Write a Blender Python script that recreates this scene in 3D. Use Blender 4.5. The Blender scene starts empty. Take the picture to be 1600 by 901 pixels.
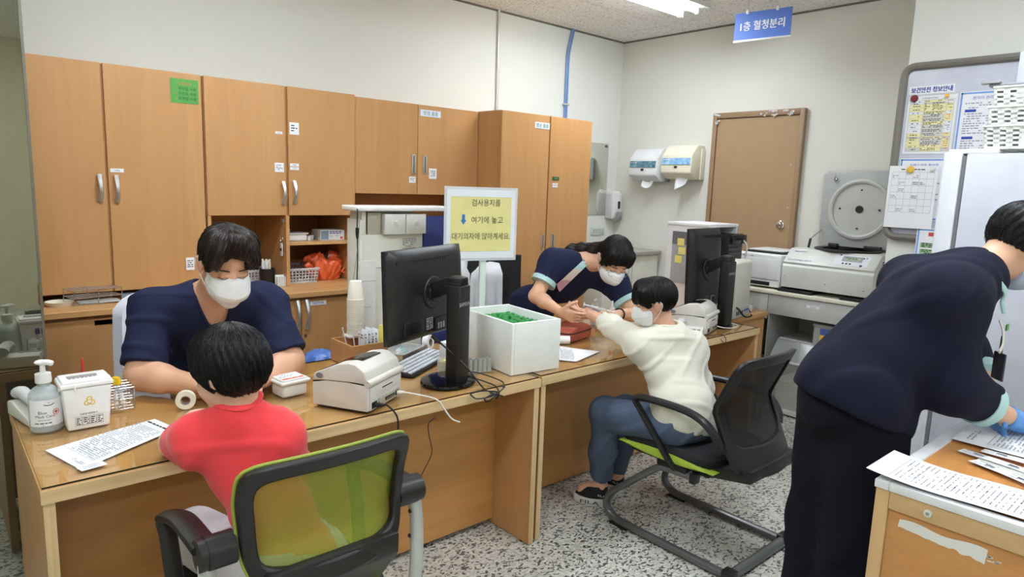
import bpy, bmesh, math, random
import numpy as np
from mathutils import Vector, Matrix
random.seed(7)
np.random.seed(7)
S = bpy.context.scene
COL = S.collection
PI = math.pi

# ---------------------------------------------------------------- camera, exposure, world, lights
def camera():
    yaw, pitch, roll, f = math.radians(48.4235), math.radians(8.7906), math.radians(1.98906), 1044.837
    cy, sy, cp, sp = math.cos(yaw), math.sin(yaw), math.cos(pitch), math.sin(pitch)
    fw = Vector((cy*cp, sy*cp, -sp)); r = Vector((sy, -cy, 0)); u = r.cross(fw)
    c, s = math.cos(roll), math.sin(roll)
    r2 = c*r + s*u; u2 = -s*r + c*u
    cam = bpy.data.cameras.new('camera'); o = bpy.data.objects.new('camera', cam); COL.objects.link(o)
    m = Matrix((r2, u2, -fw)).transposed().to_4x4(); m.translation = (0, 0, 1.55)
    o.matrix_world = m
    cam.sensor_width = 36; cam.lens = f/1600*36; cam.clip_start = .05
    S.camera = o
camera()
S.view_settings.view_transform = 'Standard'
S.view_settings.look = 'None'
S.view_settings.gamma = 1
S.view_settings.use_curve_mapping = False
S.view_settings.exposure = .32
W = bpy.data.worlds.new('world'); S.world = W; W.use_nodes = True
W.node_tree.nodes['Background'].inputs[0].default_value = (1, 1, 1, 1)
W.node_tree.nodes['Background'].inputs[1].default_value = .3
CEIL = 2.91
LAMP_POWER = 15
LAMPS = [(3.82, 3.1), (1.0, 2.6), (2.45, .75), (-.25, .75), (2.45, -1.7), (-.25, -1.7)]
def lamp_light(x, y):
    l = bpy.data.lights.new('fluorescent_light', 'AREA'); l.shape = 'RECTANGLE'; l.size = 1.2; l.size_y = .26
    l.energy = LAMP_POWER; l.color = (.93, 1.0, 1.10); l.spread = math.radians(175)
    o = bpy.data.objects.new('fluorescent_light', l); COL.objects.link(o); o.location = (x, y, CEIL-.075)
for _x, _y in LAMPS: lamp_light(_x, _y)

# ---------------------------------------------------------------- materials
def lin(c):
    return tuple(((v/255)/12.92 if v/255 <= .04045 else ((v/255+.055)/1.055)**2.4) for v in c) + (1,)
MATS = {}
def N(nt, t, **kw):
    n = nt.nodes.new(t)
    for k, v in kw.items():
        if k in n.inputs: n.inputs[k].default_value = v
        else: setattr(n, k, v)
    return n
def M(name, rgb=(200, 200, 200), rough=.5, metal=0, var=.04, vscale=12, bump=0, bscale=200, spec=.5, emit=0, coat=0, sheen=0):
    if name in MATS: return MATS[name]
    m = bpy.data.materials.new(name); m.use_nodes = True; nt = m.node_tree; b = nt.nodes['Principled BSDF']
    b.inputs['Roughness'].default_value = rough; b.inputs['Metallic'].default_value = metal
    b.inputs['Specular IOR Level'].default_value = spec; b.inputs['Coat Weight'].default_value = coat
    b.inputs['Sheen Weight'].default_value = sheen
    tc = N(nt, 'ShaderNodeTexCoord')
    if var:
        nz = N(nt, 'ShaderNodeTexNoise', Scale=vscale, Detail=3.0); nt.links.new(tc.outputs['Object'], nz.inputs['Vector'])
        c = lin(rgb); r = N(nt, 'ShaderNodeValToRGB')
        r.color_ramp.elements[0].position = .3; r.color_ramp.elements[1].position = .7
        r.color_ramp.elements[0].color = tuple(v*(1-var) for v in c[:3]) + (1,)
        r.color_ramp.elements[1].color = tuple(min(1, v*(1+var)) for v in c[:3]) + (1,)
        nt.links.new(nz.outputs['Fac'], r.inputs['Fac']); nt.links.new(r.outputs['Color'], b.inputs['Base Color'])
    else: b.inputs['Base Color'].default_value = lin(rgb)
    if bump:
        nz = N(nt, 'ShaderNodeTexNoise', Scale=bscale, Detail=2.0); nt.links.new(tc.outputs['Object'], nz.inputs['Vector'])
        bp = N(nt, 'ShaderNodeBump', Strength=bump, Distance=.01); nt.links.new(nz.outputs['Fac'], bp.inputs['Height'])
        nt.links.new(bp.outputs['Normal'], b.inputs['Normal'])
    if emit:
        b.inputs['Emission Color'].default_value = lin(rgb); b.inputs['Emission Strength'].default_value = emit
    MATS[name] = m
    return m
def wood(name, a, b_, sc, rough=.38):
    m = bpy.data.materials.new(name); m.use_nodes = True; nt = m.node_tree; b = nt.nodes['Principled BSDF']
    tc = N(nt, 'ShaderNodeTexCoord'); oi = N(nt, 'ShaderNodeObjectInfo')
    ad = N(nt, 'ShaderNodeVectorMath', operation='ADD'); ml = N(nt, 'ShaderNodeMath', operation='MULTIPLY'); ml.inputs[1].default_value = 37
    nt.links.new(oi.outputs['Random'], ml.inputs[0]); nt.links.new(tc.outputs['Object'], ad.inputs[0]); nt.links.new(ml.outputs[0], ad.inputs[1])
    mp = N(nt, 'ShaderNodeMapping'); mp.inputs['Scale'].default_value = sc; nt.links.new(ad.outputs[0], mp.inputs['Vector'])
    n1 = N(nt, 'ShaderNodeTexNoise', Scale=1.0, Detail=6.0, Roughness=.6, Distortion=.8); nt.links.new(mp.outputs[0], n1.inputs['Vector'])
    n2 = N(nt, 'ShaderNodeTexNoise', Scale=9.0, Detail=2.0); nt.links.new(mp.outputs[0], n2.inputs['Vector'])
    mx = N(nt, 'ShaderNodeMath', operation='MULTIPLY_ADD'); mx.inputs[1].default_value = .25
    nt.links.new(n2.outputs['Fac'], mx.inputs[0]); nt.links.new(n1.outputs['Fac'], mx.inputs[2])
    r = N(nt, 'ShaderNodeValToRGB'); r.color_ramp.elements[0].position = .42; r.color_ramp.elements[1].position = .82
    r.color_ramp.elements[0].color = lin(a); r.color_ramp.elements[1].color = lin(b_)
    nt.links.new(mx.outputs[0], r.inputs['Fac']); nt.links.new(r.outputs['Color'], b.inputs['Base Color'])
    b.inputs['Roughness'].default_value = rough; b.inputs['Specular IOR Level'].default_value = .35
    MATS[name] = m
    return m
def clear(name, rgb=(235, 240, 240), tr=.75, rough=.08, dens=1.0):
    """clear plastic or glass: part see-through, part glossy surface"""
    if name in MATS: return MATS[name]
    m = bpy.data.materials.new(name); m.use_nodes = True; nt = m.node_tree; b = nt.nodes['Principled BSDF']
    b.inputs['Base Color'].default_value = lin(rgb); b.inputs['Roughness'].default_value = rough
    t = N(nt, 'ShaderNodeBsdfTransparent'); t.inputs['Color'].default_value = tuple(1-(1-v)*.25*dens for v in lin(rgb)[:3]) + (1,)
    fr = N(nt, 'ShaderNodeFresnel', IOR=1.45); mp = N(nt, 'ShaderNodeMath', operation='MULTIPLY_ADD'); mp.inputs[1].default_value = 1.0; mp.inputs[2].default_value = 1-tr
    mp.use_clamp = True
    ge = N(nt, 'ShaderNodeNewGeometry'); sb = N(nt, 'ShaderNodeMath', operation='SUBTRACT'); sb.use_clamp = True; nt.links.new(fr.outputs[0], sb.inputs[0]); nt.links.new(ge.outputs['Backfacing'], sb.inputs[1])
    mx = N(nt, 'ShaderNodeMixShader'); nt.links.new(sb.outputs[0], mp.inputs[0]); nt.links.new(mp.outputs[0], mx.inputs[0])
    nt.links.new(t.outputs[0], mx.inputs[1]); nt.links.new(b.outputs[0], mx.inputs[2])
    nt.links.new(mx.outputs[0], nt.nodes['Material Output'].inputs['Surface'])
    MATS[name] = m
    return m
def glass(name, tint=(225, 235, 225), rough=.02):
    """sheet glass: transparent with a mirror-like surface reflection"""
    if name in MATS: return MATS[name]
    m = bpy.data.materials.new(name); m.use_nodes = True; nt = m.node_tree; nt.nodes.remove(nt.nodes['Principled BSDF'])
    t = N(nt, 'ShaderNodeBsdfTransparent'); t.inputs['Color'].default_value = lin(tint)
    g = N(nt, 'ShaderNodeBsdfGlossy', Roughness=rough); g.inputs['Color'].default_value = (1, 1, 1, 1)
    fr = N(nt, 'ShaderNodeFresnel', IOR=1.5); mx = N(nt, 'ShaderNodeMixShader'); ge = N(nt, 'ShaderNodeNewGeometry'); sb = N(nt, 'ShaderNodeMath', operation='SUBTRACT'); sb.use_clamp = True
    nt.links.new(fr.outputs[0], sb.inputs[0]); nt.links.new(ge.outputs['Backfacing'], sb.inputs[1])
    nt.links.new(sb.outputs[0], mx.inputs[0]); nt.links.new(t.outputs[0], mx.inputs[1]); nt.links.new(g.outputs[0], mx.inputs[2])
    nt.links.new(mx.outputs[0], nt.nodes['Material Output'].inputs['Surface'])
    MATS[name] = m
    return m
def floor_mat():
    m = bpy.data.materials.new('terrazzo'); m.use_nodes = True; nt = m.node_tree; b = nt.nodes['Principled BSDF']
    tc = N(nt, 'ShaderNodeTexCoord'); nz = N(nt, 'ShaderNodeTexNoise', Scale=45.0, Detail=1.0)
    nt.links.new(tc.outputs['Object'], nz.inputs['Vector'])
    mx = N(nt, 'ShaderNodeMix', data_type='VECTOR'); mx.inputs[0].default_value = .022
    nt.links.new(tc.outputs['Object'], mx.inputs[4]); nt.links.new(nz.outputs['Color'], mx.inputs[5])
    mp = N(nt, 'ShaderNodeMapping'); mp.inputs['Rotation'].default_value = (0, 0, .5); mp.inputs['Scale'].default_value = (1, 1.5, 1)
    nt.links.new(mx.outputs[1], mp.inputs['Vector'])
    v = N(nt, 'ShaderNodeTexVoronoi', Scale=84.0); nt.links.new(mp.outputs[0], v.inputs['Vector'])
    sp = N(nt, 'ShaderNodeSeparateColor'); nt.links.new(v.outputs['Color'], sp.inputs[0])
    r = N(nt, 'ShaderNodeValToRGB'); r.color_ramp.interpolation = 'CONSTANT'
    e = r.color_ramp.elements; e[0].color = lin((92, 93, 89)); e[0].position = 0; e[1].position = .15; e[1].color = lin((126, 126, 120))
    for p, c in ((.25, (203, 202, 192)), (.45, (214, 213, 204)), (.7, (196, 195, 185)), (.85, (224, 223, 214))):
        q = e.new(p); q.color = lin(c)
    nt.links.new(sp.outputs[0], r.inputs['Fac'])
    br = N(nt, 'ShaderNodeTexBrick'); br.offset = 0; br.inputs['Scale'].default_value = 1.0; br.inputs['Brick Width'].default_value = .6; br.inputs['Row Height'].default_value = .6
    br.inputs['Mortar Size'].default_value = .003; br.inputs['Color1'].default_value = (1, 1, 1, 1); br.inputs['Color2'].default_value = (.93, .93, .92, 1); br.inputs['Mortar'].default_value = (.72, .72, .68, 1)
    nt.links.new(tc.outputs['Object'], br.inputs['Vector'])
    mu = N(nt, 'ShaderNodeMix', data_type='RGBA', blend_type='MULTIPLY'); mu.inputs[0].default_value = 1
    nt.links.new(r.outputs['Color'], mu.inputs[6]); nt.links.new(br.outputs['Color'], mu.inputs[7]); nt.links.new(mu.outputs[2], b.inputs['Base Color'])
    b.inputs['Roughness'].default_value = .38; b.inputs['Specular IOR Level'].default_value = .35
    return m
def ceiling_mat():
    m = bpy.data.materials.new('mineral_tile'); m.use_nodes = True; nt = m.node_tree; b = nt.nodes['Principled BSDF']
    tc = N(nt, 'ShaderNodeTexCoord'); v = N(nt, 'ShaderNodeTexNoise', Scale=95.0, Detail=2.0); nt.links.new(tc.outputs['Object'], v.inputs['Vector'])
    r = N(nt, 'ShaderNodeValToRGB'); e = r.color_ramp.elements; e[0].position = .33; e[0].color = lin((120, 116, 112)); e[1].position = .4; e[1].color = lin((238, 236, 232))
    nt.links.new(v.outputs['Fac'], r.inputs['Fac'])
    br = N(nt, 'ShaderNodeTexBrick'); br.offset = 0; br.inputs['Scale'].default_value = 1.0; br.inputs['Brick Width'].default_value = .6; br.inputs['Row Height'].default_value = .3
    br.inputs['Mortar Size'].default_value = .0016; br.inputs['Color1'].default_value = (1, 1, 1, 1); br.inputs['Color2'].default_value = (.97, .97, .97, 1); br.inputs['Mortar'].default_value = (.5, .5, .5, 1)
    nt.links.new(tc.outputs['Object'], br.inputs['Vector'])
    mu = N(nt, 'ShaderNodeMix', data_type='RGBA', blend_type='MULTIPLY'); mu.inputs[0].default_value = 1
    nt.links.new(r.outputs['Color'], mu.inputs[6]); nt.links.new(br.outputs['Color'], mu.inputs[7]); nt.links.new(mu.outputs[2], b.inputs['Base Color'])
    b.inputs['Roughness'].default_value = .9
    return m
def mesh_mat(name, rgb, rgb2, hole=.35, scale=1900):
    """woven chair mesh: threads with small see-through holes"""
    m = bpy.data.materials.new(name); m.use_nodes = True; nt = m.node_tree; b = nt.nodes['Principled BSDF']
    tc = N(nt, 'ShaderNodeTexCoord'); mp = N(nt, 'ShaderNodeMapping'); mp.inputs['Scale'].default_value = (scale, scale, scale*.7); nt.links.new(tc.outputs['Object'], mp.inputs['Vector'])
    sx = N(nt, 'ShaderNodeSeparateXYZ'); nt.links.new(mp.outputs[0], sx.inputs[0])
    def sn(o):
        q = N(nt, 'ShaderNodeMath', operation='SINE'); nt.links.new(o, q.inputs[0]); return q
    a, c = sn(sx.outputs[0]), sn(sx.outputs[2])
    mu = N(nt, 'ShaderNodeMath', operation='MULTIPLY'); nt.links.new(a.outputs[0], mu.inputs[0]); nt.links.new(c.outputs[0], mu.inputs[1])
    gt = N(nt, 'ShaderNodeMath', operation='GREATER_THAN'); gt.inputs[1].default_value = hole; nt.links.new(mu.outputs[0], gt.inputs[0])
    b.inputs['Base Color'].default_value = lin(rgb); b.inputs['Roughness'].default_value = .75
    t = N(nt, 'ShaderNodeBsdfTransparent'); mx = N(nt, 'ShaderNodeMixShader')
    nt.links.new(gt.outputs[0], mx.inputs[0]); nt.links.new(b.outputs[0], mx.inputs[1]); nt.links.new(t.outputs[0], mx.inputs[2])
    nt.links.new(mx.outputs[0], nt.nodes['Material Output'].inputs['Surface'])
    MATS[name] = m
    return m
def hair_mat(name, rgb, hi):
    m = bpy.data.materials.new(name); m.use_nodes = True; nt = m.node_tree; b = nt.nodes['Principled BSDF']
    at = N(nt, 'ShaderNodeAttribute', attribute_name='strand'); at.attribute_type = 'GEOMETRY'
    nz = N(nt, 'ShaderNodeTexNoise', Scale=1.0, Detail=3.0); nt.links.new(at.outputs['Vector'], nz.inputs['Vector'])
    r = N(nt, 'ShaderNodeValToRGB'); r.color_ramp.elements[0].position = .35; r.color_ramp.elements[1].position = .72
    r.color_ramp.elements[0].color = lin(rgb); r.color_ramp.elements[1].color = lin(hi)
    nt.links.new(nz.outputs['Fac'], r.inputs['Fac']); nt.links.new(r.outputs['Color'], b.inputs['Base Color'])
    bp = N(nt, 'ShaderNodeBump', Strength=.8, Distance=.006); nt.links.new(nz.outputs['Fac'], bp.inputs['Height']); nt.links.new(bp.outputs['Normal'], b.inputs['Normal'])
    b.inputs['Roughness'].default_value = .46; b.inputs['Specular IOR Level'].default_value = .3
    MATS[name] = m
    return m
def skin_mat(name, rgb):
    m = M(name, rgb, .5, var=.05, vscale=18, bump=.05, bscale=300, spec=.4)
    b = m.node_tree.nodes['Principled BSDF']; b.inputs['Subsurface Weight'].default_value = .12; b.inputs['Subsurface Radius'].default_value = (.012, .005, .003)
    return m
WOODV = wood('beech_vertical', (200, 152, 101), (188, 139, 88), (7, 7, .55))
WOODH = wood('beech_horizontal', (198, 147, 88), (183, 132, 75), (.6, .6, 9))
WOODX = wood('beech_desktop', (208, 163, 108), (195, 147, 92), (.7, 9, 9))
EDGE = wood('maple_edge', (222, 196, 152), (204, 174, 128), (.5, 30, 60))
DARKW = wood('dark_wood', (120, 84, 52), (98, 66, 40), (7, 7, .6))
WHITE = M('white_plastic', (232, 233, 232), .4)
WPAPER = M('paper', (238, 240, 244), .8, var=.01)
INK = M('ink', (45, 45, 55), .8, var=0)
GREYINK = M('grey_ink', (150, 152, 160), .8, var=0)
BLUEINK = M('blue_ink', (40, 70, 170), .7, var=0)
BLACK = M('black_plastic', (26, 26, 28), .42, var=.05)
BLACKG = M('black_gloss', (14, 14, 16), .12, var=0)
CHROME = M('chrome', (205, 205, 205), .2, 1, var=.03)
STEEL = M('brushed_steel', (214, 214, 212), .42, .85)
GREYP = M('grey_plastic', (150, 152, 152), .45)
OFFW = M('warm_white_plastic', (222, 221, 212), .45)

# ---------------------------------------------------------------- mesh builder
WM = {}
class MB:
    def __init__(self): self.V, self.F, self.MI, self.T = [], [], [], Matrix.Identity(4)
    def add(self, vs, fs, m=0):
        n = len(self.V); T = self.T
        self.V += [tuple(T @ Vector(v)) for v in vs]
        for f in fs: self.F.append(tuple(i+n for i in f)); self.MI.append(m)
        return self
    def box(self, x0, x1, y0, y1, z0, z1, bev=0, m=0, seg=2):
        if x1 < x0: x0, x1 = x1, x0
        if y1 < y0: y0, y1 = y1, y0
        if z1 < z0: z0, z1 = z1, z0
        if bev <= 0:
            v = [(x, y, z) for x in (x0, x1) for y in (y0, y1) for z in (z0, z1)]
            return self.add(v, [(0, 1, 3, 2), (4, 6, 7, 5), (0, 4, 5, 1), (2, 3, 7, 6), (0, 2, 6, 4), (1, 5, 7, 3)], m)
        bm = bmesh.new(); bmesh.ops.create_cube(bm, size=1)
        for v in bm.verts: v.co = Vector(((x0+x1)/2+v.co.x*(x1-x0), (y0+y1)/2+v.co.y*(y1-y0), (z0+z1)/2+v.co.z*(z1-z0)))
        bmesh.ops.bevel(bm, geom=bm.edges[:], offset=min(bev, .49*min(x1-x0, y1-y0, z1-z0)), segments=seg, affect='EDGES', profile=.5)
        return self.bm(bm, m)
    def bm(self, bm, m=0):
        bm.verts.index_update(); self.add([v.co[:] for v in bm.verts], [[v.index for v in f.verts] for f in bm.faces], m); bm.free(); return self
    def tube(self, pts, r, n=10, m=0, caps=True, closed=False, flat=1.0, up=None):
        P = [Vector(p) for p in pts]; k = len(P); R = list(r) if hasattr(r, '__len__') else [r]*k
        vs, nrm = [], None
        for i in range(k):
            a = P[(i-1) % k] if (i > 0 or closed) else P[i]; b = P[(i+1) % k] if (i < k-1 or closed) else P[i]
            t = (b-a).normalized()
            if nrm is None:
                ref = Vector(up) if up else (Vector((0, 0, 1)) if abs(t.z) < .9 else Vector((1, 0, 0)))
                nrm = (ref-t*ref.dot(t)).normalized()
            else: nrm = (nrm-t*nrm.dot(t)).normalized()
            bn = t.cross(nrm)
            for j in range(n):
                an = 2*PI*j/n; vs.append(P[i]+nrm*math.cos(an)*R[i]+bn*math.sin(an)*R[i]*flat)
        fs = []
        for i in range(k if closed else k-1):
            for j in range(n):
                a, b = i*n+j, i*n+(j+1) % n; c, d = ((i+1) % k)*n+(j+1) % n, ((i+1) % k)*n+j; fs.append((a, b, c, d))
        if caps and not closed: fs += [tuple(range(n))[::-1], tuple(range((k-1)*n, k*n))]
        return self.add(vs, fs, m)
    def cyl(self, a, b, r0, r1=None, n=20, m=0): return self.tube([a, b], [r0, r0 if r1 is None else r1], n, m)
    def lathe(self, prof, o=(0, 0, 0), n=28, m=0, axis='Z', sx=1, sy=1):
        vs, fs, k = [], [], len(prof)
        for r, z in prof:
            for j in range(n):
                a = 2*PI*j/n; p = (r*math.cos(a)*sx, r*math.sin(a)*sy, z)
                if axis == 'X': p = (p[2], p[0], p[1])
                if axis == 'Y': p = (p[0], p[2], p[1])
                vs.append((p[0]+o[0], p[1]+o[1], p[2]+o[2]))
        for i in range(k-1):
            for j in range(n): fs.append((i*n+j, i*n+(j+1) % n, (i+1)*n+(j+1) % n, (i+1)*n+j))
        fs += [tuple(range(n))[::-1], tuple(range((k-1)*n, k*n))]
        return self.add(vs, fs, m)
    def prism(self, poly, axis, a0, a1, m=0, bev=0):
        def P(u, v, w): return {'X': (w, u, v), 'Y': (u, w, v), 'Z': (u, v, w)}[axis]
        k = len(poly)
        vs = [P(u, v, a0) for u, v in poly]+[P(u, v, a1) for u, v in poly]
        fs = [tuple(range(k))[::-1], tuple(range(k, 2*k))]+[(i, (i+1) % k, k+(i+1) % k, k+i) for i in range(k)]
        if not bev: return self.add(vs, fs, m)
        bm = bmesh.new(); bv = [bm.verts.new(v) for v in vs]
        for f in fs: bm.faces.new([bv[i] for i in f])
        bmesh.ops.bevel(bm, geom=bm.edges[:], offset=bev, segments=2, affect='EDGES', profile=.5)
        return self.bm(bm, m)
    def ball(self, c, r, m=0, n=16, k=10):
        rx, ry, rz = r if hasattr(r, '__len__') else (r, r, r)
        vs = [(c[0]+rx*math.sin(PI*i/k)*math.cos(2*PI*j/n), c[1]+ry*math.sin(PI*i/k)*math.sin(2*PI*j/n), c[2]+rz*math.cos(PI*i/k)) for i in range(1, k) for j in range(n)]
        top, bot = len(vs), len(vs)+1; vs += [(c[0], c[1], c[2]+rz), (c[0], c[1], c[2]-rz)]
        fs = [(i*n+j, (i+1)*n+j, (i+1)*n+(j+1) % n, i*n+(j+1) % n) for i in range(k-2) for j in range(n)]
        fs += [(top, j, (j+1) % n) for j in range(n)]+[(bot, (k-2)*n+(j+1) % n, (k-2)*n+j) for j in range(n)]
        return self.add(vs, fs, m)
    def sheet(self, fn, nu, nv, th=0, m=0):
        top = [Vector(fn(i/nu, j/nv)) for i in range(nu+1) for j in range(nv+1)]; w = nv+1
        fs = [(i*w+j, (i+1)*w+j, (i+1)*w+j+1, i*w+j+1) for i in range(nu) for j in range(nv)]
        if not th: return self.add(top, fs, m)
        nr = []
        for i in range(nu+1):
            for j in range(nv+1):
                du = top[min(i+1, nu)*w+j]-top[max(i-1, 0)*w+j]; dv = top[i*w+min(j+1, nv)]-top[i*w+max(j-1, 0)]
                q = du.cross(dv); nr.append(q.normalized() if q.length > 1e-12 else Vector((0, 0, 1)))
        k = len(top); bot = [p-q*th for p, q in zip(top, nr)]
        fs += [tuple(x+k for x in f[::-1]) for f in fs]
        ed = [(i*w, (i+1)*w) for i in range(nu)]+[((i+1)*w+nv, i*w+nv) for i in range(nu)]+[(j+1, j) for j in range(nv)]+[(nu*w+j, nu*w+j+1) for j in range(nv)]
        fs += [(b, a, a+k, b+k) for a, b in ed]
        return self.add(top+bot, fs, m)
    def text(self, s, size, o, u, v, m=1, align='C', w=None, lift=.0006):
        """flat lettering at o (centre of the line), u = reading direction, v = up"""
        V, F = glyphs(s); u = Vector(u).normalized(); v = Vector(v).normalized(); n = u.cross(v); o = Vector(o)+n*lift
        x0, x1 = min(p[0] for p in V), max(p[0] for p in V); sc = size; sx = sc if w is None else w/(x1-x0)
        ox = {'C': (x0+x1)/2, 'L': x0, 'R': x1}[align]
        return self.add([o+u*((p[0]-ox)*sx)+v*((p[1]-.36)*sc) for p in V], F, m)
    def dashes(self, o, u, v, w, rows, pitch, h, m=1, seed=0, fill=.8, cell=None, lift=.0005):
        """rows of small dashes: print too fine to read. o = top left"""
        rg = random.Random(seed); u = Vector(u).normalized(); v = Vector(v).normalized(); n = u.cross(v); o = Vector(o)+n*lift
        for i in range(rows):
            x = 0; c = o-v*(i*pitch)
            while x < w*(.75+.25*rg.random()):
                l = (cell or h*2.6)*(.5+rg.random()); l = min(l, w-x)
                if l > 0 and rg.random() < fill: self.add([c+u*x, c+u*(x+l), c+u*(x+l)-v*h, c+u*x-v*h], [(0, 1, 2, 3)][::1], m); 
                x += l+h*.9
        return self
    def rect(self, o, u, v, w, h, m=1, lift=.0005):
        u = Vector(u).normalized(); v = Vector(v).normalized(); n = u.cross(v); o = Vector(o)+n*lift
        return self.add([o, o+u*w, o+u*w+v*h, o+v*h], [(0, 1, 2, 3)], m)
    def frame(self, o, u, v, w, h, t=.001, m=1, lift=.0005):
        u = Vector(u).normalized(); v = Vector(v).normalized(); o = Vector(o)
        self.rect(o, u, v, w, t, m, lift).rect(o+v*(h-t), u, v, w, t, m, lift).rect(o, u, v, t, h, m, lift).rect(o+u*(w-t), u, v, t, h, m, lift)
        return self
    def build(self, name, mats, parent=None, loc=None, smooth=35, solid=None):
        mats = mats if isinstance(mats, (list, tuple)) else [mats]
        if parent is not None: mw = WM[parent.name]
        else: mw = Matrix.Translation(loc) if loc is not None else Matrix.Identity(4)
        inv = mw.inverted()
        me = bpy.data.meshes.new(name); me.from_pydata([tuple(inv @ Vector(v)) for v in self.V], [], self.F)
        for m in mats: me.materials.append(m)
        me.polygons.foreach_set('material_index', self.MI)
        me.polygons.foreach_set('use_smooth', [True]*len(self.F)); me.update()
        if smooth < 180: me.set_sharp_from_angle(angle=math.radians(smooth))
        o = bpy.data.objects.new(name, me); COL.objects.link(o)
        if parent is not None: o.parent = parent
        else: o.matrix_world = mw
        WM[o.name] = mw
        return o
_G = {}
def glyphs(s):
    if s not in _G:
        c = bpy.data.curves.new('lettering', 'FONT'); c.body = s; c.resolution_u = 2
        o = bpy.data.objects.new('lettering', c); COL.objects.link(o)
        e = o.evaluated_get(bpy.context.evaluated_depsgraph_get()); me = e.to_mesh()
        _G[s] = ([v.co[:] for v in me.vertices], [tuple(p.vertices) for p in me.polygons]); e.to_mesh_clear()
        bpy.data.objects.remove(o); bpy.data.curves.remove(c)
    return _G[s]
def tag(o, label, cat, group=None, kind=None):
    o['label'] = label; o['category'] = cat
    if group: o['group'] = group
    if kind: o['kind'] = kind
    return o
def thing(name, label, cat, loc=(0, 0, 0), rotz=0, group=None):
    o = bpy.data.objects.new(name, None); COL.objects.link(o); o.empty_display_size = .05
    mw = Matrix.Translation(loc) @ Matrix.Rotation(rotz, 4, 'Z'); o.matrix_world = mw; WM[o.name] = mw
    return tag(o, label, cat, group)
def copy_tree(o, mw, label=None, group=None):
    def rec(a, par):
        c = a.copy(); COL.objects.link(c)
        if par is not None: c.parent = par
        for ch in [x for x in COL.objects if x.parent == a]: rec(ch, c)
        return c
    c = rec(o, None); c.matrix_world = mw
    if label: c['label'] = label
    if group: c['group'] = group
    return c
def rot(loc, rz): return Matrix.Translation(loc) @ Matrix.Rotation(rz, 4, 'Z')
def struct(o, **kw):
    o['kind'] = 'structure'; return o
def bez(pts, n=10):
    """smooth curve through points (Catmull-Rom)"""
    P = [Vector(p) for p in pts]; P = [P[0]*2-P[1]]+P+[P[-1]*2-P[-2]]; out = []
    for i in range(1, len(P)-2):
        for k in range(n):
            t = k/n; a, b, c, d = P[i-1], P[i], P[i+1], P[i+2]
            out.append(.5*((2*b)+(c-a)*t+(2*a-5*b+4*c-d)*t*t+(3*b-a-3*c+d)*t**3))
    return out+[P[-2]]
XR, YR, ZU = (1, 0, 0), (0, 1, 0), (0, 0, 1)
# ================================================================ the room
WALLM = M('wall_paint', (226, 228, 222), .85, var=.012, vscale=2.5)
WALLD = M('wall_paint_door_side', (222, 221, 212), .85, var=.015, vscale=2.0)
def room():
    o = MB().box(-1.6, 5.2, -3.2, 4.38, -.06, 0).build('floor', floor_mat()); struct(o)
    o = MB().box(-1.6, 5.2, -3.2, 4.38, CEIL, CEIL+.06).build('ceiling', ceiling_mat()); struct(o)
    struct(MB().box(-1.6, 5.2, 4.28, 4.38, 0, CEIL).build('wall_back', WALLM))
    struct(MB().box(5.1, 5.2, -3.2, 4.28, 0, CEIL).build('wall_door_side', WALLD))
    struct(MB().box(4.0, 5.1, -3.2, 1.40, 0, CEIL).build('wall_right', WALLM))
    struct(MB().box(-1.7, -1.6, -3.2, 4.38, 0, CEIL).build('wall_left', M('wall_paint_olive', (196, 193, 166), .85)))
    struct(MB().box(-1.6, 4.0, -3.3, -3.2, 0, CEIL).build('wall_front', M('wall_paint_olive_front', (208, 204, 176), .85)))
    # thin shadow-gap trim between wall and ceiling
    t = M('trim_dark', (110, 108, 100), .8)
    struct(MB().box(.2, 5.1, 4.268, 4.28, CEIL-.012, CEIL).build('trim_1', t))
    struct(MB().box(5.088, 5.1, 1.4, 4.268, CEIL-.012, CEIL).build('trim_2', t))
    # tall dark glass partition at the left, reflecting the room
    g = bpy.data.materials.new('dark_mirror_glass'); g.use_nodes = True; nt = g.node_tree; b = nt.nodes['Principled BSDF']
    b.inputs['Base Color'].default_value = lin((58, 60, 50)); b.inputs['Roughness'].default_value = .02
    gl = N(nt, 'ShaderNodeBsdfGlossy', Roughness=.015); gl.inputs['Color'].default_value = lin((205, 205, 190)); mx = N(nt, 'ShaderNodeMixShader'); mx.inputs[0].default_value = .5
    nt.links.new(b.outputs[0], mx.inputs[1]); nt.links.new(gl.outputs[0], mx.inputs[2]); nt.links.new(mx.outputs[0], nt.nodes['Material Output'].inputs['Surface'])
    w = struct(MB().box(-1.6, .306, 2.955, 2.985, 0, CEIL).build('window_1', g))
    MB().box(.306, .314, 2.95, 2.99, 0, CEIL).build('window_frame', M('frame_grey', (120, 120, 110), .4, .6), w)
room()
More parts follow.
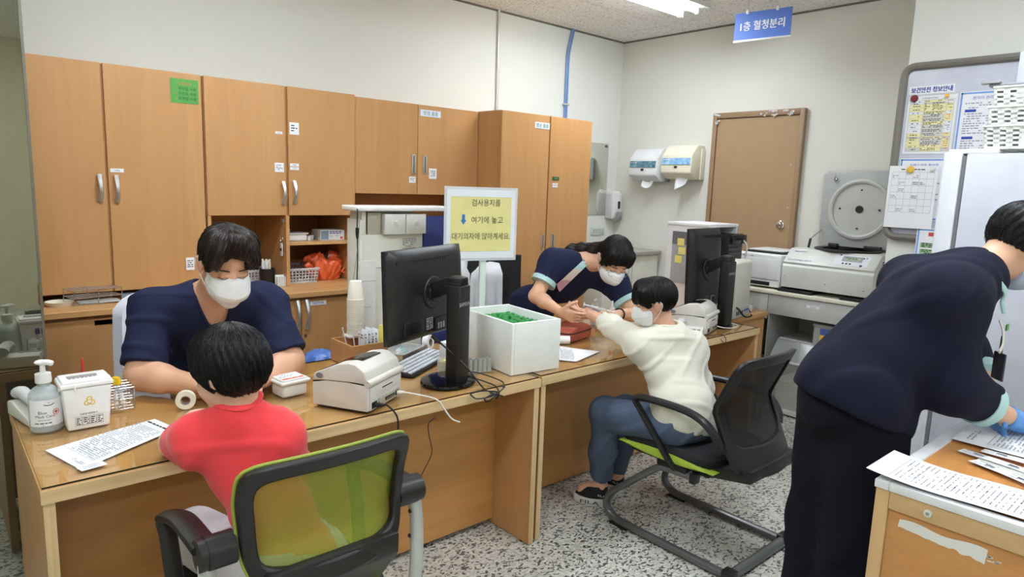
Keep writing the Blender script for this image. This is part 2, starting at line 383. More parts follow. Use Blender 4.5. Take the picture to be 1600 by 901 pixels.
def door():
    d = MB().box(5.07, 5.1, 2.49, 3.19, .01, 2.15).build('door_1', M('brown_door', (168, 138, 104), .6, var=.03)); struct(d)
    f = M('brown_frame', (150, 122, 92), .55)
    fr = MB().box(5.055, 5.1, 3.195, 3.232, 0, 2.2, .004).box(5.055, 5.1, 2.448, 2.485, 0, 2.2, .004).box(5.0551, 5.1, 2.485, 3.195, 2.155, 2.2, .004)
    fr.build('door_frame', f, d)
    MB().lathe([(.0, 0), (.03, 0), (.032, .006), (.024, .012), (.02, .024), (.016, .03), (0, .03)], (5.07, 2.565, 1.313), axis='X').build('door_lock', CHROME, d)
    d2 = MB(); d2.T = Matrix.Translation((5.07, 2.565, 1.313)) @ Matrix.Scale(-1, 4, (1, 0, 0))
    d2.lathe([(0, 0), (.034, 0), (.034, .008), (.026, .014), (.021, .03), (.012, .034), (0, .034)], axis='X')
    d2.F = [f[::-1] for f in d2.F]
    d2.build('door_knob', CHROME, d)
    # scraps of clear tape left on the frame
    tp = MB()
    rg = random.Random(3)
    for k in range(16):
        y = 2.46+rg.random()*.35 if k < 11 else 3.13+rg.random()*.09; z = 2.155+rg.random()*.04 if k < 11 else 2.1+rg.random()*.09
        tp.T = Matrix.Translation((5.052, y, z)) @ Matrix.Rotation(rg.uniform(-.5, .5), 4, 'X'); l = rg.uniform(.01, .045)
        tp.sheet(lambda u, v: (-.004*math.sin(3*u*PI+v)-.001, (u-.5)*l, (v-.5)*.014), 4, 2, .001)
    for yy, zz in ((2.52, 1.78), (2.515, 1.45), (3.2, 1.75), (2.49, 1.3)):
        tp.T = Matrix.Translation((5.06, yy, zz)); tp.ball((0, 0, 0), (.004, .006, .006), n=8, k=6)
    tp.T = Matrix.Identity(4); tp.build('tape_scrap', clear('clear_tape', (240, 240, 238), .45, .2), d)
door()
# ---------------------------------------------------------------- ceiling lights
TUBE = M('fluorescent_tube', (244, 250, 255), .5, var=0, emit=26)
def ceiling_light(x, y, label):
    t = thing('ceiling_light', label, 'ceiling light', (x, y, CEIL), group='ceiling lights')
    h = M('lamp_housing', (225, 225, 220), .35)
    f = MB(); f.prism([(y-.16, CEIL), (y-.15, CEIL-.03), (y-.02, CEIL-.022), (y, CEIL-.03), (y+.02, CEIL-.022), (y+.15, CEIL-.03), (y+.16, CEIL)], 'X', x-.64, x+.64)
    f.build('housing', h, t)
    for s in (-1, 1):
        MB().cyl((x-.58, y+s*.075, CEIL-.05), (x+.58, y+s*.075, CEIL-.05), .014, n=12).build('tube', TUBE, t)
        for e in (-1, 1): MB().box(x+e*.6-.018, x+e*.6+.018, y+s*.075-.016, y+s*.075+.016, CEIL-.07, CEIL-.02, .003).build('lamp_holder', WHITE, t)
names = ['twin fluorescent ceiling light in front of the blue hanging sign', 'twin fluorescent ceiling light above the left cabinets', 'twin fluorescent ceiling light above the right-hand worker',
         'twin fluorescent ceiling light above the front chair', 'twin fluorescent ceiling light behind the viewer to the right', 'twin fluorescent ceiling light behind the viewer to the left']
for (lx, ly), nm in zip(LAMPS, names): ceiling_light(lx, ly, nm)

# ================================================================ cabinets along the back wall
CAB = M('carcass_dark_gap', (70, 50, 34), .7)
def bow_handle(par, x, y, z0, z1):
    b = MB(); n = 12; zm = (z0+z1)/2
    pts = [(x, y-.004-.028*math.sin(PI*i/n), z0+(z1-z0)*i/n) for i in range(n+1)]
    b.tube(pts, [.007+.003*abs(i-n/2)/(n/2) for i in range(n+1)], 8, flat=1.25)
    b.ball((x, y-.004, z0+.006), .009, n=10, k=6).ball((x, y-.004, z1-.006), .009, n=10, k=6)
    b.build('handle', STEEL, par)
def slot_handle(par, x0, x1, y, z0, z1):
    b = MB(); t = .006
    b.box(x0, x0+t, y-.006, y+.001, z0, z1, .001).box(x1-t, x1, y-.006, y+.001, z0, z1, .001)
    b.box(x0, x1, y-.006, y+.001, z1-t, z1, .001).box(x0, x1, y-.006, y+.001, z0, z0+t, .001)
    b.box(x0+.003, x1-.003, y-.003, y-.001, z0+.003, z1-.003, m=1)
    b.build('handle', [STEEL, M('handle_recess', (110, 112, 112), .5, .3)], par)
def door_panel(par, x0, x1, z0, z1, y, mat=None, name='door'):
    return MB().box(x0+.002, x1-.002, y, y+.018, z0+.002, z1-.002, .0015, seg=1).build(name, mat or WOODV, par)
def note(par, x0, x1, z0, z1, y, lines=(), ink=None, paper=None, rows=0, seed=1, name='label'):
    b = MB().box(x0, x1, y-.0022, y-.0004, z0, z1)
    yy = y-.0022; w, h = x1-x0, z1-z0
    for s, fx, fz, sz, m in lines: b.text(s, sz*h, (x0+fx*w, yy, z0+fz*h), XR, ZU, m)
    if rows: b.dashes((x0+w*.16, yy, z1-h*.22), XR, ZU, w*.7, rows, h*.62/rows, h*.26/rows, 1, seed)
    return b.build(name, [paper or WPAPER, ink or INK, M('orange_ink', (215, 110, 60), .7, var=0)], par)
def upper_left():
    t = thing('wall_cabinet', 'tall beech wall cabinet at far left with green notice on its right door', 'cabinet', (.69, 3.77, .958))
    c = MB().box(.24, 1.148, 3.79, 4.275, .958, 2.055).box(.26, 1.13, 4.0, 4.27, .92, .958)
    c.build('body', [WOODV], t)
    d = door_panel(t, .24, .690, .958, 2.057, 3.77); bow_handle(d, .660, 3.77, 1.405, 1.53)
    d = door_panel(t, .697, 1.143, .958, 2.057, 3.77); bow_handle(d, .731, 3.77, 1.402, 1.527)
    note(d, .993, 1.127, 1.905, 2.025, 3.77, [('사용안내', .5, .8, .15, 2), ('1', .2, .6, .15, 2), ('해정밀 사용', .6, .6, .15, 1), ('2', .2, .4, .15, 2), ('무정밀 사용', .6, .4, .15, 1), ('3', .2, .2, .15, 2), ('종정밀 사용', .6, .2, .15, 1)], M('dark_green_ink', (24, 62, 30), .7, var=0), M('green_paper', (86, 160, 76), .7), name='notice')
    note(d, .708, .766, 1.545, 1.563, 3.77, [('인계실', .5, .5, .5, 1)])
    note(t, 1.034, 1.075, 1.045, 1.112, 3.7685, rows=4)
    MB().box(.35, 1.145, 3.786, 3.79, .955, .958).build('shadow_gap', CAB, t)
upper_left()
def upper_middle():
    t = thing('wall_cabinet', 'beech wall cabinet with open shelves under its two doors, behind the standing male worker', 'cabinet', (1.587, 3.77, .92))
    x0, x1, ym = 1.152, 2.025, 4.27
    c = MB().box(x0, x1, 3.79, ym, 1.33, 2.055)
    c.box(x0, x0+.018, 3.77, ym, .922, 1.33).box(x1-.018, x1, 3.77, ym, .922, 1.33).box(1.578, 1.598, 3.76, ym, .922, 1.33).box(x0, x1, ym-.012, ym, .922, 1.33)
    c.build('body', WOODV, t)
    MB().box(1.598, x1-.018, 3.79, ym-.012, 1.155, 1.172).build('shelf', WOODX, t)
    d = door_panel(t, x0, 1.589, 1.33, 2.057, 3.77); bow_handle(d, 1.567, 3.77, 1.398, 1.522)
    note(d, 1.529, 1.569, 1.788, 1.802, 3.77, [('검사실', .5, .5, .5, 1)]); note(d, 1.522, 1.574, 1.577, 1.629, 3.77, rows=4, seed=4)
    d = door_panel(t, 1.600, x1, 1.33, 2.057, 3.77); bow_handle(d, 1.633, 3.77, 1.402, 1.528)
    note(d, 1.611, 1.667, 1.791, 1.859, 3.77, rows=3, seed=5); note(d, 1.611, 1.664, 1.612, 1.629, 3.77, [('채혈용', .5, .5, .5, 1)]); note(d, 1.611, 1.664, 1.592, 1.608, 3.77, [('소모품', .5, .5, .5, 1)])
    # clear hook plate on the divider
    MB().box(1.572, 1.578, 3.79, 3.82, 1.29, 1.31, .002).build('hook', clear('clear_plastic'), t)
upper_middle()
def upper_right():
    t = thing('wall_cabinet', 'shallow beech wall cabinet with two metal slot handles over the white lab unit', 'cabinet', (2.51, 3.79, 1.464))
    x0, x1 = 2.03, 2.995
    MB().box(x0, x1, 3.81, 4.275, 1.464, 2.05).build('body', WOODV, t)
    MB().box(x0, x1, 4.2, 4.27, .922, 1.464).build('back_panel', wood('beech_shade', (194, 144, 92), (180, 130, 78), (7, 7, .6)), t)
    d = door_panel(t, x0, 2.49, 1.464, 2.05, 3.79); slot_handle(d, 2.447, 2.472, 3.79, 1.60, 1.725)
    note(d, 2.425, 2.475, 1.541, 1.581, 3.79, rows=3, seed=6)
    d = door_panel(t, 2.49, x1, 1.464, 2.05, 3.79); slot_handle(d, 2.535, 2.561, 3.79, 1.602, 1.722)
    note(d, 2.507, 2.668, 1.976, 2.018, 3.79, [('청결 물품', .5, .5, .72, 1)], M('green_ink', (40, 110, 60), .7, var=0), M('pale_blue_label', (222, 228, 244), .6)); note(d, 2.582, 2.643, 1.572, 1.641, 3.79, rows=4, seed=7)
upper_right()
def tall_right():
    t = thing('tall_cabinet', 'tall beech two-door cabinet standing proud at the right end of the row', 'cabinet', (3.45, 3.54, 0))
    x0, x1 = 2.998, 3.903
    MB().box(x0, x1, 3.56, 4.275, .0, 2.05).build('body', WOODV, t)
    d = door_panel(t, x0, 3.452, .06, 2.05, 3.54); slot_handle(d, 3.412, 3.436, 3.54, 1.09, 1.20)
    note(d, 3.303, 3.448, 1.953, 1.996, 3.54, [('멸균 물품', .5, .5, .72, 1)], MATS['green_ink'], MATS['pale_blue_label'])
    d = door_panel(t, 3.460, x1, .06, 2.05, 3.54); slot_handle(d, 3.513, 3.541, 3.54, 1.09, 1.202)
    note(d, 3.497, 3.566, 1.594, 1.62, 3.54, [('안전함', .5, .5, .5, 1)], M('pale_ink', (150, 200, 150), .7, var=0), M('deep_green_label', (30, 92, 46), .6))
    note(d, 3.50, 3.555, 1.560, 1.574, 3.54, [('멸균', .5, .5, .5, 1)]); note(d, 3.50, 3.555, 1.543, 1.557, 3.54, [('거즈', .5, .5, .5, 1)])
tall_right()
def base_units():
    o = MB().box(.2, 2.995, 3.51, 4.275, .89, .92, .003, seg=1).build('worktop', WOODX); tag(o, 'long beech worktop running under the wall cabinets', 'worktop')
    for nm, lab, xs in (('base_cabinet', 'beech base cabinet at the left end under the wire rack', (.24, .68, 1.148)), ('base_cabinet', 'beech base cabinet with two bow handles and a lock, right of the male worker', (1.152, 1.562, 1.995)), ('base_cabinet', 'beech base cabinet hidden behind the white lab unit', (2.0, 2.49, 2.99))):
        t = thing(nm, lab, 'cabinet', ((xs[0]+xs[2])/2, 3.53, 0))
        MB().box(xs[0], xs[2], 3.55, 4.275, .08, .889).box(xs[0], xs[2], 3.6, 4.2, 0, .08).build('body', WOODV, t)
        for a, b in ((xs[0], xs[1]), (xs[1], xs[2])):
            d = door_panel(t, a, b, .08, .875, 3.53)
            if xs[0] == 1.152:
                bow_handle(d, 1.538 if a < 1.5 else 1.590, 3.53, .71, .873)
                if a < 1.5: note(d, 1.40, 1.47, .836, .848, 3.53, [('주사기', .5, .5, .6, 1)]); note(d, 1.40, 1.47, .820, .832, 3.53, [('알콜솜', .5, .5, .6, 1)])
                else:
                    note(d, 1.612, 1.71, .838, .862, 3.53, [('응급의약품', .5, .5, .6, 1)], BLUEINK)
                    MB().lathe([(0, 0), (.009, 0), (.009, .004), (0, .004)], (1.582, 3.526, .67), axis='Y', n=14).build('lock', CHROME, d)
            elif a == xs[0]:
                note(d, .565, .64, .845, .866, 3.53, [('일반용기', .5, .5, .6, 1)])
base_units()
# ================================================================ the two desks
TOPZ = .75; GZ = .7565
GLASS = glass('desk_glass', (250, 250, 244), .012)
GEDGE = M('glass_edge', (16, 22, 18), .3, var=0)  # dark glass edge; its shadow line is put into the colour
def desk(lab, x0, x1, y0, y1, my):
    t = thing('desk', lab, 'desk', ((x0+x1)/2, (y0+y1)/2, 0))
    MB().box(x0, x1, y0+.004, y1, .714, TOPZ).build('desktop', WOODX, t)
    MB().box(x0, x1, y0, y0+.0035, .714, TOPZ).build('front_edging', EDGE, t)
    g = MB().box(x0+.004, x1-.004, y0+.012, y1-.004, TOPZ+.0008, TOPZ+.0058)
    g.F = g.F; o = g.build('glass_top', [GLASS, GEDGE], t)
    for i, p in enumerate(o.data.polygons): p.material_index = 1 if abs(p.normal.z) < .5 else 0
    for xa in (x0+.004, x1-.030):
        p = MB().box(xa, xa+.026, y0+.010, y1-.01, .006, .7135).build('side_panel', WOODV, t)
        MB().box(xa, xa+.026, y0+.0065, y0+.0095, .006, .7135).build('panel_edging', wood('maple_edge_upright', (222, 196, 152), (204, 174, 128), (60, 60, .6)), p)
    MB().box(x0+.031, x1-.031, my, my+.018, .03, .7135).build('modesty_panel', WOODH, t)
    for xa in (x0+.018, x1-.018):
        for ya in (y0+.06, y1-.06): MB().cyl((xa, ya, 0), (xa, ya, .006), .014, n=10).build('foot', BLACK, t)
    return t
desk('nearer beech desk with glass top, standing in front of the man in navy scrubs', .172, 1.908, 1.945, 2.705, 2.2)
desk('farther beech desk with glass top, where the woman draws blood', 1.925, 3.74, 1.957, 2.715, 2.285)
t = thing('side_cabinet', 'low beech cabinet standing between the farther desk and the grey lab table', 'cabinet', (4.03, 2.55, 0))
MB().box(3.765, 4.30, 2.225, 2.95, .02, .725).build('body', WOODV, t); MB().box(3.755, 4.31, 2.205, 2.96, .725, .757, .002).build('top', WOODX, t); MB().box(3.79, 4.28, 2.25, 2.93, 0, .02).build('plinth', BLACK, t)

# ---------------------------------------------------------------- things on the nearer desk
def sanitizer():
    x, y = .243, 2.415; t = thing('sanitizer_bottle', 'clear pump bottle of hand gel with white label at the desk corner', 'bottle', (x, y, GZ))
    MB().lathe([(0, 0), (.038, 0), (.043, .006), (.0435, .1), (.041, .118), (.03, .133), (.018, .14), (.016, .155), (0, .155)], (x, y, GZ), 32).build('bottle', clear('clear_pet', (228, 236, 238), .62, .06), t)
    MB().lathe([(0, .006), (.039, .006), (.0405, .012), (.0405, .117), (.03, .127), (0, .127)], (x, y, GZ), 28).build('gel', clear('gel', (222, 232, 238), .8, .05), t)
    p = MB().lathe([(0, .15), (.021, .15), (.022, .155), (.021, .178), (.008, .181), (.007, .204), (.011, .207), (.011, .216), (0, .218)], (x, y, GZ), 24)
    p.tube(bez([(x-.006, y, GZ+.212), (x+.012, y-.012, GZ+.213), (x+.026, y-.018, GZ+.208)], 4), [.009]*8+[.005], 10)
    p.ball((x-.004, y, GZ+.213), (.017, .013, .008), n=14, k=8).build('pump', WHITE, t)
    MB().cyl((x, y, GZ+.02), (x, y, GZ+.15), .003, n=8).build('dip_tube', clear('clear_plastic'), t)
    # wrap-around label with its print
    b = MB(); R0 = .0442; a0, a1 = -2.75, .15
    P = lambda a, z, r=R0: (x+r*math.cos(a), y+r*math.sin(a), GZ+z)
    b.sheet(lambda u, v: P(a0+(a1-a0)*u, .022+.082*v), 24, 1, .0004)
    def wrap(fn, ac, z, sc, m):
        n0 = len(b.V); fn()
        for i in range(n0, len(b.V)):
            q = b.V[i]; b.V[i] = P(ac+q[0]/R0, z+q[1], R0+.0006)
    for s, z, sz, ac in (('Blue', .066, .013, -1.86), ('Medi Care', .054, .012, -1.72), ('Hand Sanitizer', .043, .006, -1.76)): wrap(lambda: b.text(s, sz, (0, 0, 0), XR, YR, 1, lift=0), ac, z, 1, 1)
    wrap(lambda: b.dashes((-.03, 0, 0), XR, YR, .055, 1, .004, .003, 1, 2, lift=0), -1.68, .034, 1, 1)
    wrap(lambda: b.frame((-.012, -.003, 0), XR, YR, .024, .006, .0008, 1, 0), -1.6, .024, 1, 1)
    wrap(lambda: b.rect((-.005, -.0016, 0), XR, YR, .010, .0032, 2, 0).rect((-.0016, -.005, 0), XR, YR, .0032, .010, 2, 0), -1.05, .064, 1, 2)
    ring = lambda: b.add([(.0095*math.cos(k*PI/10)*(1 if j else .82), .0095*math.sin(k*PI/10)*(1 if j else .82), 0) for k in range(20) for j in (0, 1)], [(2*k, 2*k+1, (2*k+3) % 40, (2*k+2) % 40) for k in range(20)], 2)
    wrap(ring, -1.05, .064, 1, 2)
    hand = lambda: b.tube([(-.014, 0, 0), (-.004, -.003, 0), (.006, -.002, 0), (.014, .002, 0)], .0012, 4, 1).add([(-.002, .004, 0), (.001, .004, 0), (-.0005, .009, 0)], [(0, 1, 2)], 1)
    wrap(hand, -1.45, .09, 1, 1)
    b.build('label', [WPAPER, M('teal_ink', (50, 62, 66), .7, var=0), M('red_ink', (200, 50, 45), .7, var=0)], t)
sanitizer()
def sharps_bin():
    t = thing('sharps_container', 'white sharps container with yellow biohazard sign and snap lid', 'container', (.345, 2.395, GZ))
    def taper(z0, z1, a, b, bev=.006):
        bm = bmesh.new(); c = [(-1, -1), (1, -1), (1, 1), (-1, 1)]
        vs = [bm.verts.new((.345+s[0]*q[0], 2.395+s[1]*q[1], GZ+z)) for z, q in ((z0, a), (z1, b)) for s in c]
        for f in ((3, 2, 1, 0), (4, 5, 6, 7), (0, 1, 5, 4), (1, 2, 6, 5), (2, 3, 7, 6), (3, 0, 4, 7)): bm.faces.new([vs[i] for i in f])
        bmesh.ops.bevel(bm, geom=bm.edges[:], offset=bev, segments=3, affect='EDGES', profile=.5); return bm
    b = MB().bm(taper(0, .135, (.056, .046), (.066, .053)))
    nrm = Vector((0, -1, .052)).normalized(); up = Vector((0, -.052, 1)).normalized(); o = lambda x, z: Vector((.345+x, 2.349-.052*z, GZ+z))
    for k in range(3):
        a = PI/2+k*2*PI/3; c = o(.004, .088)+Vector((math.cos(a)*.008, 0, 0))+up*math.sin(a)*.008
        pts = [c+Vector((math.cos(a+q)*.0085, 0, 0))+up*math.sin(a+q)*.0085 for q in np.linspace(-2.3, 2.3, 12)]
        for i in range(11): b.add([pts[i]-Vector((0, .0008, 0)), pts[i+1]-Vector((0, .0008, 0)), c+(pts[i+1]-c)*.62-Vector((0, .0008, 0)), c+(pts[i]-c)*.62-Vector((0, .0008, 0))], [(0, 1, 2, 3)], 1)
    pts = [o(.004, .088)+Vector((math.cos(q)*.0075, -.0009, 0))+up*math.sin(q)*.0075 for q in np.linspace(0, 2*PI, 17)]
    for i in range(16): b.add([pts[i], pts[i+1], o(.004, .088)+(pts[i+1]-o(.004, .088))*.7, o(.004, .088)+(pts[i]-o(.004, .088))*.7], [(0, 1, 2, 3)], 1)
    b.text('의료용 전용용기', .007, o(0, .050), XR, up, 2)
    for i in range(4): b.frame(o(-.036+.019*i, .014), XR, up, .0175, .028, .0007, 2); b.dashes(o(-.033+.019*i, .038), XR, up, .013, 4, .006, .003, 2, i)
    b.build('bin', [M('sharps_white', (240, 240, 238), .4), M('yellow_ink', (226, 190, 60), .6, var=0), INK], t)
    l = MB().bm(taper(.136, .150, (.072, .058), (.070, .056), .004)).bm(taper(.150, .157, (.066, .053), (.063, .050), .003))
    l.box(.31, .315, 2.333, 2.345, GZ+.125, GZ+.148, .002).box(.275, .28, 2.38, 2.40, GZ+.12, GZ+.148, .002).box(.411, .417, 2.39, 2.41, GZ+.12, GZ+.148, .002)
    for i in range(7): l.box(.302+.011*i, .309+.011*i, 2.375, 2.385+.004*(i % 2), GZ+.157, GZ+.159, m=1)
    l.box(.300, .38, 2.385, 2.41, GZ+.1565, GZ+.1578, m=1).build('lid', [MATS['sharps_white'], M('slot_grey', (150, 150, 148), .6)], t)
sharps_bin()
WIRE = M('chrome_wire', (196, 196, 196), .25, .9)
def wire_rack(nm, lab, x0, y0, z0, nx, ny, p, h, rz=0, group=None):
    t = thing(nm, lab, 'rack', (x0, y0, z0), rz); b = MB(); b.T = rot((x0, y0, z0), rz); L, D = nx*p, ny*p
    for z in (.004, h*.5, h):
        b.tube([(0, 0, z), (L, 0, z), (L, D, z), (0, D, z)], .0018, 6, closed=True)
        for i in range(1, nx): b.tube([(i*p, 0, z), (i*p, D, z)], .0012, 5)
        for j in range(1, ny): b.tube([(0, j*p, z), (L, j*p, z)], .0012, 5)
    for x in (0, L/2, L):
        for y in (0, D): b.tube([(x, y, 0), (x, y, h)], .002, 6)
    b.build('wire_frame', WIRE, t)
    return t
wire_rack('test_tube_rack', 'small wire tube rack behind the sharps container', .30, 2.47, GZ, 6, 3, .033, .075)
def tube_thing(x, y, z, cap, lab, grp, tilt=(0, 0), h=.09, big=False, name='blood_tube'):
    t = thing(name, lab, 'tube', (x, y, z), group=grp); a = Vector((x, y, z)); d = Vector((tilt[0], tilt[1], 1)).normalized()
    b = MB(); q = Vector((0, 0, 1)).rotation_difference(d).to_matrix().to_4x4(); b.T = Matrix.Translation(a) @ q
    b.lathe([(0, 0), (.004, .001), (.0064, .006), (.0064, h*.82), (0, h*.82)], n=14).build('glass_tube', clear('clear_plastic'), t)
    b = MB(); b.T = Matrix.Translation(a) @ q; b.lathe([(0, .02), (.0068, .02), (.0068, .055), (0, .055)], n=14).build('label', WPAPER, t)
    b = MB(); b.T = Matrix.Translation(a) @ q; b.lathe([(0, .045), (.0098, .045), (.0102, .05), (.0102, .088), (.009, .09), (0, .09)] if big else [(0, h*.78), (.0078, h*.78), (.0085, h*.8), (.0085, h*.96), (.0075, h), (.004, h), (.0035, h*.97), (0, h*.97)], n=16).build('cap', cap, t)
    return t
PURP = M('purple_cap', (84, 56, 150), .4); YEL = M('yellow_cap', (238, 200, 30), .4); GREENC = M('green_cap', (36, 140, 66), .4)
for i, (x, y, w) in enumerate(((.333, 2.525, 'left'), (.355, 2.528, 'middle'), (.379, 2.528, 'right'))): tube_thing(x, y, GZ+.022, PURP, 'purple-capped blood tube, %s one of three behind the sharps container' % w, 'purple-capped tubes', h=.105)
tube_thing(.445, 2.482, GZ+.004, YEL, 'upright yellow-capped blood tube in the wire rack beside the sharps container', 'yellow-capped tubes', h=.112)
tube_thing(.469, 2.482, GZ+.004, YEL, 'leaning yellow-capped blood tube at the right end of the wire rack', 'yellow-capped tubes', (-.16, -.05), h=.112)
t = tag(MB().cyl((.362, 2.54, GZ+.003), (.366, 2.545, GZ+.172), .0045, n=8).cyl((.366, 2.545, GZ+.172), (.3662, 2.5452, GZ+.18), .0045, .002, n=8, m=0).build('red_pencil', M('red_paint', (206, 54, 44), .4), loc=(.362, 2.54, GZ)), 'red pencil standing up behind the sharps container', 'pencil')
def phone(x, y, z, rz, lab):
    t = thing('telephone', lab, 'telephone', (x, y, z), rz); T = rot((x, y, z), rz)
    b = MB(); b.T = T; b.prism([(-.1, 0), (.1, 0), (.1, .045), (.06, .05), (-.1, .02)], 'X', -.08, .08, bev=.006); b.build('base', OFFW, t)
    b = MB(); b.T = T
    for i in range(3):
        for j in range(4): b.box(.0+.025*i, .018+.025*i, -.07+.025*j, -.053+.025*j, .024+.0047*j, .031+.0047*j, .002)
    b.build('keypad', GREYP, t)
    b = MB(); b.T = T; b.tube(bez([(-.045, -.095, .048), (-.045, -.06, .062), (-.045, 0, .068), (-.045, .06, .072), (-.045, .095, .066)], 5), [.02]*4+[.017]*13+[.02]*4, 12, flat=1.25).build('handset', M('handset_grey', (206, 208, 208), .4), t)
phone(.262, 2.56, GZ, .2, 'white desk telephone half hidden behind the hand gel bottle')
def paper(nm, lab, cat, pts, z, seed=1, rows=14, group=None, th=.0004, title=None):
    """one printed sheet lying on a surface; pts = 4 corners (top-left, top-right, bottom-right, bottom-left as read)"""
    P = [Vector((x, y, z)) for x, y in pts]; b = MB()
    f = lambda u, v: (P[0]*(1-u)+P[1]*u)*(1-v)+(P[3]*(1-u)+P[2]*u)*v
    b.sheet(lambda u, v: f(v, u)+Vector((0, 0, .0006+.0012*math.sin(3*u+seed)**2)), 6, 6, th); c = Vector((0, 0, .0024))
    u = (P[1]-P[0]); v = (P[0]-P[3]); w, h = u.length, v.length
    if u.cross(v).z < 0: u = -u; P = [P[1], P[0], P[3], P[2]]
    vv = v.normalized(); uu = u.normalized()
    b.dashes(P[0]+c+uu*w*.1-vv*h*.05, u, v, w*.35, 2, h*.018, h*.007, 2, seed)
    b.dashes(P[0]+c+uu*w*.1-vv*h*.16, u, v, w*.78, rows*2, h*.35/rows, h*.12/rows, 2, seed+1, cell=w*.035)
    b.frame(P[3]+c+uu*w*.08+vv*h*.12, u, v, w*.84, h*.74, w*.004, 2)
    b.dashes(P[3]+c+uu*w*.1+vv*h*.09, u, v, w*.6, 1, .01, h*.02, 1, seed+5)
    return tag(b.build(nm, [WPAPER, INK, GREYINK], loc=P[0]), lab, cat, group)
paper('request_form', 'white printed form lying beside the boy in the red shirt', 'paper', [(.27, 2.02), (.216, 2.225), (.523, 2.322), (.556, 2.19)], GZ, 3)
paper('paper_slip', 'small barcode slip overlapping the form near the front desk edge', 'paper', [(.262, 2.032), (.325, 2.045), (.332, 2.012), (.27, 2.002)], GZ+.002, 9, 4)
def ring_roll(nm, lab, cat, c, axis, ro, ri, w, mat, core=None):
    c = Vector(c); q = Vector((0, 0, 1)).rotation_difference(Vector(axis).normalized()).to_matrix().to_4x4(); T = Matrix.Translation(c) @ q
    t = thing(nm, lab, cat, c); b = MB(); b.T = T
    n = 32; V, F = [], []
    for r, z in ((ro, -w/2), (ro, w/2), (ri+.002, w/2), (ri+.002, -w/2)): V += [(r*math.cos(2*PI*j/n), r*math.sin(2*PI*j/n), z) for j in range(n)]
    for i in range(4): F += [(i*n+j, i*n+(j+1) % n, ((i+1) % 4)*n+(j+1) % n, ((i+1) % 4)*n+j) for j in range(n)]
    b.add(V, F).build('tape', mat, t)
    b = MB(); b.T = T; V, F = [], []
    for r, z in ((ri+.002, -w/2), (ri+.002, w/2), (ri, w/2), (ri, -w/2)): V += [(r*math.cos(2*PI*j/n), r*math.sin(2*PI*j/n), z) for j in range(n)]
    for i in range(4): F += [(i*n+j, i*n+(j+1) % n, ((i+1) % 4)*n+(j+1) % n, ((i+1) % 4)*n+j) for j in range(n)]
    b.add(V, F).build('core', core or GREYP, t)
ring_roll('tape_roll', 'roll of cream surgical tape standing on edge in front of the boy in red', 'tape', (.632, 2.37, GZ+.032), (-.35, -.93, 0), .0315, .014, .022, M('cream_tape', (236, 232, 212), .6))
def wipes():
    x, y = .978, 2.325; t = thing('wipes_tub', 'translucent tub of wipes with white and orange lid label', 'tub', (x, y, GZ), .12); T = rot((x, y, GZ), .12)
    b = MB(); b.T = T; b.box(-.05, .05, -.043, .043, 0, .05, .012, seg=3).build('tub', clear('milky_plastic', (238, 240, 236), .25, .3), t)
    b = MB(); b.T = T; b.box(-.044, .044, -.037, .037, .004, .044, .01).build('wipes', M('wipe_white', (236, 236, 230), .9), t)
    b = MB(); b.T = T; b.box(-.059, .059, -.052, .052, .05, .062, .005, seg=3).box(-.05, .05, -.044, .044, .062, .068, .004); b.build('lid', M('milky_lid', (236, 238, 236), .35), t)
    b = MB(); b.T = T; b.box(-.044, .04, -.038, .034, .0682, .0688); b.box(-.0435, .0395, -.0375, -.022, .0688, .0690, m=2); b.dashes((-.04, .028, .0688), XR, YR, .075, 5, .009, .0035, 1, 4); b.text('알콜 스왑', .012, (0, -.03, .0690), XR, YR, 3); b.build('label', [WPAPER, GREYINK, M('orange_label', (232, 110, 60), .6), WHITE], t)
wipes()
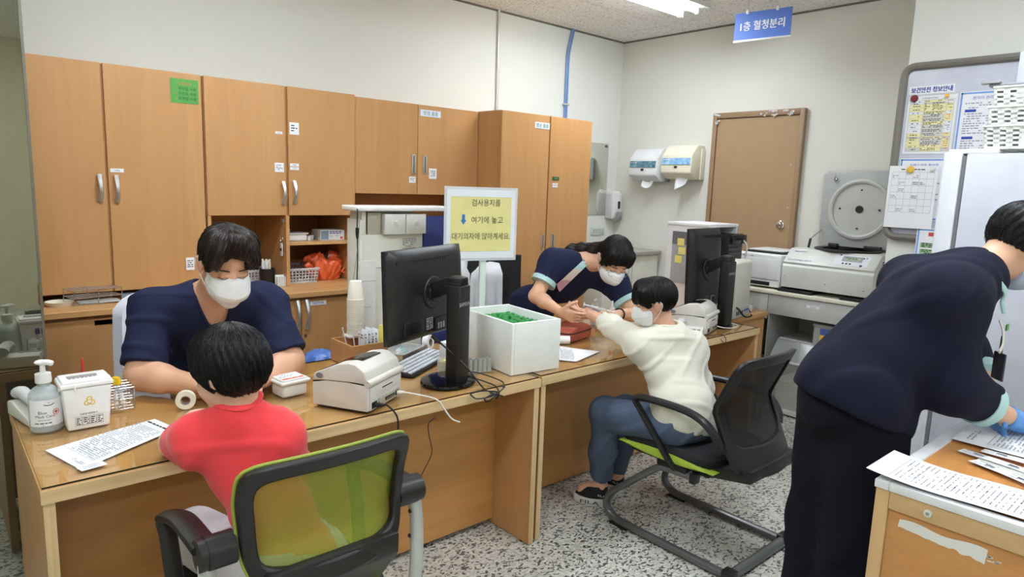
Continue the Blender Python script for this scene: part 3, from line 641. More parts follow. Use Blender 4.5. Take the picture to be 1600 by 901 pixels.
# crumpled clear bag lying between the man and the tub
b = MB(); rg = random.Random(5)
b.sheet(lambda u, v: (.845+.11*u+.01*math.sin(9*v), 2.43+.10*v+.01*math.sin(8*u), GZ+.004+.035*abs(math.sin(3.1*u)*math.sin(3.1*v))*(1+.35*math.sin(17*u+9*v))), 18, 18, .0006)
tag(b.build('plastic_bag', clear('thin_film', (205, 218, 240), .55, .15), loc=(.9, 2.48, GZ)), 'crumpled clear plastic bag beside the tub of wipes', 'bag')
def label_printer(x, y, z, rz, lab):
    """origin at the rear corner next to the cables; local +x along the rear, local +y toward the front"""
    T = rot((x, y, z), rz); t = thing('label_printer', lab, 'printer', (x, y, z), rz); W_, A = .235, M('printer_beige', (214, 210, 202), .5)
    split = [(0, .098), (.08, .102), (.17, .098), (.222, .088)]
    lo = MB(); lo.T = T; lo.prism([(0, .006), (.222, .006), (.222, .088), (.17, .098), (.08, .102), (0, .098)], 'X', 0, W_, bev=.004); lo.build('lower_body', A, t)
    b = MB(); b.T = T; b.box(.012, W_-.012, .01, .21, 0, .008).prism([(.001, .097), (.08, .1015), (.17, .0975), (.221, .0875), (.221, .091), (.17, .1015), (.08, .1055), (.001, .101)], 'X', .001, W_-.001); b.build('dark_gap', BLACK, t)
    up = MB(); up.T = T; up.prism([(.004, .1), (.08, .105), (.17, .101), (.222, .091), (.219, .118), (.12, .162), (.075, .170), (.05, .168), (.014, .146), (.002, .115)], 'X', 0, W_, bev=.006); up.build('cover', A, t)
    s = MB(); s.T = T
    s.add([(.055, .052, .1705), (.055, .085, .1710), (.055, .128, .1600), (W_-.055, .128, .1600), (W_-.055, .085, .1710), (W_-.055, .052, .1705)], [(0, 1, 4, 5), (1, 2, 3, 4)]); s.F = [f[::-1] for f in s.F]
    s.box(.055, W_-.055, .055, .08, .168, .1715, .001); s.prism([(.078, .1712), (.128, .1622), (.128, .158), (.078, .166)], 'X', .055, W_-.055); s.prism([(.128, .1602), (.2, .1285), (.2, .124), (.128, .156)], 'X', .02, W_-.02); s.build('smoked_window', BLACKG, t)
    h = MB(); h.T = T; h.cyl((-.001, .001, .104), (W_+.001, .001, .104), .0125, n=18).build('hinge', A, t)
    p = MB(); p.T = T; p.box(.01, W_-.01, -.006, .004, .008, .09, .002); p.box(.05, .19, -.008, -.0055, .052, .086, .001); p.box(.085, .155, -.0092, -.0075, .072, .0755, m=1)
    p.box(.06, .2, -.012, -.005, .014, .042, .002, m=2); p.box(.10, .165, -.0145, -.011, .022, .034, .002, m=1); p.box(.018, .05, -.009, -.005, .014, .036, .001, m=1); p.box(.172, .19, -.0138, -.011, .02, .036, m=1)
    for i in range(6): p.box(.105+.0095*i, .110+.0095*i, -.0155, -.014, .027, .029, m=2)
    p.build('rear_port_panel', [A, BLACK, M('port_metal', (190, 190, 180), .4, .6)], t)
    b = MB(); b.T = T; b.lathe([(0, -.003), (.014, -.003), (.012, .001), (0, .002)], (-.001, .19, .115), 18, axis='X', sx=1.0, sy=.7); b.build('badge', M('badge_steel_blue', (138, 150, 160), .3, .6), t)
    return T
PT = label_printer(1.099, 1.963, GZ, .512, 'beige label printer on the nearer desk behind the green-backed chair')
def cord(nm, lab, pts, r, mat, n=8, plug=None):
    o = MB().tube(bez(pts, n), r, 7)
    if plug:
        a, b_, rr = plug; o.tube([Vector(a), Vector(a).lerp(Vector(b_), .5), Vector(b_)], [rr, rr, rr*.55], 8)
    return tag(o.build(nm, mat, loc=pts[0]), lab, 'cable')
L = lambda x, y, z: tuple(PT @ Vector((x, y, z)))
cord('power_cable', 'black power cable hanging from the rear of the nearer label printer', [L(.034, -.010, .024), L(.038, -.05, .03), L(.052, -.085, -.01), L(.052, -.09, -.07), L(.05, -.085, -.11), L(.05, -.08, -.2), L(.06, -.06, -.3)], .0032, BLACK, plug=(L(.034, -.011, .024), L(.037, -.046, .03), .009))
cord('usb_cable', 'pale grey data cable trailing from the nearer label printer over the desk edge', [L(.181, -.015, .028), L(.192, -.05, .028), (1.355, 1.972, GZ+.012), (1.378, 1.938, .757), (1.395, 1.927, .728), (1.425, 1.918, .685), (1.46, 1.915, .665)], .003, OFFW, plug=(L(.181, -.015, .028), L(.187, -.042, .031), .0075))
cord('thin_cable', 'thin black cable dangling under the desk edge behind the green-backed chair', [(1.36, 1.93, .70), (1.33, 1.93, .685), (1.335, 1.935, .64), (1.35, 1.935, .57), (1.33, 1.94, .52), (1.31, 1.96, .46)], .0018, BLACK)
# ---------------------------------------------------------------- monitors
def monitor(lab, bx, by, bz, ang, w, h, zc, dist, colh, wordmark=True, tiltback=.04, ports=True, base=1.0):
    """(bx,by) centre of the stand column foot; ang: direction of the screen's long side; the back faces local -y"""
    t = thing('monitor', lab, 'monitor', (bx, by, bz), ang); T = rot((bx, by, bz), ang)
    b = MB(); b.T = T; b.lathe([(0, 0), (.122, 0), (.125, .004), (.122, .012), (.10, .0165), (0, .018)], (0, .035*base, 0), 48, sx=base, sy=.86*base); b.build('stand_base', BLACKG, t)
    b = MB(); b.T = T; b.prism([(-.04, -.03), (-.033, -.038), (.033, -.038), (.04, -.03), (.04, .02), (.03, .032), (-.03, .032), (-.04, .02)], 'Z', .012, colh*.97, bev=.004)
    b.prism([(-.036, -.028), (.036, -.028), (.036, .026), (-.036, .026)], 'Z', colh*.96, colh, bev=.004)
    if wordmark: b.text('SAMSUNG', .021, (.0, -.0384, colh*.80), XR, ZU, 1)
    b.build('stand_column', [BLACK, M('wordmark_silver', (190, 192, 195), .4)], t)
    a = MB(); a.T = T; a.box(-.034, .034, -.03, .03, colh*.9, colh+.02, .008).prism([(-.03, colh-.035), (-.03, colh+.02), (.02, colh+.024), (dist-.02, zc+.035), (dist-.02, zc-.035), (.02, colh-.035)], 'X', -.028, .028, bev=.005); a.build('arm', BLACK, t)
    P = T @ Matrix.Translation((0, dist, zc)) @ Matrix.Rotation(-tiltback, 4, 'X')
    s = MB(); s.T = P
    # shell: shallow curved back
    def back(u, v):
        x = (u-.5)*w; z = (v-.5)*h; e = max(abs(u-.5), abs(v-.5))*2
        q = 1-max(0, (max(abs(u-.5)*2, 0)))**6; q2 = 1-(abs(v-.5)*2)**6
        return (x, -.004-.034*(q*q2)**.5, z)
    s.sheet(back, 28, 20)
    s.box(-w/2, w/2, -.006, .018, -h/2, h/2, .004)
    s.build('shell', BLACK, t)
    s = MB(); s.T = P; s.box(-w/2+.014, w/2-.014, .0181, .019, -h/2+.018, h/2-.014).build('screen', M('screen_dark', (20, 22, 28), .15), t)
    d = MB(); d.T = P; d.lathe([(0, -.044), (.062, -.044), (.066, -.041), (.066, -.03), (0, -.03)], n=36, axis='Y').lathe([(0, -.05), (.034, -.05), (.036, -.043), (0, -.043)], n=28, axis='Y'); d.F = [f[::-1] for f in d.F]
    for k in range(4): an = PI/4+k*PI/2; d.ball((.052*math.cos(an), -.0442, .052*math.sin(an)), (.003, .0012, .003), m=1, n=8, k=6)
    d.build('mount_plate', [BLACK, M('screw_grey', (120, 120, 120), .4, .6)], t)
    if ports:
        v = MB(); v.T = P
        for i in range(26): v.box(-w/2+.035+i*.0165, -w/2+.040+i*.0165, -.0302-.006*min(1, min(i, 25-i)/6), -.024, h/2-.058, h/2-.04, m=0)
        v.build('vent_slots', BLACK, t); v = MB(); v.T = P
        v.box(-w/2+.06, -w/2+.19, -.039, -.03, -h/2+.03, -h/2+.085, .002, m=0)
        for i in range(8): v.box(-w/2+.07, -w/2+.18, -.0396, -.0385, -h/2+.036+i*.0055, -h/2+.038+i*.0055, m=1)
        v.build('rear_grille', [BLACK, BLACKG], t); v = MB(); v.T = P
        v.box(-w/2+.205, -w/2+.25, -.0395, -.0385, -h/2+.035, -h/2+.082, m=2); v.dashes((-w/2+.207, -.0396, -h/2+.078), XR, ZU, .038, 6, .007, .003, 1, 3)
        v.build('rating_label', [BLACK, BLACKG, M('rating_label', (150, 152, 156), .6)], t); v = MB(); v.T = P
        v.box(-w/2+.26, w/2-.12, -.046, -.03, -h/2+.02, -h/2+.075, .003, m=0)
        for i in range(3): v.box(-w/2+.275+.018*i, -w/2+.285+.018*i, -.0475, -.0455, -h/2+.03, -h/2+.055, m=3)
        v.build('port_cover', [BLACK, BLACKG, BLACK, GREYP], t)
    return T, P
MT, MP = monitor('black monitor on the nearer desk seen from behind', 1.565, 2.085, GZ, .37, .51, .36, .355, .155, .41)
L = lambda x, y, z: tuple(MT @ Vector((x, y, z)))
cord('power_cable', 'black cable running from the nearer monitor down past its stand foot', [L(-.05, .085, .19), L(-.05, .03, .16), L(-.02, -.06, .08), L(.0, -.13, -.0), L(.02, -.17, -.02), L(.05, -.19, -.035)], .0035, BLACK, plug=(L(-.05, .085, .19), L(-.05, .04, .165), .007))
pts = []
for k in range(24): a = k*.55; r = .05+.012*math.sin(k*1.7); pts.append((1.60+.03*math.sin(k*.3)+r*math.cos(a), 1.925+.012*math.cos(a*1.3), .715+.022*math.sin(a)+.002*k))
cord('cable_loop', 'tangled loop of black cable hanging over the desk edge near the nearer monitor', [(1.60, 2.14, .80), (1.63, 2.08, .775), (1.66, 2.0, .763), (1.665, 1.95, .757), (1.66, 1.925, .73)]+pts+[(1.68, 1.93, .76), (1.72, 1.98, .762), (1.66, 2.05, .79), (1.6, 2.09, .80)], .0026, BLACK, 6)
# ---------------------------------------------------------------- further things on the nearer desk
def keyboard():
    x, y, rz = 1.60, 2.40, .52; t = thing('keyboard', 'grey keyboard lying behind the nearer monitor', 'keyboard', (x, y, GZ), rz); T = rot((x, y, GZ), rz)
    b = MB(); b.T = T; b.prism([(-.07, 0), (.07, 0), (.07, .022), (-.07, .01)], 'X', -.2, .2, bev=.003).build('case', BLACK, t)
    b = MB(); b.T = T
    for j in range(5):
        for i in range(19): b.box(-.192+i*.0202, -.175+i*.0202, -.062+j*.0235, -.042+j*.0235, .011+.0021*j, .019+.0021*j, .002, seg=1)
    b.build('keys', M('key_grey', (196, 200, 204), .5), t)
keyboard()
def syringe(x, y, z, ang, lab, grp=None, L_=.08, d=None, cap=(90, 190, 200), scale=1.0):
    d = d or (math.cos(ang), math.sin(ang), 0); q = Vector((0, 0, 1)).rotation_difference(Vector(d).normalized()).to_matrix().to_4x4(); T = Matrix.Translation((x, y, z)) @ q @ Matrix.Scale(scale, 4)
    t = thing('syringe', lab, 'syringe', (x, y, z), group=grp)
    b = MB(); b.T = T; b.lathe([(0, 0), (.006, 0), (.006, .055), (.002, .058), (.002, .062), (0, .062)], n=14); b.lathe([(0, -.001), (.011, -.001), (.011, .001), (0, .001)], n=14, sy=.6); b.build('barrel', clear('clear_plastic'), t)
    b = MB(); b.T = T; b.lathe([(0, -.03), (.009, -.03), (.009, -.028), (.0025, -.027), (.0025, .02), (.0054, .02), (.0054, .024), (0, .024)], n=12); b.build('plunger', WHITE, t)
    b = MB(); b.T = T; b.lathe([(0, .06), (.0032, .06), (.0028, .07), (.002, .092), (0, .092)], n=10); b.build('needle_cap', M('cap_%d' % cap[0], cap, .4), t)
def tray():
    x, y, rz = 1.625, 2.585, .5; t = thing('steel_tray', 'small steel tray holding syringes behind the nearer monitor', 'tray', (x, y, GZ), rz); b = MB(); b.T = rot((x, y, GZ), rz)
    b.box(-.1, .1, -.06, .06, 0, .003)
    for a in ((-.1, .1, -.062, -.058), (-.1, .1, .058, .062), (-.102, -.098, -.062, .062), (.098, .102, -.062, .062)): b.box(*a, 0, .028, .001)
    b.box(-.108, .108, -.068, -.06, .026, .029).box(-.108, .108, .06, .068, .026, .029).box(-.108, -.1, -.068, .068, .026, .029).box(.1, .108, -.068, .068, .026, .029)
    b.build('tray', STEEL, t)
tray()
for i, (dx, dy, w) in enumerate(((-.05, -.02, 'nearest'), (-.02, .005, 'middle'), (.01, .03, 'farthest'))): syringe(1.60+dx*.6, 2.57+dy, GZ+.016, .35+.2*i, 'wrapped syringe with teal cap in the steel tray, %s of three' % w, 'syringes in the tray')
def sponge_box():
    x, y = 1.66, 2.255; t = thing('sponge_box', 'small clear box with a yellow sponge beside the nearer monitor stand', 'box', (x, y, GZ), .3); T = rot((x, y, GZ), .3)
    b = MB(); b.T = T
    for a in ((-.045, .045, -.035, -.033), (-.045, .045, .033, .035), (-.045, -.043, -.035, .035), (.043, .045, -.035, .035)): b.box(*a, 0, .05)
    b.box(-.045, .045, -.035, .035, 0, .002).build('box', clear('clear_plastic'), t)
    b = MB(); b.T = T; b.box(-.04, .04, -.03, .03, .003, .042, .004).build('sponge', M('yellow_sponge', (222, 214, 110), .95, bump=.5, bscale=250), t)
sponge_box()
t = thing('medicine_box', 'white printed medicine carton behind the yellow sponge', 'box', (1.745, 2.36, GZ), .25); b = MB(); b.T = rot((1.745, 2.36, GZ), .25)
b.box(-.05, .05, -.03, .03, 0, .095, .0015); b.dashes((-.043, -.0305, .085), XR, ZU, .08, 5, .014, .005, 1, 8); b.rect((-.04, -.0305, .012), XR, ZU, .05, .02, 2); b.build('carton', [WPAPER, GREYINK, M('pale_green_print', (150, 196, 140), .6)], t)
ring_roll('tape_roll', 'white tape roll lying on edge beyond the steel tray', 'tape', (1.78, 2.60, GZ+.036), (.5, -.86, .1), .036, .017, .03, WHITE)
t = thing('tube_stand', 'clear plastic tube stand at the foot of the white tube box', 'stand', (1.745, 2.16, GZ), -.3); b = MB(); b.T = rot((1.745, 2.16, GZ), -.3)
for i in range(5): b.lathe([(0, 0), (.011, 0), (.011, .058), (.0095, .058), (.0095, .004), (0, .004)], (-.044+.022*i, 0, 0), 14)
b.box(-.056, .056, -.012, .012, 0, .003).build('tubes', clear('smoky_clear', (214, 220, 216), .6, .1), t)
# wooden organiser box at the desk's back edge
def organiser():
    x0, x1, y0, y1 = 1.325, 1.50, 2.50, 2.695; t = thing('wooden_box', 'open beech box of swabs and slips at the back of the nearer desk', 'box', ((x0+x1)/2, (y0+y1)/2, GZ))
    b = MB(); z0, z1 = GZ, GZ+.095
    b.box(x0, x0+.009, y0, y1, z0, z1).box(x1-.009, x1, y0, y1, z0, z1).box(x0+.009, x1-.009, y0, y0+.009, z0, z1).box(x0+.009, x1-.009, y1-.009, y1, z0, z1).box(x0+.009, x1-.009, y0+.009, y1-.009, z0, z0+.006); b.build('box', WOODV, t)
    rg = random.Random(2)
    for i, (x, y, dx, dy) in enumerate(((1.355, 2.56, -.03, .02), (1.40, 2.60, -.01, .02), (1.385, 2.56, .01, -.01))):
        tag(MB().cyl((x, y, z0+.007), (x+dx, y+dy, z0+.155), .0024, n=8).ball((x+dx, y+dy, z0+.158), (.0035, .0035, .008), n=8, k=6).build('cotton_swab', WHITE, loc=(x, y, z0)), ('leaning swab stick at the left of the beech box', 'upright swab stick in the middle of the beech box', 'short swab stick in front of the slips in the beech box')[i], 'swab', 'swabs in the beech box')
    for i in range(5):
        b = MB(); x = 1.41+.017*i; b.box(x, x+.0035, 2.545, 2.60+.01*(i % 2), z0+.007, z0+.135+.008*(i % 3), .0005)
        b.dashes((x-.0001, 2.595, z0+.125), (0, -1, 0), ZU, .04, 4, .012, .005, 1, i)
        tag(b.build('swab_packet', [WPAPER, INK], loc=(x, 2.57, z0)), 'white sealed packet standing in the beech box, %s from the left' % ('first', 'second', 'third', 'fourth', 'fifth')[i], 'packet', 'packets in the beech box')
    o = MB().box(1.482, 1.488, 2.51, 2.548, z0+.007, z0+.165, .001).build('note_pad', M('yellow_paper', (240, 228, 110), .8), loc=(1.485, 2.53, z0)); tag(o, 'narrow yellow note pad standing at the right of the beech box', 'note pad')
organiser()
def cups():
    x, y = 1.432, 2.665; CP = M('cup_paper', (238, 234, 218), .7)
    z = GZ+.105
    p = MB().lathe([(.0365, 0), (.039, .001), (.039, .005), (.037, .006), (.0262, .085), (.0258, .0855), (0, .084), (0, .083), (.025, .0835), (.0356, .005)], (x, y, z), 32)
    c = p.build('paper_cup', CP, loc=(x, y, z)); n = 20
    tag(c, 'cream paper cup, one in the middle of the tall upside-down stack', 'cup', 'stacked paper cups')
    for k in range(1, n):
        mw = Matrix.Translation((x+.0004*math.sin(k), y, z+.0083*k)); copy_tree(c, mw, None if k < n-1 else 'cream paper cup on top of the tall upside-down stack')
    tag(MB().box(x-.045, x+.045, y-.028, y+.04, GZ+.0955, z, .002).build('cup_tray', WHITE, loc=(x, y, z)), 'white tray across the beech box under the cup stack', 'tray')
cups()
# ---------------------------------------------------------------- white box of green-capped tubes, sign
def tube_box():
    x, y, rz = 1.815, 2.035, -.10; t = thing('tube_box', 'large white open box full of green-capped tubes on the desk', 'box', (x, y, GZ), rz); T = rot((x, y, GZ), rz)
    Wd, Dp, Hh, th = .262, .40, .222, .015; m = M('white_board', (236, 240, 236), .45)
    b = MB(); b.T = T; b.box(th, Wd, 0, th, 0, Hh, .001).build('front_board', m, t)
    b = MB(); b.T = T; b.box(0, th-.001, 0, Dp, 0, Hh, .001).build('left_board', m, t)
    b = MB(); b.T = T; b.box(th, Wd, Dp-th, Dp, 0, Hh, .001).build('back_board', m, t)
    b = MB(); b.T = T; b.box(Wd-th, Wd, th, Dp-th, 0, Hh-.001, .001).box(th, Wd-th, th, Dp-th, 0, .1).build('inner_board', m, t)
    k = 0; proto = None; rg = random.Random(4)
    for j in range(9):
        for i in range(9):
            px, py = .058+i*.0225, .10+j*.031
            if py > .375: continue
            w = T @ Vector((px, py, .105)); mw = Matrix.Translation(w) @ Matrix.Rotation(rz, 4, 'Z') @ Matrix.Rotation(-.16+rg.uniform(-.06, .06), 4, 'Y') @ Matrix.Rotation(rg.uniform(-.08, .08), 4, 'X')
            if proto is None:
                proto = tube_thing(0, 0, 0, GREENC, 'green-capped specimen tube standing among many in the white box', 'green-capped tubes in the white box', h=.09, name='specimen_tube', big=True)
                proto.matrix_world = mw
            else: copy_tree(proto, mw)
tube_box()
def sign():
    a, d = Vector((1.80, 2.515, 0)), Vector((.376, -.098, 0)); ang = math.atan2(d.y, d.x); w = .375
    t = thing('notice_stand', 'laminated yellow notice with blue arrow on a white post', 'sign', (2.005, 2.475, GZ), ang)
    o = Vector((a.x, a.y, 1.19)); u = d.normalized(); n = u.cross(Vector(ZU)); h = .345
    b = MB(); b.T = Matrix.Translation(o) @ Matrix.Rotation(ang, 4, 'Z'); b.box(0, w, 0, .0016, 0, h); b.rect((.012, -.0003, .012), XR, ZU, w-.024, h-.024, 1); b.rect((.032, -.0005, .045), XR, ZU, w-.064, h-.09, 2, .0006)
    for s, fx, fz, ww in (('검사용지를', .56, .79, .148), ('여기에 놓고', .58, .555, .163), ('대기의자에 앉아계세요.', .505, .335, .298)): b.text(s, .036, (fx*w, -.0012, fz*h), XR, ZU, 3, w=ww, lift=.001)
    x, z = .255*w, .555*h; b.add([(x-.0075, -.0022, z+.026), (x-.0075, -.0022, z), (x-.015, -.0022, z), (x, -.0022, z-.022), (x+.015, -.0022, z), (x+.0075, -.0022, z), (x+.0075, -.0022, z+.026)], [(0, 1, 5, 6), (2, 3, 4)], 4)
    for i in (0, 1): b.box(.032, w-.032, -.0013, -.0011, .045-.0008+i*(h-.09), .045+i*(h-.09), m=5)
    b.build('panel', [clear('laminate', (236, 240, 246), .4, .15), M('laminate_white', (232, 238, 246), .3), M('notice_yellow', (228, 220, 150), .6), INK, M('arrow_blue', (52, 116, 196), .6), GREYINK], t)
    p = MB(); p.T = rot((2.005, 2.478, GZ), ang); p.box(-.016, .016, -.006, .010, .006, 1.3-GZ, .002).build('post', M('pale_green_post', (214, 226, 218), .45), t)
    p = MB(); p.T = rot((2.005, 2.478, GZ), ang); p.box(-.07, .07, -.03, .05, 0, .008, .002).build('foot', MATS['pale_green_post'], t)
sign()
# ---------------------------------------------------------------- white lab unit behind the desk
def lab_unit():
    t = thing('lab_unit', 'tall off-white cabinet unit with clear drawers behind the nearer monitor', 'cabinet', (1.69, 2.84, 0)); cr = M('cream_panel', (222, 221, 208), .5)
    x0, x1, y0, y1 = 1.525, 1.862, 2.78, 2.89
    b = MB().box(x0, x1, y0, y1, 0, 1.30, .003).box(x0, x0+.022, y0, y1, 1.30, 1.405).box(x0+.022, x1, y1-.02, y1, 1.30, 1.405); b.box(x0-.016, x0-.002, y0-.012, y1, 0, 1.37, .002); b.box(x0+.012, x1-.001, y0-.0012, y0, 1.138, 1.141, m=1); b.dashes((x0+.22, y0-.001, 1.275), XR, ZU, .08, 6, .009, .004, 1, 3); b.rect((x0+.1, y0-.001, 1.09), XR, ZU, .08, .03, 2); b.dashes((x0+.105, y0-.0012, 1.115), XR, ZU, .07, 2, .012, .007, 1, 6, lift=.001)
    b.build('body', [cr, GREYINK, WPAPER], t)
    MB().box(x0-.045, 2.02, y0-.035, y1, 1.408, 1.432, .006, seg=3).build('top_board', M('gloss_white', (238, 240, 240), .2), t)
    MB().box(x0+.03, x0+.10, y0-.002, y0+.003, 1.30, 1.40).build('smoked_panel', M('taupe_panel', (176, 168, 150), .4), t)
    for i, xa in enumerate((x0+.105, x0+.222)):
        d = MB(); xb = xa+.112; d.box(xa, xb, y0-.03, y0+.08, 1.300, 1.303); d.box(xa, xb, y0-.032, y0-.029, 1.300, 1.395, .001).box(xa, xa+.003, y0-.03, y0+.08, 1.303, 1.395).box(xb-.003, xb, y0-.03, y0+.08, 1.303, 1.395)
        dr = d.build('drawer', clear('drawer_clear', (240, 240, 232), .35, .25), t)
        MB().box(xa+.045, xa+.067, y0-.038, y0-.032, 1.340, 1.362, .003).build('pull', clear('clear_plastic'), dr)
        MB().box(xa+.01, xb-.01, y0-.02, y0+.07, 1.304, 1.36, .004).build('contents', M('drawer_contents', (206, 206, 196), .8), dr)
    MB().box(1.865, 2.085, y0-.01, y0+.012, .3, 1.385, .004).build('blue_panel', M('royal_blue', (38, 52, 118), .55), t)
lab_unit()
b = MB().box(1.475, 1.512, 2.712, 2.716, .80, 1.185)
for i in range(34): b.box(1.4765, 1.4785, 2.7112, 2.7121, .805+.011*i, .810+.011*i, m=1)
b.box(1.48, 1.54, 2.7112, 2.7121, .97, .972, m=1).box(1.512, 1.56, 2.712, 2.716, .80, 1.185); b.box(1.48, 1.56, 2.7112, 2.7121, 1.09, 1.092, m=1)
tag(b.build('tractor_paper', [M('tractor_paper', (228, 226, 220), .8), GREYINK], loc=(1.5, 2.714, .8)), 'strip of perforated printer paper hanging left of the nearer monitor', 'paper')
cord('adapter_cable', 'black cable hanging down the left side of the white lab unit', [(1.482, 2.74, 1.42), (1.479, 2.735, 1.39), (1.478, 2.735, 1.32), (1.480, 2.735, 1.2), (1.477, 2.735, 1.08), (1.481, 2.735, .98), (1.48, 2.735, .8)], .0028, BLACK, plug=((1.478, 2.735, 1.335), (1.478, 2.735, 1.285), .008))
cord('thin_cable', 'thin grey cable looping beside the cup stack', [(1.495, 2.745, 1.415), (1.49, 2.735, 1.36), (1.474, 2.735, 1.2), (1.45, 2.735, 1.05), (1.435, 2.735, .95), (1.45, 2.735, .82)], .0016, GREYP)
# papers against the back panel beyond
tag(MB().box(2.085, 2.165, 3.9, 3.904, .93, 1.185).build('leaflet', M('lilac_paper', (214, 212, 226), .8), loc=(2.12, 3.9, .92)), 'lilac leaflet standing on the worktop left of the white lab unit', 'paper')
tag(MB().box(2.10, 2.21, 3.84, 3.845, .922, 1.04).build('paper_card', M('pink_paper', (240, 160, 190), .8), loc=(2.13, 3.84, .92)), 'pink paper card standing on the worktop left of the white lab unit', 'paper')
tag(MB().box(2.04, 2.22, 3.66, 3.78, .9205, .924).build('paper_pile', WPAPER, loc=(2.12, 3.7, .92)), 'white paper pile lying on the worktop below the pink card', 'paper')
# ---------------------------------------------------------------- worktop and shelf things
wire_rack('wire_rack', 'empty chrome wire tube rack on the worktop under the far-left cabinet', .505, 3.63, .9205, 9, 5, .0235, .07, .22)
tag(MB().box(.53, .70, 3.655, 3.735, .926, .931, .001).build('card', M('grey_card', (180, 184, 182), .6), loc=(.6, 3.7, .92)), 'grey card lying inside the empty wire rack', 'card')
tag(MB().box(.72, .83, 3.72, 3.80, .9205, .944, .004).build('grey_case', M('slate_plastic', (112, 124, 134), .5), loc=(.76, 3.75, .92)), 'flat slate-grey case on the worktop right of the wire rack', 'case')
b = MB(); b.lathe([(0, 0), (.05, 0), (.058, .02), (.056, .02), (.048, .004), (0, .004)], (.455, 3.70, .9205), 28); tag(b.build('dish', M('cream_dish', (226, 220, 200), .4), loc=(.455, 3.70, .9205)), 'cream dish on the worktop left of the wire rack', 'dish')
def basket(nm, lab, x0, x1, y0, y1, z0, h, mat, nx, ny, nz, grp=None, flare=.012, e=.28):
    t = thing(nm, lab, 'basket', ((x0+x1)/2, (y0+y1)/2, z0), group=grp); b = MB(); cx, cy = (x0+x1)/2, (y0+y1)/2
    def wall(p, q, n):
        p, q = Vector(p), Vector(q); mid = Vector((cx, cy, 0)); nrm = (Vector(((p.x+q.x)/2, (p.y+q.y)/2, 0))-mid).normalized()
        f = lambda u, z: p.lerp(q, u)+Vector((0, 0, z))+nrm*flare*z/h+(p.lerp(q, u)-(p+q)/2)*(flare*2/(q-p).length)*z/h
        def strip(u0, u1, za, zb):
            V = [f(u0, za), f(u1, za), f(u1, zb), f(u0, zb)]; V += [v-nrm*.0016 for v in V]
            b.add(V, [(0, 1, 2, 3), (7, 6, 5, 4), (0, 4, 5, 1), (1, 5, 6, 2), (2, 6, 7, 3), (3, 7, 4, 0)])
        ph = h*.84/nz
        for k in range(nz+1): zz = h*.05+ph*k; strip(0, 1, zz-ph*e/2 if k else 0, zz+ph*e/2 if k < nz else h)
        pu = 1/n
        for k in range(n+1): strip(max(0, k*pu-pu*e/2), min(1, k*pu+pu*e/2), 0, h)
    c = [(x0, y0, z0), (x1, y0, z0), (x1, y1, z0), (x0, y1, z0)]
    for i in range(4): wall(c[i], c[(i+1) % 4], nx if i % 2 == 0 else ny)
    for i in range(nx+1): xx = x0+(x1-x0)*i/nx; b.box(xx-.003, xx+.003, y0, y1, z0, z0+.003)
    for i in range(ny+1): yy = y0+(y1-y0)*i/ny; b.box(x0, x1, yy-.003, yy+.003, z0, z0+.003)
    b.build('basket', mat, t)
    r = MB(); f = flare; r.tube([(x0-f, y0-f, z0+h), (x1+f, y0-f, z0+h), (x1+f, y1+f, z0+h), (x0-f, y1+f, z0+h)], .004, 8, closed=True).build('rim', mat, t)
    return t
GRB = M('pale_grey_plastic', (206, 204, 206), .5)
basket('plastic_basket', 'pale grey perforated basket in front of the orange bag', 1.63, 1.80, 3.84, 4.10, .9215, .085, GRB, 9, 12, 4)
basket('plastic_basket', 'pale grey perforated basket behind the black cup of sticks', 1.40, 1.52, 3.93, 4.16, .9215, .08, GRB, 7, 10, 4)
def stick_cup():
    x, y = 1.497, 3.85; t = tag(MB().lathe([(0, 0), (.04, 0), (.043, .006), (.044, .1), (.041, .1), (.04, .005), (0, .005)], (x, y, .9205), 28).build('pen_cup', BLACK, loc=(x, y, .9205)), 'black cup crammed with wrapped sticks, left of the shelf divider', 'cup')
    rg = random.Random(6)
    for k in range(14):
        a = rg.uniform(0, 6.28); r = rg.uniform(.004, .03); dx, dy = math.cos(a)*r, math.sin(a)*r; h = rg.uniform(.12, .15)
        o = MB().box(x+dx-.006, x+dx+.006, y+dy-.0012, y+dy+.0012, .927, .927+h, .0006).build('wrapped_stick', (clear('milky_plastic'), M('stick_wood', (226, 206, 170), .7))[k % 3 == 0], loc=(x+dx, y+dy, .927)); tag(o, 'wrapped stick standing in the black cup', 'stick', 'sticks in the black cup')
stick_cup()
b = MB()
for i in range(5): b.box(1.528+.011*i, 1.536+.011*i, 3.775, 3.80, .9205, .975)
b.box(1.525, 1.577, 3.80, 3.81, .9205, .985, .002); tag(b.build('slide_holder', WHITE, loc=(1.55, 3.79, .92)), 'small white slotted holder at the foot of the shelf divider', 'holder')
t = thing('key_tag', 'white key tag with keys hanging on the shelf divider', 'keys', (1.567, 3.80, 1.18)); MB().box(1.562, 1.567, 3.785, 3.815, 1.095, 1.17, .002).build('tag', WHITE, t)
b = MB(); b.tube([(1.567+.0*i, 3.80+.016*math.cos(i*PI/8), 1.19+.016*math.sin(i*PI/8)) for i in range(16)], .0014, 5, closed=True); b.box(1.565, 1.5675, 3.812, 3.822, 1.13, 1.18).build('key_ring', CHROME, t); MB().box(1.5605, 1.5618, 3.79, 3.812, 1.125, 1.14).build('tag_print', INK, t)
SZ = 1.1725
t = thing('lidded_tub', 'low white lidded tub on the left of the open shelf', 'tub', (1.70, 3.92, SZ)); MB().box(1.635, 1.755, 3.87, 3.97, SZ, SZ+.04, .008).build('tub', WHITE, t); MB().box(1.628, 1.762, 3.863, 3.977, SZ+.04, SZ+.048, .003).build('lid', WHITE, t)
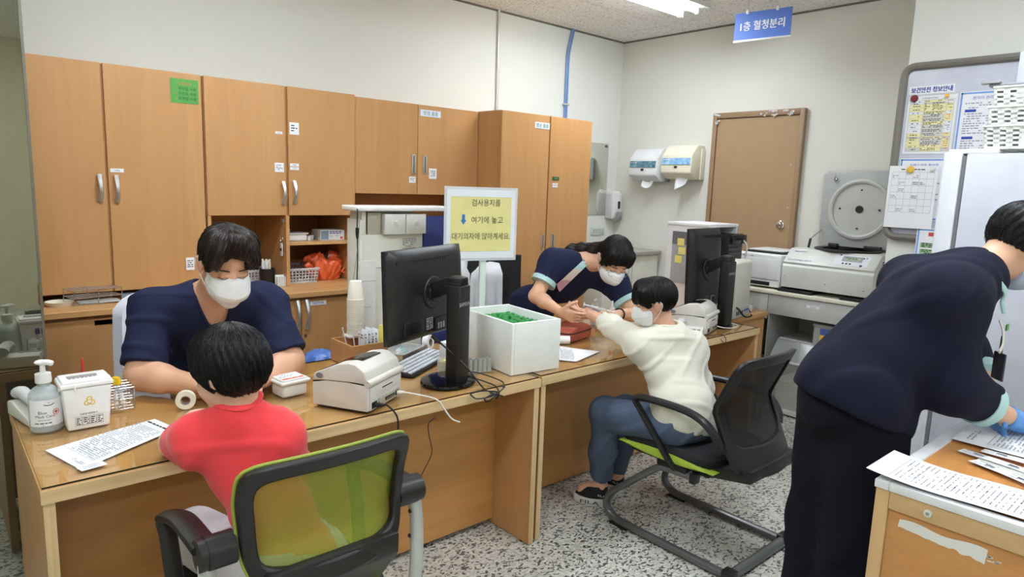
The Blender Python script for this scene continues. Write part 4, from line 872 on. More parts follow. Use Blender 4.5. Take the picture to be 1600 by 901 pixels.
t = thing('lidded_tub', 'smaller white tub behind the lidded tub on the open shelf', 'tub', (1.66, 4.03, SZ)); MB().box(1.62, 1.70, 3.99, 4.06, SZ, SZ+.055, .006).build('tub', WHITE, t); MB().box(1.616, 1.704, 3.986, 4.064, SZ+.055, SZ+.062, .003).build('lid', WHITE, t)
for i, (x, y, w) in enumerate(((1.778, 3.9, 'left'), (1.808, 3.93, 'right'))): tag(MB().lathe([(0, 0), (.014, 0), (.0145, .022), (.016, .022), (.016, .028), (0, .028)], (x, y, SZ), 18).build('small_jar', WHITE, loc=(x, y, SZ)), 'tiny white jar beside the glove carton, %s of two' % w, 'jar', 'tiny jars on the shelf')
t = thing('glove_carton', 'pale carton of gloves with blue print on the open shelf', 'box', (1.92, 3.93, SZ)); b = MB().box(1.84, 2.0, 3.865, 3.995, SZ, SZ+.062, .001)
b.rect((1.842, 3.8649, SZ+.004), XR, ZU, .05, .054, 2); b.dashes((1.90, 3.8648, SZ+.055), XR, ZU, .08, 2, .010, .005, 3, 3, lift=.001); b.dashes((1.90, 3.8648, SZ+.03), XR, ZU, .07, 2, .007, .003, 1, 5, lift=.001); b.rect((1.97, 3.8648, SZ+.008), XR, ZU, .018, .012, 4, .001); b.build('carton', [M('carton_white', (224, 226, 226), .7), GREYINK, M('slate_print', (120, 140, 158), .7), BLUEINK, M('red_print', (200, 60, 60), .7)], t)

def orange_bag():
    t = thing('plastic_bag', 'crumpled orange plastic bag slumped on the worktop beside the grey basket', 'bag', (1.90, 3.94, .9205)); om = M('orange_film', (238, 108, 62), .35, var=.08, vscale=25, spec=.5)
    rg = random.Random(12); V, F, n, k = [], [], 56, 22
    for i in range(k+1):
        u = i/k; z = .15*math.sin(min(u, .86)/.86*PI/2)-(.02*(u-.86)/.14 if u > .86 else 0); rr = (.72+.28*math.sin(PI*min(1, u*1.25)))*(1 if u < .62 else 1-.62*((u-.62)/.38))
        for j in range(n):
            a = 2*PI*j/n; c = .007*math.sin(9*a+11*u)+.006*math.sin(17*a-14*u+1)+.004*math.sin(29*a+6*math.sin(9*u)); z2 = z*(1+.13*math.sin(2*a+.6)+.07*math.sin(5*a))+.006*math.sin(13*a+9*u)*u
            V.append((1.895+(.118*rr+c)*math.cos(a), 3.94+(.085*rr+c)*math.sin(a), .9215+max(0, z2)))
    F = [(i*n+j, i*n+(j+1) % n, (i+1)*n+(j+1) % n, (i+1)*n+j) for i in range(k) for j in range(n)]
    MB().add(V, F).build('bag', om, t, smooth=70)
    for sx, px, pz in ((-1, 1.80, .995), (1, 1.985, .985)):
        b = MB(); b.sheet(lambda u, v: (px+sx*.05*math.sin(PI*u)+.012*math.sin(9*v), 3.86+.06*u+.014*math.sin(7*u+3*v), pz+.055*math.sin(PI*u)*(.35+.65*v)-.03*(1-v)), 14, 8, .0008); b.build('handle', om, t, smooth=70)
    for i, (x, y) in enumerate(((1.885, 3.92), (1.915, 3.945), (1.90, 3.965))): tag(MB().lathe([(0, 0), (.016, 0), (.016, .12), (.009, .135), (.011, .137), (.011, .158), (0, .158)], (x, y, .925), 18).build('dark_bottle', BLACK, loc=(x, y, .925)), 'dark bottle top poking out of the orange bag, %s one' % ('left', 'right', 'rear')[i], 'bottle', 'bottles in the orange bag')
orange_bag()

b = MB(); V, F, n, k = [], [], 36, 12
for i in range(k+1):
    for j in range(n): a = 2*PI*j/n; q = PI*i/k; r = .085*math.sin(q)*(1+.10*math.sin(7*a+5*q)+.07*math.sin(13*a-9*q))+.004; V.append((1.40+r*math.cos(a), 2.96+r*math.sin(a), .66-.075*math.cos(q)))
F = [(i*n+j, i*n+(j+1) % n, (i+1)*n+(j+1) % n, (i+1)*n+j) for i in range(k) for j in range(n)]
t = thing('waste_bin', 'waste bin with a crumpled blue liner behind the nearer desk', 'bin', (1.40, 2.96, 0)); b.add(V, F).build('liner', M('liner_blue', (84, 124, 200), .35, var=.15, vscale=40), t)
MB().lathe([(0, 0), (.10, 0), (.13, .62), (.135, .63), (.125, .63), (.095, .01), (0, .01)], (1.40, 2.96, 0), 28).build('bin', GREYP, t)
# ================================================================ things on the farther desk
LP2 = label_printer(3.235, 2.01, GZ, .30, 'beige label printer on the farther desk in front of the upright monitor')
L2 = lambda x, y, z: tuple(LP2 @ Vector((x, y, z)))
monitor('black upright monitor on the farther desk seen from behind', 3.56, 2.10, GZ, .04, .34, .49, .33, .16, .405, base=.72)
cord('usb_cable', 'white cable curling on the farther desk beside the monitor foot', [L2(.181, -.015, .028), L2(.2, -.05, .02), (3.56, 2.03, GZ+.004), (3.66, 2.06, GZ+.004), (3.66, 2.16, GZ+.006), (3.58, 2.2, GZ+.006)], .003, WHITE)
cord('power_cable', 'thin black cable looping over the farther desk edge beside the printer', [(3.20, 2.03, GZ+.004), (3.26, 1.99, GZ+.004), (3.33, 1.962, GZ+.003), (3.345, 1.945, .735), (3.33, 1.945, .715), (3.30, 1.952, .74)], .002, BLACK)
cord('monitor_cable', 'black cables plugged under the upright monitor', [(3.47, 2.20, .86), (3.46, 2.17, .82), (3.44, 2.19, .775), (3.42, 2.25, .764), (3.40, 2.35, .762)], .0045, BLACK, plug=((3.47, 2.20, .868), (3.462, 2.18, .83), .01))
phone(3.125, 2.055, GZ, -1.1, 'white desk telephone in front of the farther label printer')
def pouch():
    t = thing('leather_pouch', 'rust-red zipped leather pouch on the farther desk beside the white box', 'pouch', (2.545, 2.40, GZ), .22); T = rot((2.545, 2.40, GZ), .22)
    b = MB(); b.T = T; V, F, n, k = [], [], 28, 9
    for i in range(k+1):
        z = i/k; r = 1-.10*abs(2*z-1)**4-.0*z; e = 1 if 0 < i < k else .93
        for j in range(n):
            a = 2*PI*j/n; c, s = math.cos(a), math.sin(a); p = .42
            V.append((.125*e*r*math.copysign(abs(c)**p, c), .085*e*r*math.copysign(abs(s)**p, s), .074*z+.006*math.sin(3*a)*z*z))
    F = [(i*n+j, i*n+(j+1) % n, (i+1)*n+(j+1) % n, (i+1)*n+j) for i in range(k) for j in range(n)]+[tuple(range(n))[::-1], tuple(range(k*n, k*n+n))]
    b.add(V, F).build('body', M('rust_leather', (172, 84, 62), .5, var=.08, bump=.15, bscale=350), t)
    b = MB(); b.T = T; b.tube([(.1255*math.copysign(abs(math.cos(a))**.42, math.cos(a)), .0855*math.copysign(abs(math.sin(a))**.42, math.sin(a)), .048) for a in np.linspace(0, 2*PI, 41)[:-1]], .0028, 6, closed=True).build('zip', BLACK, t)
pouch()
ring_roll('bandage_roll', 'small white roll leaning by the red pouch and the white box', 'roll', (2.42, 2.315, GZ+.022), (.75, -.6, 0), .021, .008, .06, WHITE, BLACK)
paper('request_form', 'white printed form lying on the farther desk in front of the red pouch', 'paper', [(2.172, 2.10), (2.36, 2.30), (2.455, 2.10), (2.215, 2.035)], GZ, 5, 12)
def cushion():
    t = thing('arm_cushion', 'cream arm cushion with beige ties on the farther desk beyond the boy', 'cushion', (3.0, 2.42, GZ), .15); b = MB(); b.T = rot((3.0, 2.42, GZ), .15); V, F, n, k = [], [], 32, 10
    for i in range(k+1):
        q = PI*i/k-PI/2; cz, cr = math.sin(q), math.cos(q)
        for j in range(n):
            a = 2*PI*j/n; c, s = math.cos(a), math.sin(a); rr = .35+.65*cr**.5 if 0 < i < k else .35
            V.append((.19*rr*math.copysign(abs(c)**.5, c), .09*rr*math.copysign(abs(s)**.5, s), .037+.036*cz))
    F = [(i*n+j, i*n+(j+1) % n, (i+1)*n+(j+1) % n, (i+1)*n+j) for i in range(k) for j in range(n)]+[tuple(range(n))[::-1], tuple(range(k*n, k*n+n))]
    b.add(V, F).build('pad', M('cream_vinyl', (232, 228, 210), .5, bump=.1, bscale=60), t)
    for x in (-.07, .02):
        s = MB(); s.T = rot((3.0, 2.42, GZ), .15); s.sheet(lambda u, v: (x+.012*(v-.5)+.01*u, -.094*math.cos(PI*u), .037+.040*math.sin(PI*u)), 18, 1, .001); s.build('tie', M('beige_tape', (222, 210, 176), .7), t)
cushion()
t = thing('sanitizer_bottle', 'small clear pump bottle with pink label behind the nurse\'s hands', 'bottle', (2.93, 2.56, GZ)); MB().lathe([(0, 0), (.024, 0), (.026, .004), (.026, .085), (.012, .1), (.012, .108), (0, .108)], (2.93, 2.56, GZ), 24).build('bottle', MATS['clear_pet'], t)
MB().lathe([(0, .02), (.0265, .02), (.0265, .07), (0, .07)], (2.93, 2.56, GZ), 24).build('label', M('pink_label', (214, 120, 130), .6), t)
MB().lathe([(0, .105), (.014, .105), (.014, .12), (.004, .122), (.004, .145), (0, .145)], (2.93, 2.56, GZ), 16).tube([(2.935, 2.565, GZ+.145), (2.915, 2.55, GZ+.147), (2.895, 2.54, GZ+.143)], [.009, .008, .005], 8).build('pump', WHITE, t)
# ---------------------------------------------------------------- beyond the farther desk
def pc_box():
    t = thing('white_cabinet', 'white boxy cabinet with black vented unit behind the upright monitor', 'cabinet', (4.09, 2.62, .757)); w = M('gloss_cabinet_white', (236, 238, 242), .3)
    x0, x1, y0, y1, z0, z1 = 3.92, 4.26, 2.46, 2.80, .7575, 1.315
    MB().box(x0, x1, y0, y1, z0, z0+.02).box(x0, x0+.02, y0, y1, z0+.02, z1).box(x1-.02, x1, y0, y1, z0+.02, z1).box(x0+.0201, x1-.0201, y1-.02, y1-.0002, z0+.0201, z1-.0002).box(x0-.004, x1+.004, y0-.004, y1, z1, z1+.022, .003).box(x0+.0202, x1-.15, y0+.09, y0+.1, z0+.0202, z1-.0002).build('body', w, t)
    MB().box(x0-.0035, x0-.0005, y0+.03, y1-.05, z0+.16, z1-.04).build('grey_panel', M('pane_grey', (176, 178, 182), .3), t)
    MB().box(x0-.005, x0-.0036, y0+.03, y1-.05, z1-.13, z1-.042).build('dark_strip', M('pane_dark', (112, 114, 120), .4), t)
    b = MB().box(x1-.15, x1+.03, y0-.03, y0+.25, z0+.15, z1-.045, .004)
    for i in range(9): b.box(x1-.148, x1+.02, y0-.034, y0-.03, z0+.19+.03*i, z0+.205+.03*i, m=1)
    for i in range(9): b.box(x1+.03, x1+.033, y0, y0+.2, z0+.19+.03*i, z0+.205+.03*i, m=1)
    b.build('black_unit', [BLACK, M('vent_grey', (70, 72, 76), .5)], t)
    MB().box(x1-.14, x1+.05, y0-.05, y0+.2, z1-.115, z1-.05, .006).build('black_module', BLACKG, t)
    for i, zz in enumerate((.36, .42, .30)): MB().box(x0-.0065+.0004*i, x0-.0042+.0004*i, y0+.18+.012*i, y0+.235+.012*i, z0+zz, z0+zz+.05).build('sticky_note', M('note_yellow', (238, 230, 130), .8), t)
    MB().tube(bez([(x1+.0, y0-.055, z1-.09), (x1+.02, y0-.07, z1-.13), (x1+.03, y0-.06, z1-.2), (x1+.03, y0-.045, z1-.3)], 6), .006, 8).build('cable', OFFW, t)
pc_box()
b = MB().box(0, 0, 0, 0, 0, 0); b.F, b.V, b.MI = [], [], []
b.box(3.795, 3.805, 2.405, 2.415, .758, 1.27).box(3.75, 3.805, 2.40, 2.41, .9, 1.27)
tag(b.build('clip_board', M('pale_yellow_card', (224, 224, 170), .6), loc=(3.79, 2.41, .7575)), 'pale yellow card standing behind the left side of the upright monitor', 'card')
def beige_device():
    t = thing('card_printer', 'tall rounded beige desktop machine right of the upright monitor', 'printer', (3.92, 2.27, .757)); T = rot((3.93, 2.30, .7575), .15)
    b = MB(); b.T = T; b.prism([(-.10, .06), (.09, .06), (.095, .22), (.075, .345), (.05, .36), (-.08, .365), (-.10, .35)], 'X', -.13, .12, bev=.008).build('body', M('beige_case', (218, 216, 204), .5), t)
    b = MB(); b.T = T; b.box(-.135, .125, -.105, .09, .0, .07, .008)
    for i in range(4): b.box(-.1+.03*i, -.085+.03*i, -.1075, -.104, .02, .045, .002, m=1)
    b.build('base', [M('base_grey', (190, 190, 184), .5), BLACK], t)
beige_device()
cord('cable_bundle', 'black cables bunched in front of the tall beige machine', [(3.86, 2.20, .83), (3.84, 2.16, .82), (3.87, 2.14, .78), (3.95, 2.15, .765), (4.02, 2.17, .764), (3.98, 2.15, .775)], .006, BLACK)
cord('blue_cable', 'short blue cable on the low side cabinet', [(3.96, 2.19, .80), (4.04, 2.21, .80), (4.10, 2.23, .775), (4.13, 2.24, .762)], .004, BLUEINK)
tag(MB().lathe([(0, 0), (.02, 0), (.026, .014), (.022, .034), (0, .04)], (4.20, 2.29, .7575), 20).build('round_knob_jar', M('cream_ball', (224, 216, 198), .4), loc=(4.20, 2.29, .7575)), 'small cream ball-shaped jar at the corner of the low side cabinet', 'jar')
def lab_table():
    t = thing('lab_table', 'grey lab table carrying the white printer and the centrifuge', 'table', (4.8, 1.97, 0)); g = M('table_grey', (196, 198, 194), .5)
    MB().box(4.53, 5.095, 1.405, 2.56, .843, .868, .004).build('top', M('table_top_cream', (226, 222, 202), .45), t)
    for ya in (2.525, 1.42): MB().box(4.56, 5.09, ya, ya+.03, 0, .8425, .002).build('side_panel', g, t)
    MB().box(5.06, 5.09, 1.45, 2.525, .0, .8425).build('back_panel', g, t)
    d = MB().box(4.545, 4.563, 1.452, 2.335, .70, .838, .002).build('drawer', g, t)
    b = MB().box(4.5435, 4.545, 1.965, 2.055, .783, .802); b.text('시약장갑', .011, (4.5435, 2.01, .7925), (0, -1, 0), ZU, 1); b.build('label', [WPAPER, INK], d)
    MB().box(4.545, 4.563, 2.34, 2.524, .66, .838, .002).build('fascia', g, t)
    MB().box(4.57, 5.06, 2.33, 2.338, .0, .8425).build('divider', M('table_grey_inner', (176, 178, 174), .6), t)
lab_table()
TT = .8685
def laser_printer():
    t = thing('laser_printer', 'white laser printer with black paper slot on the grey lab table', 'printer', (4.78, 2.48, TT)); w = M('printer_white', (232, 234, 234), .4)
    MB().box(4.585, 4.98, 2.285, 2.655, TT+.015, TT+.25, .012, seg=3).build('body', w, t)
    b = MB().box(4.583, 4.586, 2.31, 2.63, TT+.075, TT+.215, .001)
    b.build('front_panel', M('printer_panel_white', (226, 228, 228), .4), t)
    MB().box(4.581, 4.587, 2.36, 2.55, TT+.024, TT+.05).box(4.582, 4.587, 2.295, 2.645, TT+.0655, TT+.068).build('paper_slot', BLACK, t)
    MB().prism([(2.30, TT+.248), (2.64, TT+.248), (2.60, TT+.262), (2.34, TT+.262)], 'X', 4.66, 4.95, m=0).build('output_tray', BLACK, t)
    MB().box(4.70, 4.97, 2.33, 2.61, TT+.262, TT+.272, .004).build('output_cover', w, t)
    b = MB().box(4.5845, 4.5852, 2.55, 2.62, TT+.224, TT+.236); b.dashes((4.5842, 2.62, TT+.236), (0, -1, 0), ZU, .06, 1, .01, .009, 1, 3); b.dashes((4.5842, 2.52, TT+.232), (0, -1, 0), ZU, .05, 1, .01, .005, 1, 5); b.build('print_mark', [w, GREYINK], t)
    for x in (4.62, 4.94):
        for y in (2.32, 2.62): MB().cyl((x, y, TT), (x, y, TT+.016), .012, n=10).build('foot', BLACK, t)
laser_printer()
def centrifuge():
    t = thing('centrifuge', 'large pale grey benchtop centrifuge with its lid standing open', 'centrifuge', (4.8, 1.95, TT)); g = M('centrifuge_grey', (212, 214, 208), .4); lg = M('lid_grey', (168, 171, 168), .45)
    y0, y1, x0, x1, z0 = 1.655, 2.268, 4.565, 5.04, TT+.035
    # body with a sloping control fascia along the front
    MB().prism([(x0, z0), (x1, z0), (x1, z0+.272), (x0+.115, z0+.272), (x0+.004, z0+.178), (x0+.016, z0+.165), (x0, z0+.15)][::-1], 'Y', y0, y1, bev=.006).build('body', g, t)
    fx = lambda s: (x0+.004+.111*s, z0+.178+.094*s); n = Vector((-.094, 0, .111)).normalized(); uu, vv = Vector((0, -1, 0)), Vector((.111, 0, .094)).normalized()
    P = lambda y, s: Vector((fx(s)[0], y, fx(s)[1]))+n*.0012
    b = MB(); b.rect(P(1.935, .16), uu, vv, .225, .098, 0, .0006); b.rect(P(1.885, .42), uu, vv, .13, .05, 1, .0014); b.rect(P(1.872, .52), uu, vv, .1, .022, 2, .002); b.dashes(P(1.868, .66), uu, vv, .09, 2, .010, .005, 3, 2, lift=.0028)
    b.build('control_panel', [M('panel_pale', (222, 224, 228), .4), M('panel_slate', (150, 160, 172), .4), M('display_olive', (170, 186, 140), .3), INK], t)
    bt = MB(); q = Vector((0, 0, 1)).rotation_difference(n).to_matrix().to_4x4()
    for y, s, r in ((1.905, .80, .006), (1.868, .28, .007), (1.845, .28, .007), (1.822, .28, .007), (1.75, .22, .0095), (1.752, .70, .005), (1.735, .72, .004)): bt.T = Matrix.Translation(P(y, s)) @ q; bt.lathe([(0, 0), (r, 0), (r*.9, .003), (0, .0035)], n=14)
    bt.T = Matrix.Identity(4); bt.build('buttons', M('button_navy', (44, 56, 110), .4), t)
    b = MB(); b.text('eppendorf', .02, P(2.185, .80), uu, vv, 0, lift=.001); b.text('Centrifuge 5810', .017, P(2.158, .20), uu, vv, 0, w=.165, lift=.001); b.build('lettering', M('eppendorf_blue', (70, 90, 150), .5, var=0), t)
    for ya, za in ((2.24, .078), (1.955, .053), (1.705, .043)): MB().box(x0-.0005, x0+.0008, ya-.006, ya+.006, z0+za-.0035, z0+za+.0035).build('screw', GREYP, t)
    # side vents
    v = MB()
    for i in range(13): v.box(x0+.13, x0+.165, y0-.002, y0+.002, z0+.05+.0145*i, z0+.058+.0145*i)
    v.box(x0+.13, x0+.18, y0-.003, y0+.002, z0+.02, z0+.045).build('side_vents', BLACK, t)
    # bowl opening with black gasket ring
    b = MB(); b.lathe([(.12, 0), (.21, 0), (.218, .008), (.205, .016), (.17, .012), (.165, -.02), (.12, -.03)], (x0+.295, 1.95, z0+.272), 48); b.F = b.F[:-2]; b.lathe([(0, -.001), (.168, -.001), (.168, .002), (0, .002)], (x0+.295, 1.95, z0+.272), 40, m=1); b.build('bowl_gasket', [BLACK, BLACKG], t)
    # lid, hinged at the back and standing nearly upright
    T = Matrix.Translation((x1-.01, 1.955, z0+.285)) @ Matrix.Rotation(.06, 4, 'Y'); hw, hh = .285, .545
    l = MB(); l.T = T; l.prism([(-hw+.02, 0), (hw-.02, 0), (hw, hh-.03), (hw-.03, hh), (-hw+.03, hh), (-hw, hh-.03)], 'X', -.05, .0, bev=.008); lid = l.build('lid', lg, t)
    r = MB(); r.T = T; a = MB()
    V, F, n_ = [], [], 64
    for rr, xx in ((.214, -.05), (.212, -.066), (.196, -.07), (.184, -.064), (.182, -.052), (.0, -.052)): V += [(xx, rr*math.cos(2*PI*j/n_), hh*.5+rr*math.sin(2*PI*j/n_)) for j in range(n_)]
    F = [(i*n_+j, (i+1)*n_+j, (i+1)*n_+(j+1) % n_, i*n_+(j+1) % n_) for i in range(5) for j in range(n_)]
    r.add(V, F).build('lid_ring', M('lid_ring_grey', (186, 188, 184), .4), lid)
    for (yy, zz, q) in ((0, hh*.5, .026), (.135, hh*.5, .007), (-.135, hh*.5, .007), (0, hh*.5+.135, .006), (0, hh*.5-.135, .006)): d = MB(); d.T = T; d.cyl((-.0525, yy, zz), (-.058, yy, zz), q, n=20).build('lid_bolt', BLACK, lid)
    for s in (-1, 1): c = MB(); c.T = T; c.box(-.066, -.048, s*.19-.010, s*.19+.010, hh-.075, hh-.055, .003).tube([(-.06, s*.19, hh-.04), (-.075, s*.19, hh-.055), (-.06, s*.19, hh-.085)], .004, 8).build('lid_catch', CHROME, lid)
    for s, wd in ((.14, .03), (-.13, .055)): c = MB(); c.T = T; c.box(-.09, -.04, s-wd, s+wd, -.012, .02, .004).build('lid_hinge', BLACK, lid)
    s = MB(); s.cyl((4.83, 2.215, z0+.27), (4.85, 2.215, z0+.335), .009, n=10).cyl((4.85, 2.215, z0+.335), (x1-.06, 2.20, z0+.40), .005, n=8, m=1); s.build('gas_strut', [BLACK, CHROME], t)
    for ya, yb in ((2.04, 2.285), (1.655, 1.85)): MB().box(4.56, 4.99, ya, yb, TT, TT+.022, .004).box(4.60, 4.95, ya+.05, yb-.05, TT+.021, TT+.036).build('rubber_pad', BLACK, t)
centrifuge()
CB = clear('storage_clear', (226, 230, 226), .74, .15)
def storage_bin():
    t = thing('storage_bin', 'large translucent front-opening storage bin on the floor under the lab table', 'bin', (4.75, 2.0, 0)); x0, x1, y0, y1 = 4.49, 4.98, 1.74, 2.27
    b = MB(); b.prism([(x0, .035), (x1, .035), (x1, .52), (x0+.13, .52), (x0+.012, .38)][::-1], 'Y', y1-.003, y1).prism([(x0, .035), (x1, .035), (x1, .52), (x0+.13, .52), (x0+.012, .38)][::-1], 'Y', y0, y0+.003)
    b.box(x0, x1, y0, y1, .032, .037).box(x1-.003, x1, y0, y1, .035, .52).box(x0+.13, x1, y0, y1, .515, .521); b.sheet(lambda u, v: (x0+.012*v, y0+(y1-y0)*u, .037+.34*v), 1, 1, .003)
    b.build('body', CB, t); MB().sheet(lambda u, v: (x0+.012+.118*v, y0+(y1-y0)*u, .382+.136*v), 1, 1, .003).build('flap', CB, t)
    rm = clear('rim_clear', (232, 234, 232), .25, .3); MB().tube([(x0+.005, y0+.012, .385), (x0+.005, y1-.012, .385)], .009, 8).build('front_rim', rm, t); MB().tube([(x0+.13, y0+.01, .522), (x0+.13, y1-.01, .522)], .008, 8).build('top_rim', rm, t); MB().box(x0-.006, x1+.004, y0-.006, y1+.006, .012, .05, .006).build('base_rim', rm, t)
    for a in (x0+.05, x1-.05):
        for c in (y0+.05, y1-.05): MB().cyl((a, c-.012, .013), (a, c+.012, .013), .013, n=12).build('caster', GREYP, t)
    s = MB()
    for i in range(9): s.box(x0+.05, x1-.06, y0+.03, y1-.05, .05+.022*i, .068+.022*i, .002)
    tag(s.build('paper_stack', M('stack_paper', (214, 210, 196), .8), loc=(4.75, 2.0, .05)), 'stack of pale folders inside the large translucent bin', 'folders')
storage_bin()
t = thing('storage_box', 'clear lidded box with a yellow and blue label on top of the large bin', 'box', (4.75, 1.78, .523)); b = MB(); X0, X1, Y0, Y1, Z0, Z1 = 4.57, 4.92, 1.52, 2.00, .5235, .66
b.box(X0, X1, Y0, Y0+.003, Z0, Z1).box(X0, X1, Y1-.003, Y1, Z0, Z1).box(X0, X0+.003, Y0, Y1, Z0, Z1).box(X1-.003, X1, Y0, Y1, Z0, Z1).box(X0, X1, Y0, Y1, Z0, Z0+.003).build('box', CB, t); MB().box(X0-.008, X1+.008, Y0-.008, Y1+.008, Z1, Z1+.018, .005).build('lid', CB, t)
b = MB().box(X0-.002, X0-.0005, 1.66, 1.955, Z0+.03, Z0+.085).box(X0-.002, X0-.0005, 1.66, 1.955, Z0+.085, Z0+.13, m=1); b.dashes((X0-.0022, 1.87, Z0+.078), (0, -1, 0), ZU, .18, 2, .024, .014, 2, 4, .95); b.dashes((X0-.0022, 1.9, Z0+.12), (0, -1, 0), ZU, .2, 1, .02, .02, 3, 7, .9); b.build('label', [M('label_yellow', (232, 184, 60), .6), M('label_blue', (70, 92, 160), .6), INK, M('label_red', (190, 60, 90), .6)], t)
tag(MB().box(4.64, 4.88, 1.58, 1.94, .53, .60, .01).build('boxed_supplies', M('supply_pink', (196, 150, 150), .8), loc=(4.75, 1.76, .53)), 'pinkish supplies inside the clear lidded box', 'supplies')
tag(MB().box(4.60, 4.95, 2.345, 2.515, .0, .30, .004).box(4.595, 4.94, 2.35, 2.51, .30, .305, m=1).box(4.59, 4.6, 2.345, 2.515, .29, .312, m=2).build('carton', [M('carton_white2', (214, 216, 218), .7), WPAPER, BLUEINK], loc=(4.77, 2.43, 0)), 'white carton with a blue edge under the left end of the lab table', 'carton')
t = thing('cream_cabinet', 'low cream cabinet with a grey lid against the back wall', 'cabinet', (4.7, 3.95, 0)); cc = M('cream_steel', (226, 225, 212), .45)
MB().box(4.30, 5.05, 3.69, 4.25, .03, .965, .004).box(4.32, 5.03, 3.70, 4.24, 0, .03).build('body', cc, t); MB().box(4.28, 5.07, 3.67, 4.26, .967, 1.005, .006).build('lid', M('lid_warm_grey', (168, 166, 156), .5), t); MB().box(4.68, 4.686, 3.6885, 3.69, .06, .95).build('door_gap', GREYP, t)
# ---------------------------------------------------------------- on the door-side wall and back wall
def dispenser(nm, lab, y0, y1, z0, z1, m, side, band, notch, paper_y):
    t = thing(nm, lab, 'dispenser', (5.09, (y0+y1)/2, z0)); d = .20; xb = 5.099
    pr = [(z0, xb), (z0, xb-.12), (z0+.05, xb-d), (z1-.09, xb-d+.012), (z1-.02, xb-.13), (z1, xb-.1), (z1, xb)]
    MB().prism([(x, z) for z, x in pr], 'Y', y0, y1, bev=.014).build('cover', m, t)
    MB().box(xb-.06, xb, y0-.008, y1+.008, z0-.002, z1-.03, .006).build('back_plate', side, t)
    zb = z0+(z1-z0)*.42; b = MB().sheet(lambda u, v: (xb-d+.0025+(.0085*v)-.004, y1-.012-(y1-y0-.024)*u, zb+.055*v), 6, 2, .001)
    b.dashes((xb-d-.003, y1-.03, zb+.045), (0, -1, 0), ZU, .08, 1, .01, .006, 1, 3, lift=.003); b.build('band', [band, WHITE], t)
    MB().box(xb-d-.003, xb-d+.006, (y0+y1)/2-.014, (y0+y1)/2+.014, zb-.03, zb-.012, .002).build('window', BLACK if notch == 0 else INK, t)
    s = MB(); s.sheet(lambda u, v: (xb-.13-.01*math.sin(5*u+v)-.02*v, paper_y+.065*(.5-u)*(1-.15*v*v)*2*.9, z0+.012-.055*v-(.018*math.sin(PI*u) if notch == 0 else .05*v*(1-u))), 8, 5, .0008); s.build('paper_towel', WPAPER, t)
    return t
def band_mat(nm, a, b_):
    m = M(nm, a, .4, var=.3, vscale=30); r = [n for n in m.node_tree.nodes if n.type == 'VALTORGB'][0]; r.color_ramp.elements[0].color = lin(a); r.color_ramp.elements[1].color = lin(b_); return m
dispenser('paper_towel_dispenser', 'white paper towel dispenser with dark teal band, nearer the corner', 3.665, 3.975, 1.625, 1.915, M('dispenser_white', (226, 228, 230), .35), M('dispenser_side_grey', (158, 162, 168), .45), band_mat('teal_band', (26, 78, 98), (120, 166, 180)), 0, 3.80)
dispenser('paper_towel_dispenser', 'cream paper towel dispenser with light blue band, next to the door', 3.31, 3.62, 1.65, 1.94, M('dispenser_cream', (234, 230, 208), .35), MATS['dispenser_cream'] if 'dispenser_cream' in MATS else WHITE, band_mat('blue_band', (86, 156, 214), (176, 212, 236)), 1, 3.44)
t = thing('soap_dispenser', 'white wall soap dispenser near the room corner', 'dispenser', (5.0, 4.2, 1.25)); x0 = 4.965
MB().prism([(4.278, 1.26), (4.278, 1.515), (4.19, 1.525), (4.165, 1.50), (4.16, 1.34), (4.19, 1.26)], 'X', x0, x0+.10, bev=.01).build('body', M('soap_white', (230, 230, 230), .35), t); MB().box(x0-.012, x0-.001, 4.2, 4.278, 1.27, 1.5, .003).build('side_plate', M('soap_side', (206, 208, 210), .4), t)
MB().box(x0+.04, x0+.07, 4.156, 4.166, 1.36, 1.43, .003).build('window', INK, t); MB().prism([(4.20, 1.24), (4.20, 1.33), (4.150, 1.33), (4.145, 1.29), (4.17, 1.24)], 'X', x0+.035, x0+.098, bev=.006).build('push_lever', GREYP, t)
t = thing('wall_mirror', 'plain frameless wall mirror right of the tall cabinet', 'mirror', (4.8, 4.27, 1.45)); mm = bpy.data.materials.new('mirror'); mm.use_nodes = True; q = mm.node_tree.nodes['Principled BSDF']; q.inputs['Metallic'].default_value = 1; q.inputs['Roughness'].default_value = .02; q.inputs['Base Color'].default_value = lin((216, 220, 212))
MB().box(4.60, 4.955, 4.270, 4.278, 1.30, 1.965, .001).build('mirror_glass', mm, t); b = MB(); b.lathe([(0, 0), (.024, 0), (.02, .002), (0, .002)], (4.918, 4.2695, 1.94), 20, axis='Y', sy=.5); b.F = [f[::-1] for f in b.F]; b.build('badge', M('badge_blue', (70, 80, 110), .4), t)
t = thing('wall_socket', 'pale wall socket plate below the mirror', 'socket', (4.85, 4.275, 1.14)); MB().box(4.77, 4.955, 4.268, 4.279, 1.105, 1.18, .003).build('plate', M('socket_plate', (206, 216, 206), .4), t)
b = MB()
for i in range(4): b.box(4.785+.042*i, 4.815+.042*i, 4.2665, 4.2682, 1.12, 1.165, .002)
b.build('switch_rows', M('socket_grey', (178, 188, 180), .5), t)
tag(MB().cyl((3.555, 4.268, 2.05), (3.548, 4.268, CEIL), .0115, n=12).build('conduit_pipe', M('conduit_white', (208, 208, 204), .25, .2), loc=(3.55, 4.268, 2.05)), 'white vertical conduit pipe on the wall above the tall cabinet', 'pipe')
t = thing('blue_hose', 'bent blue twin hose coming down the wall from the ceiling', 'hose', (4.36, 4.27, 2.1)); bl = M('hose_blue', (120, 148, 200), .4)
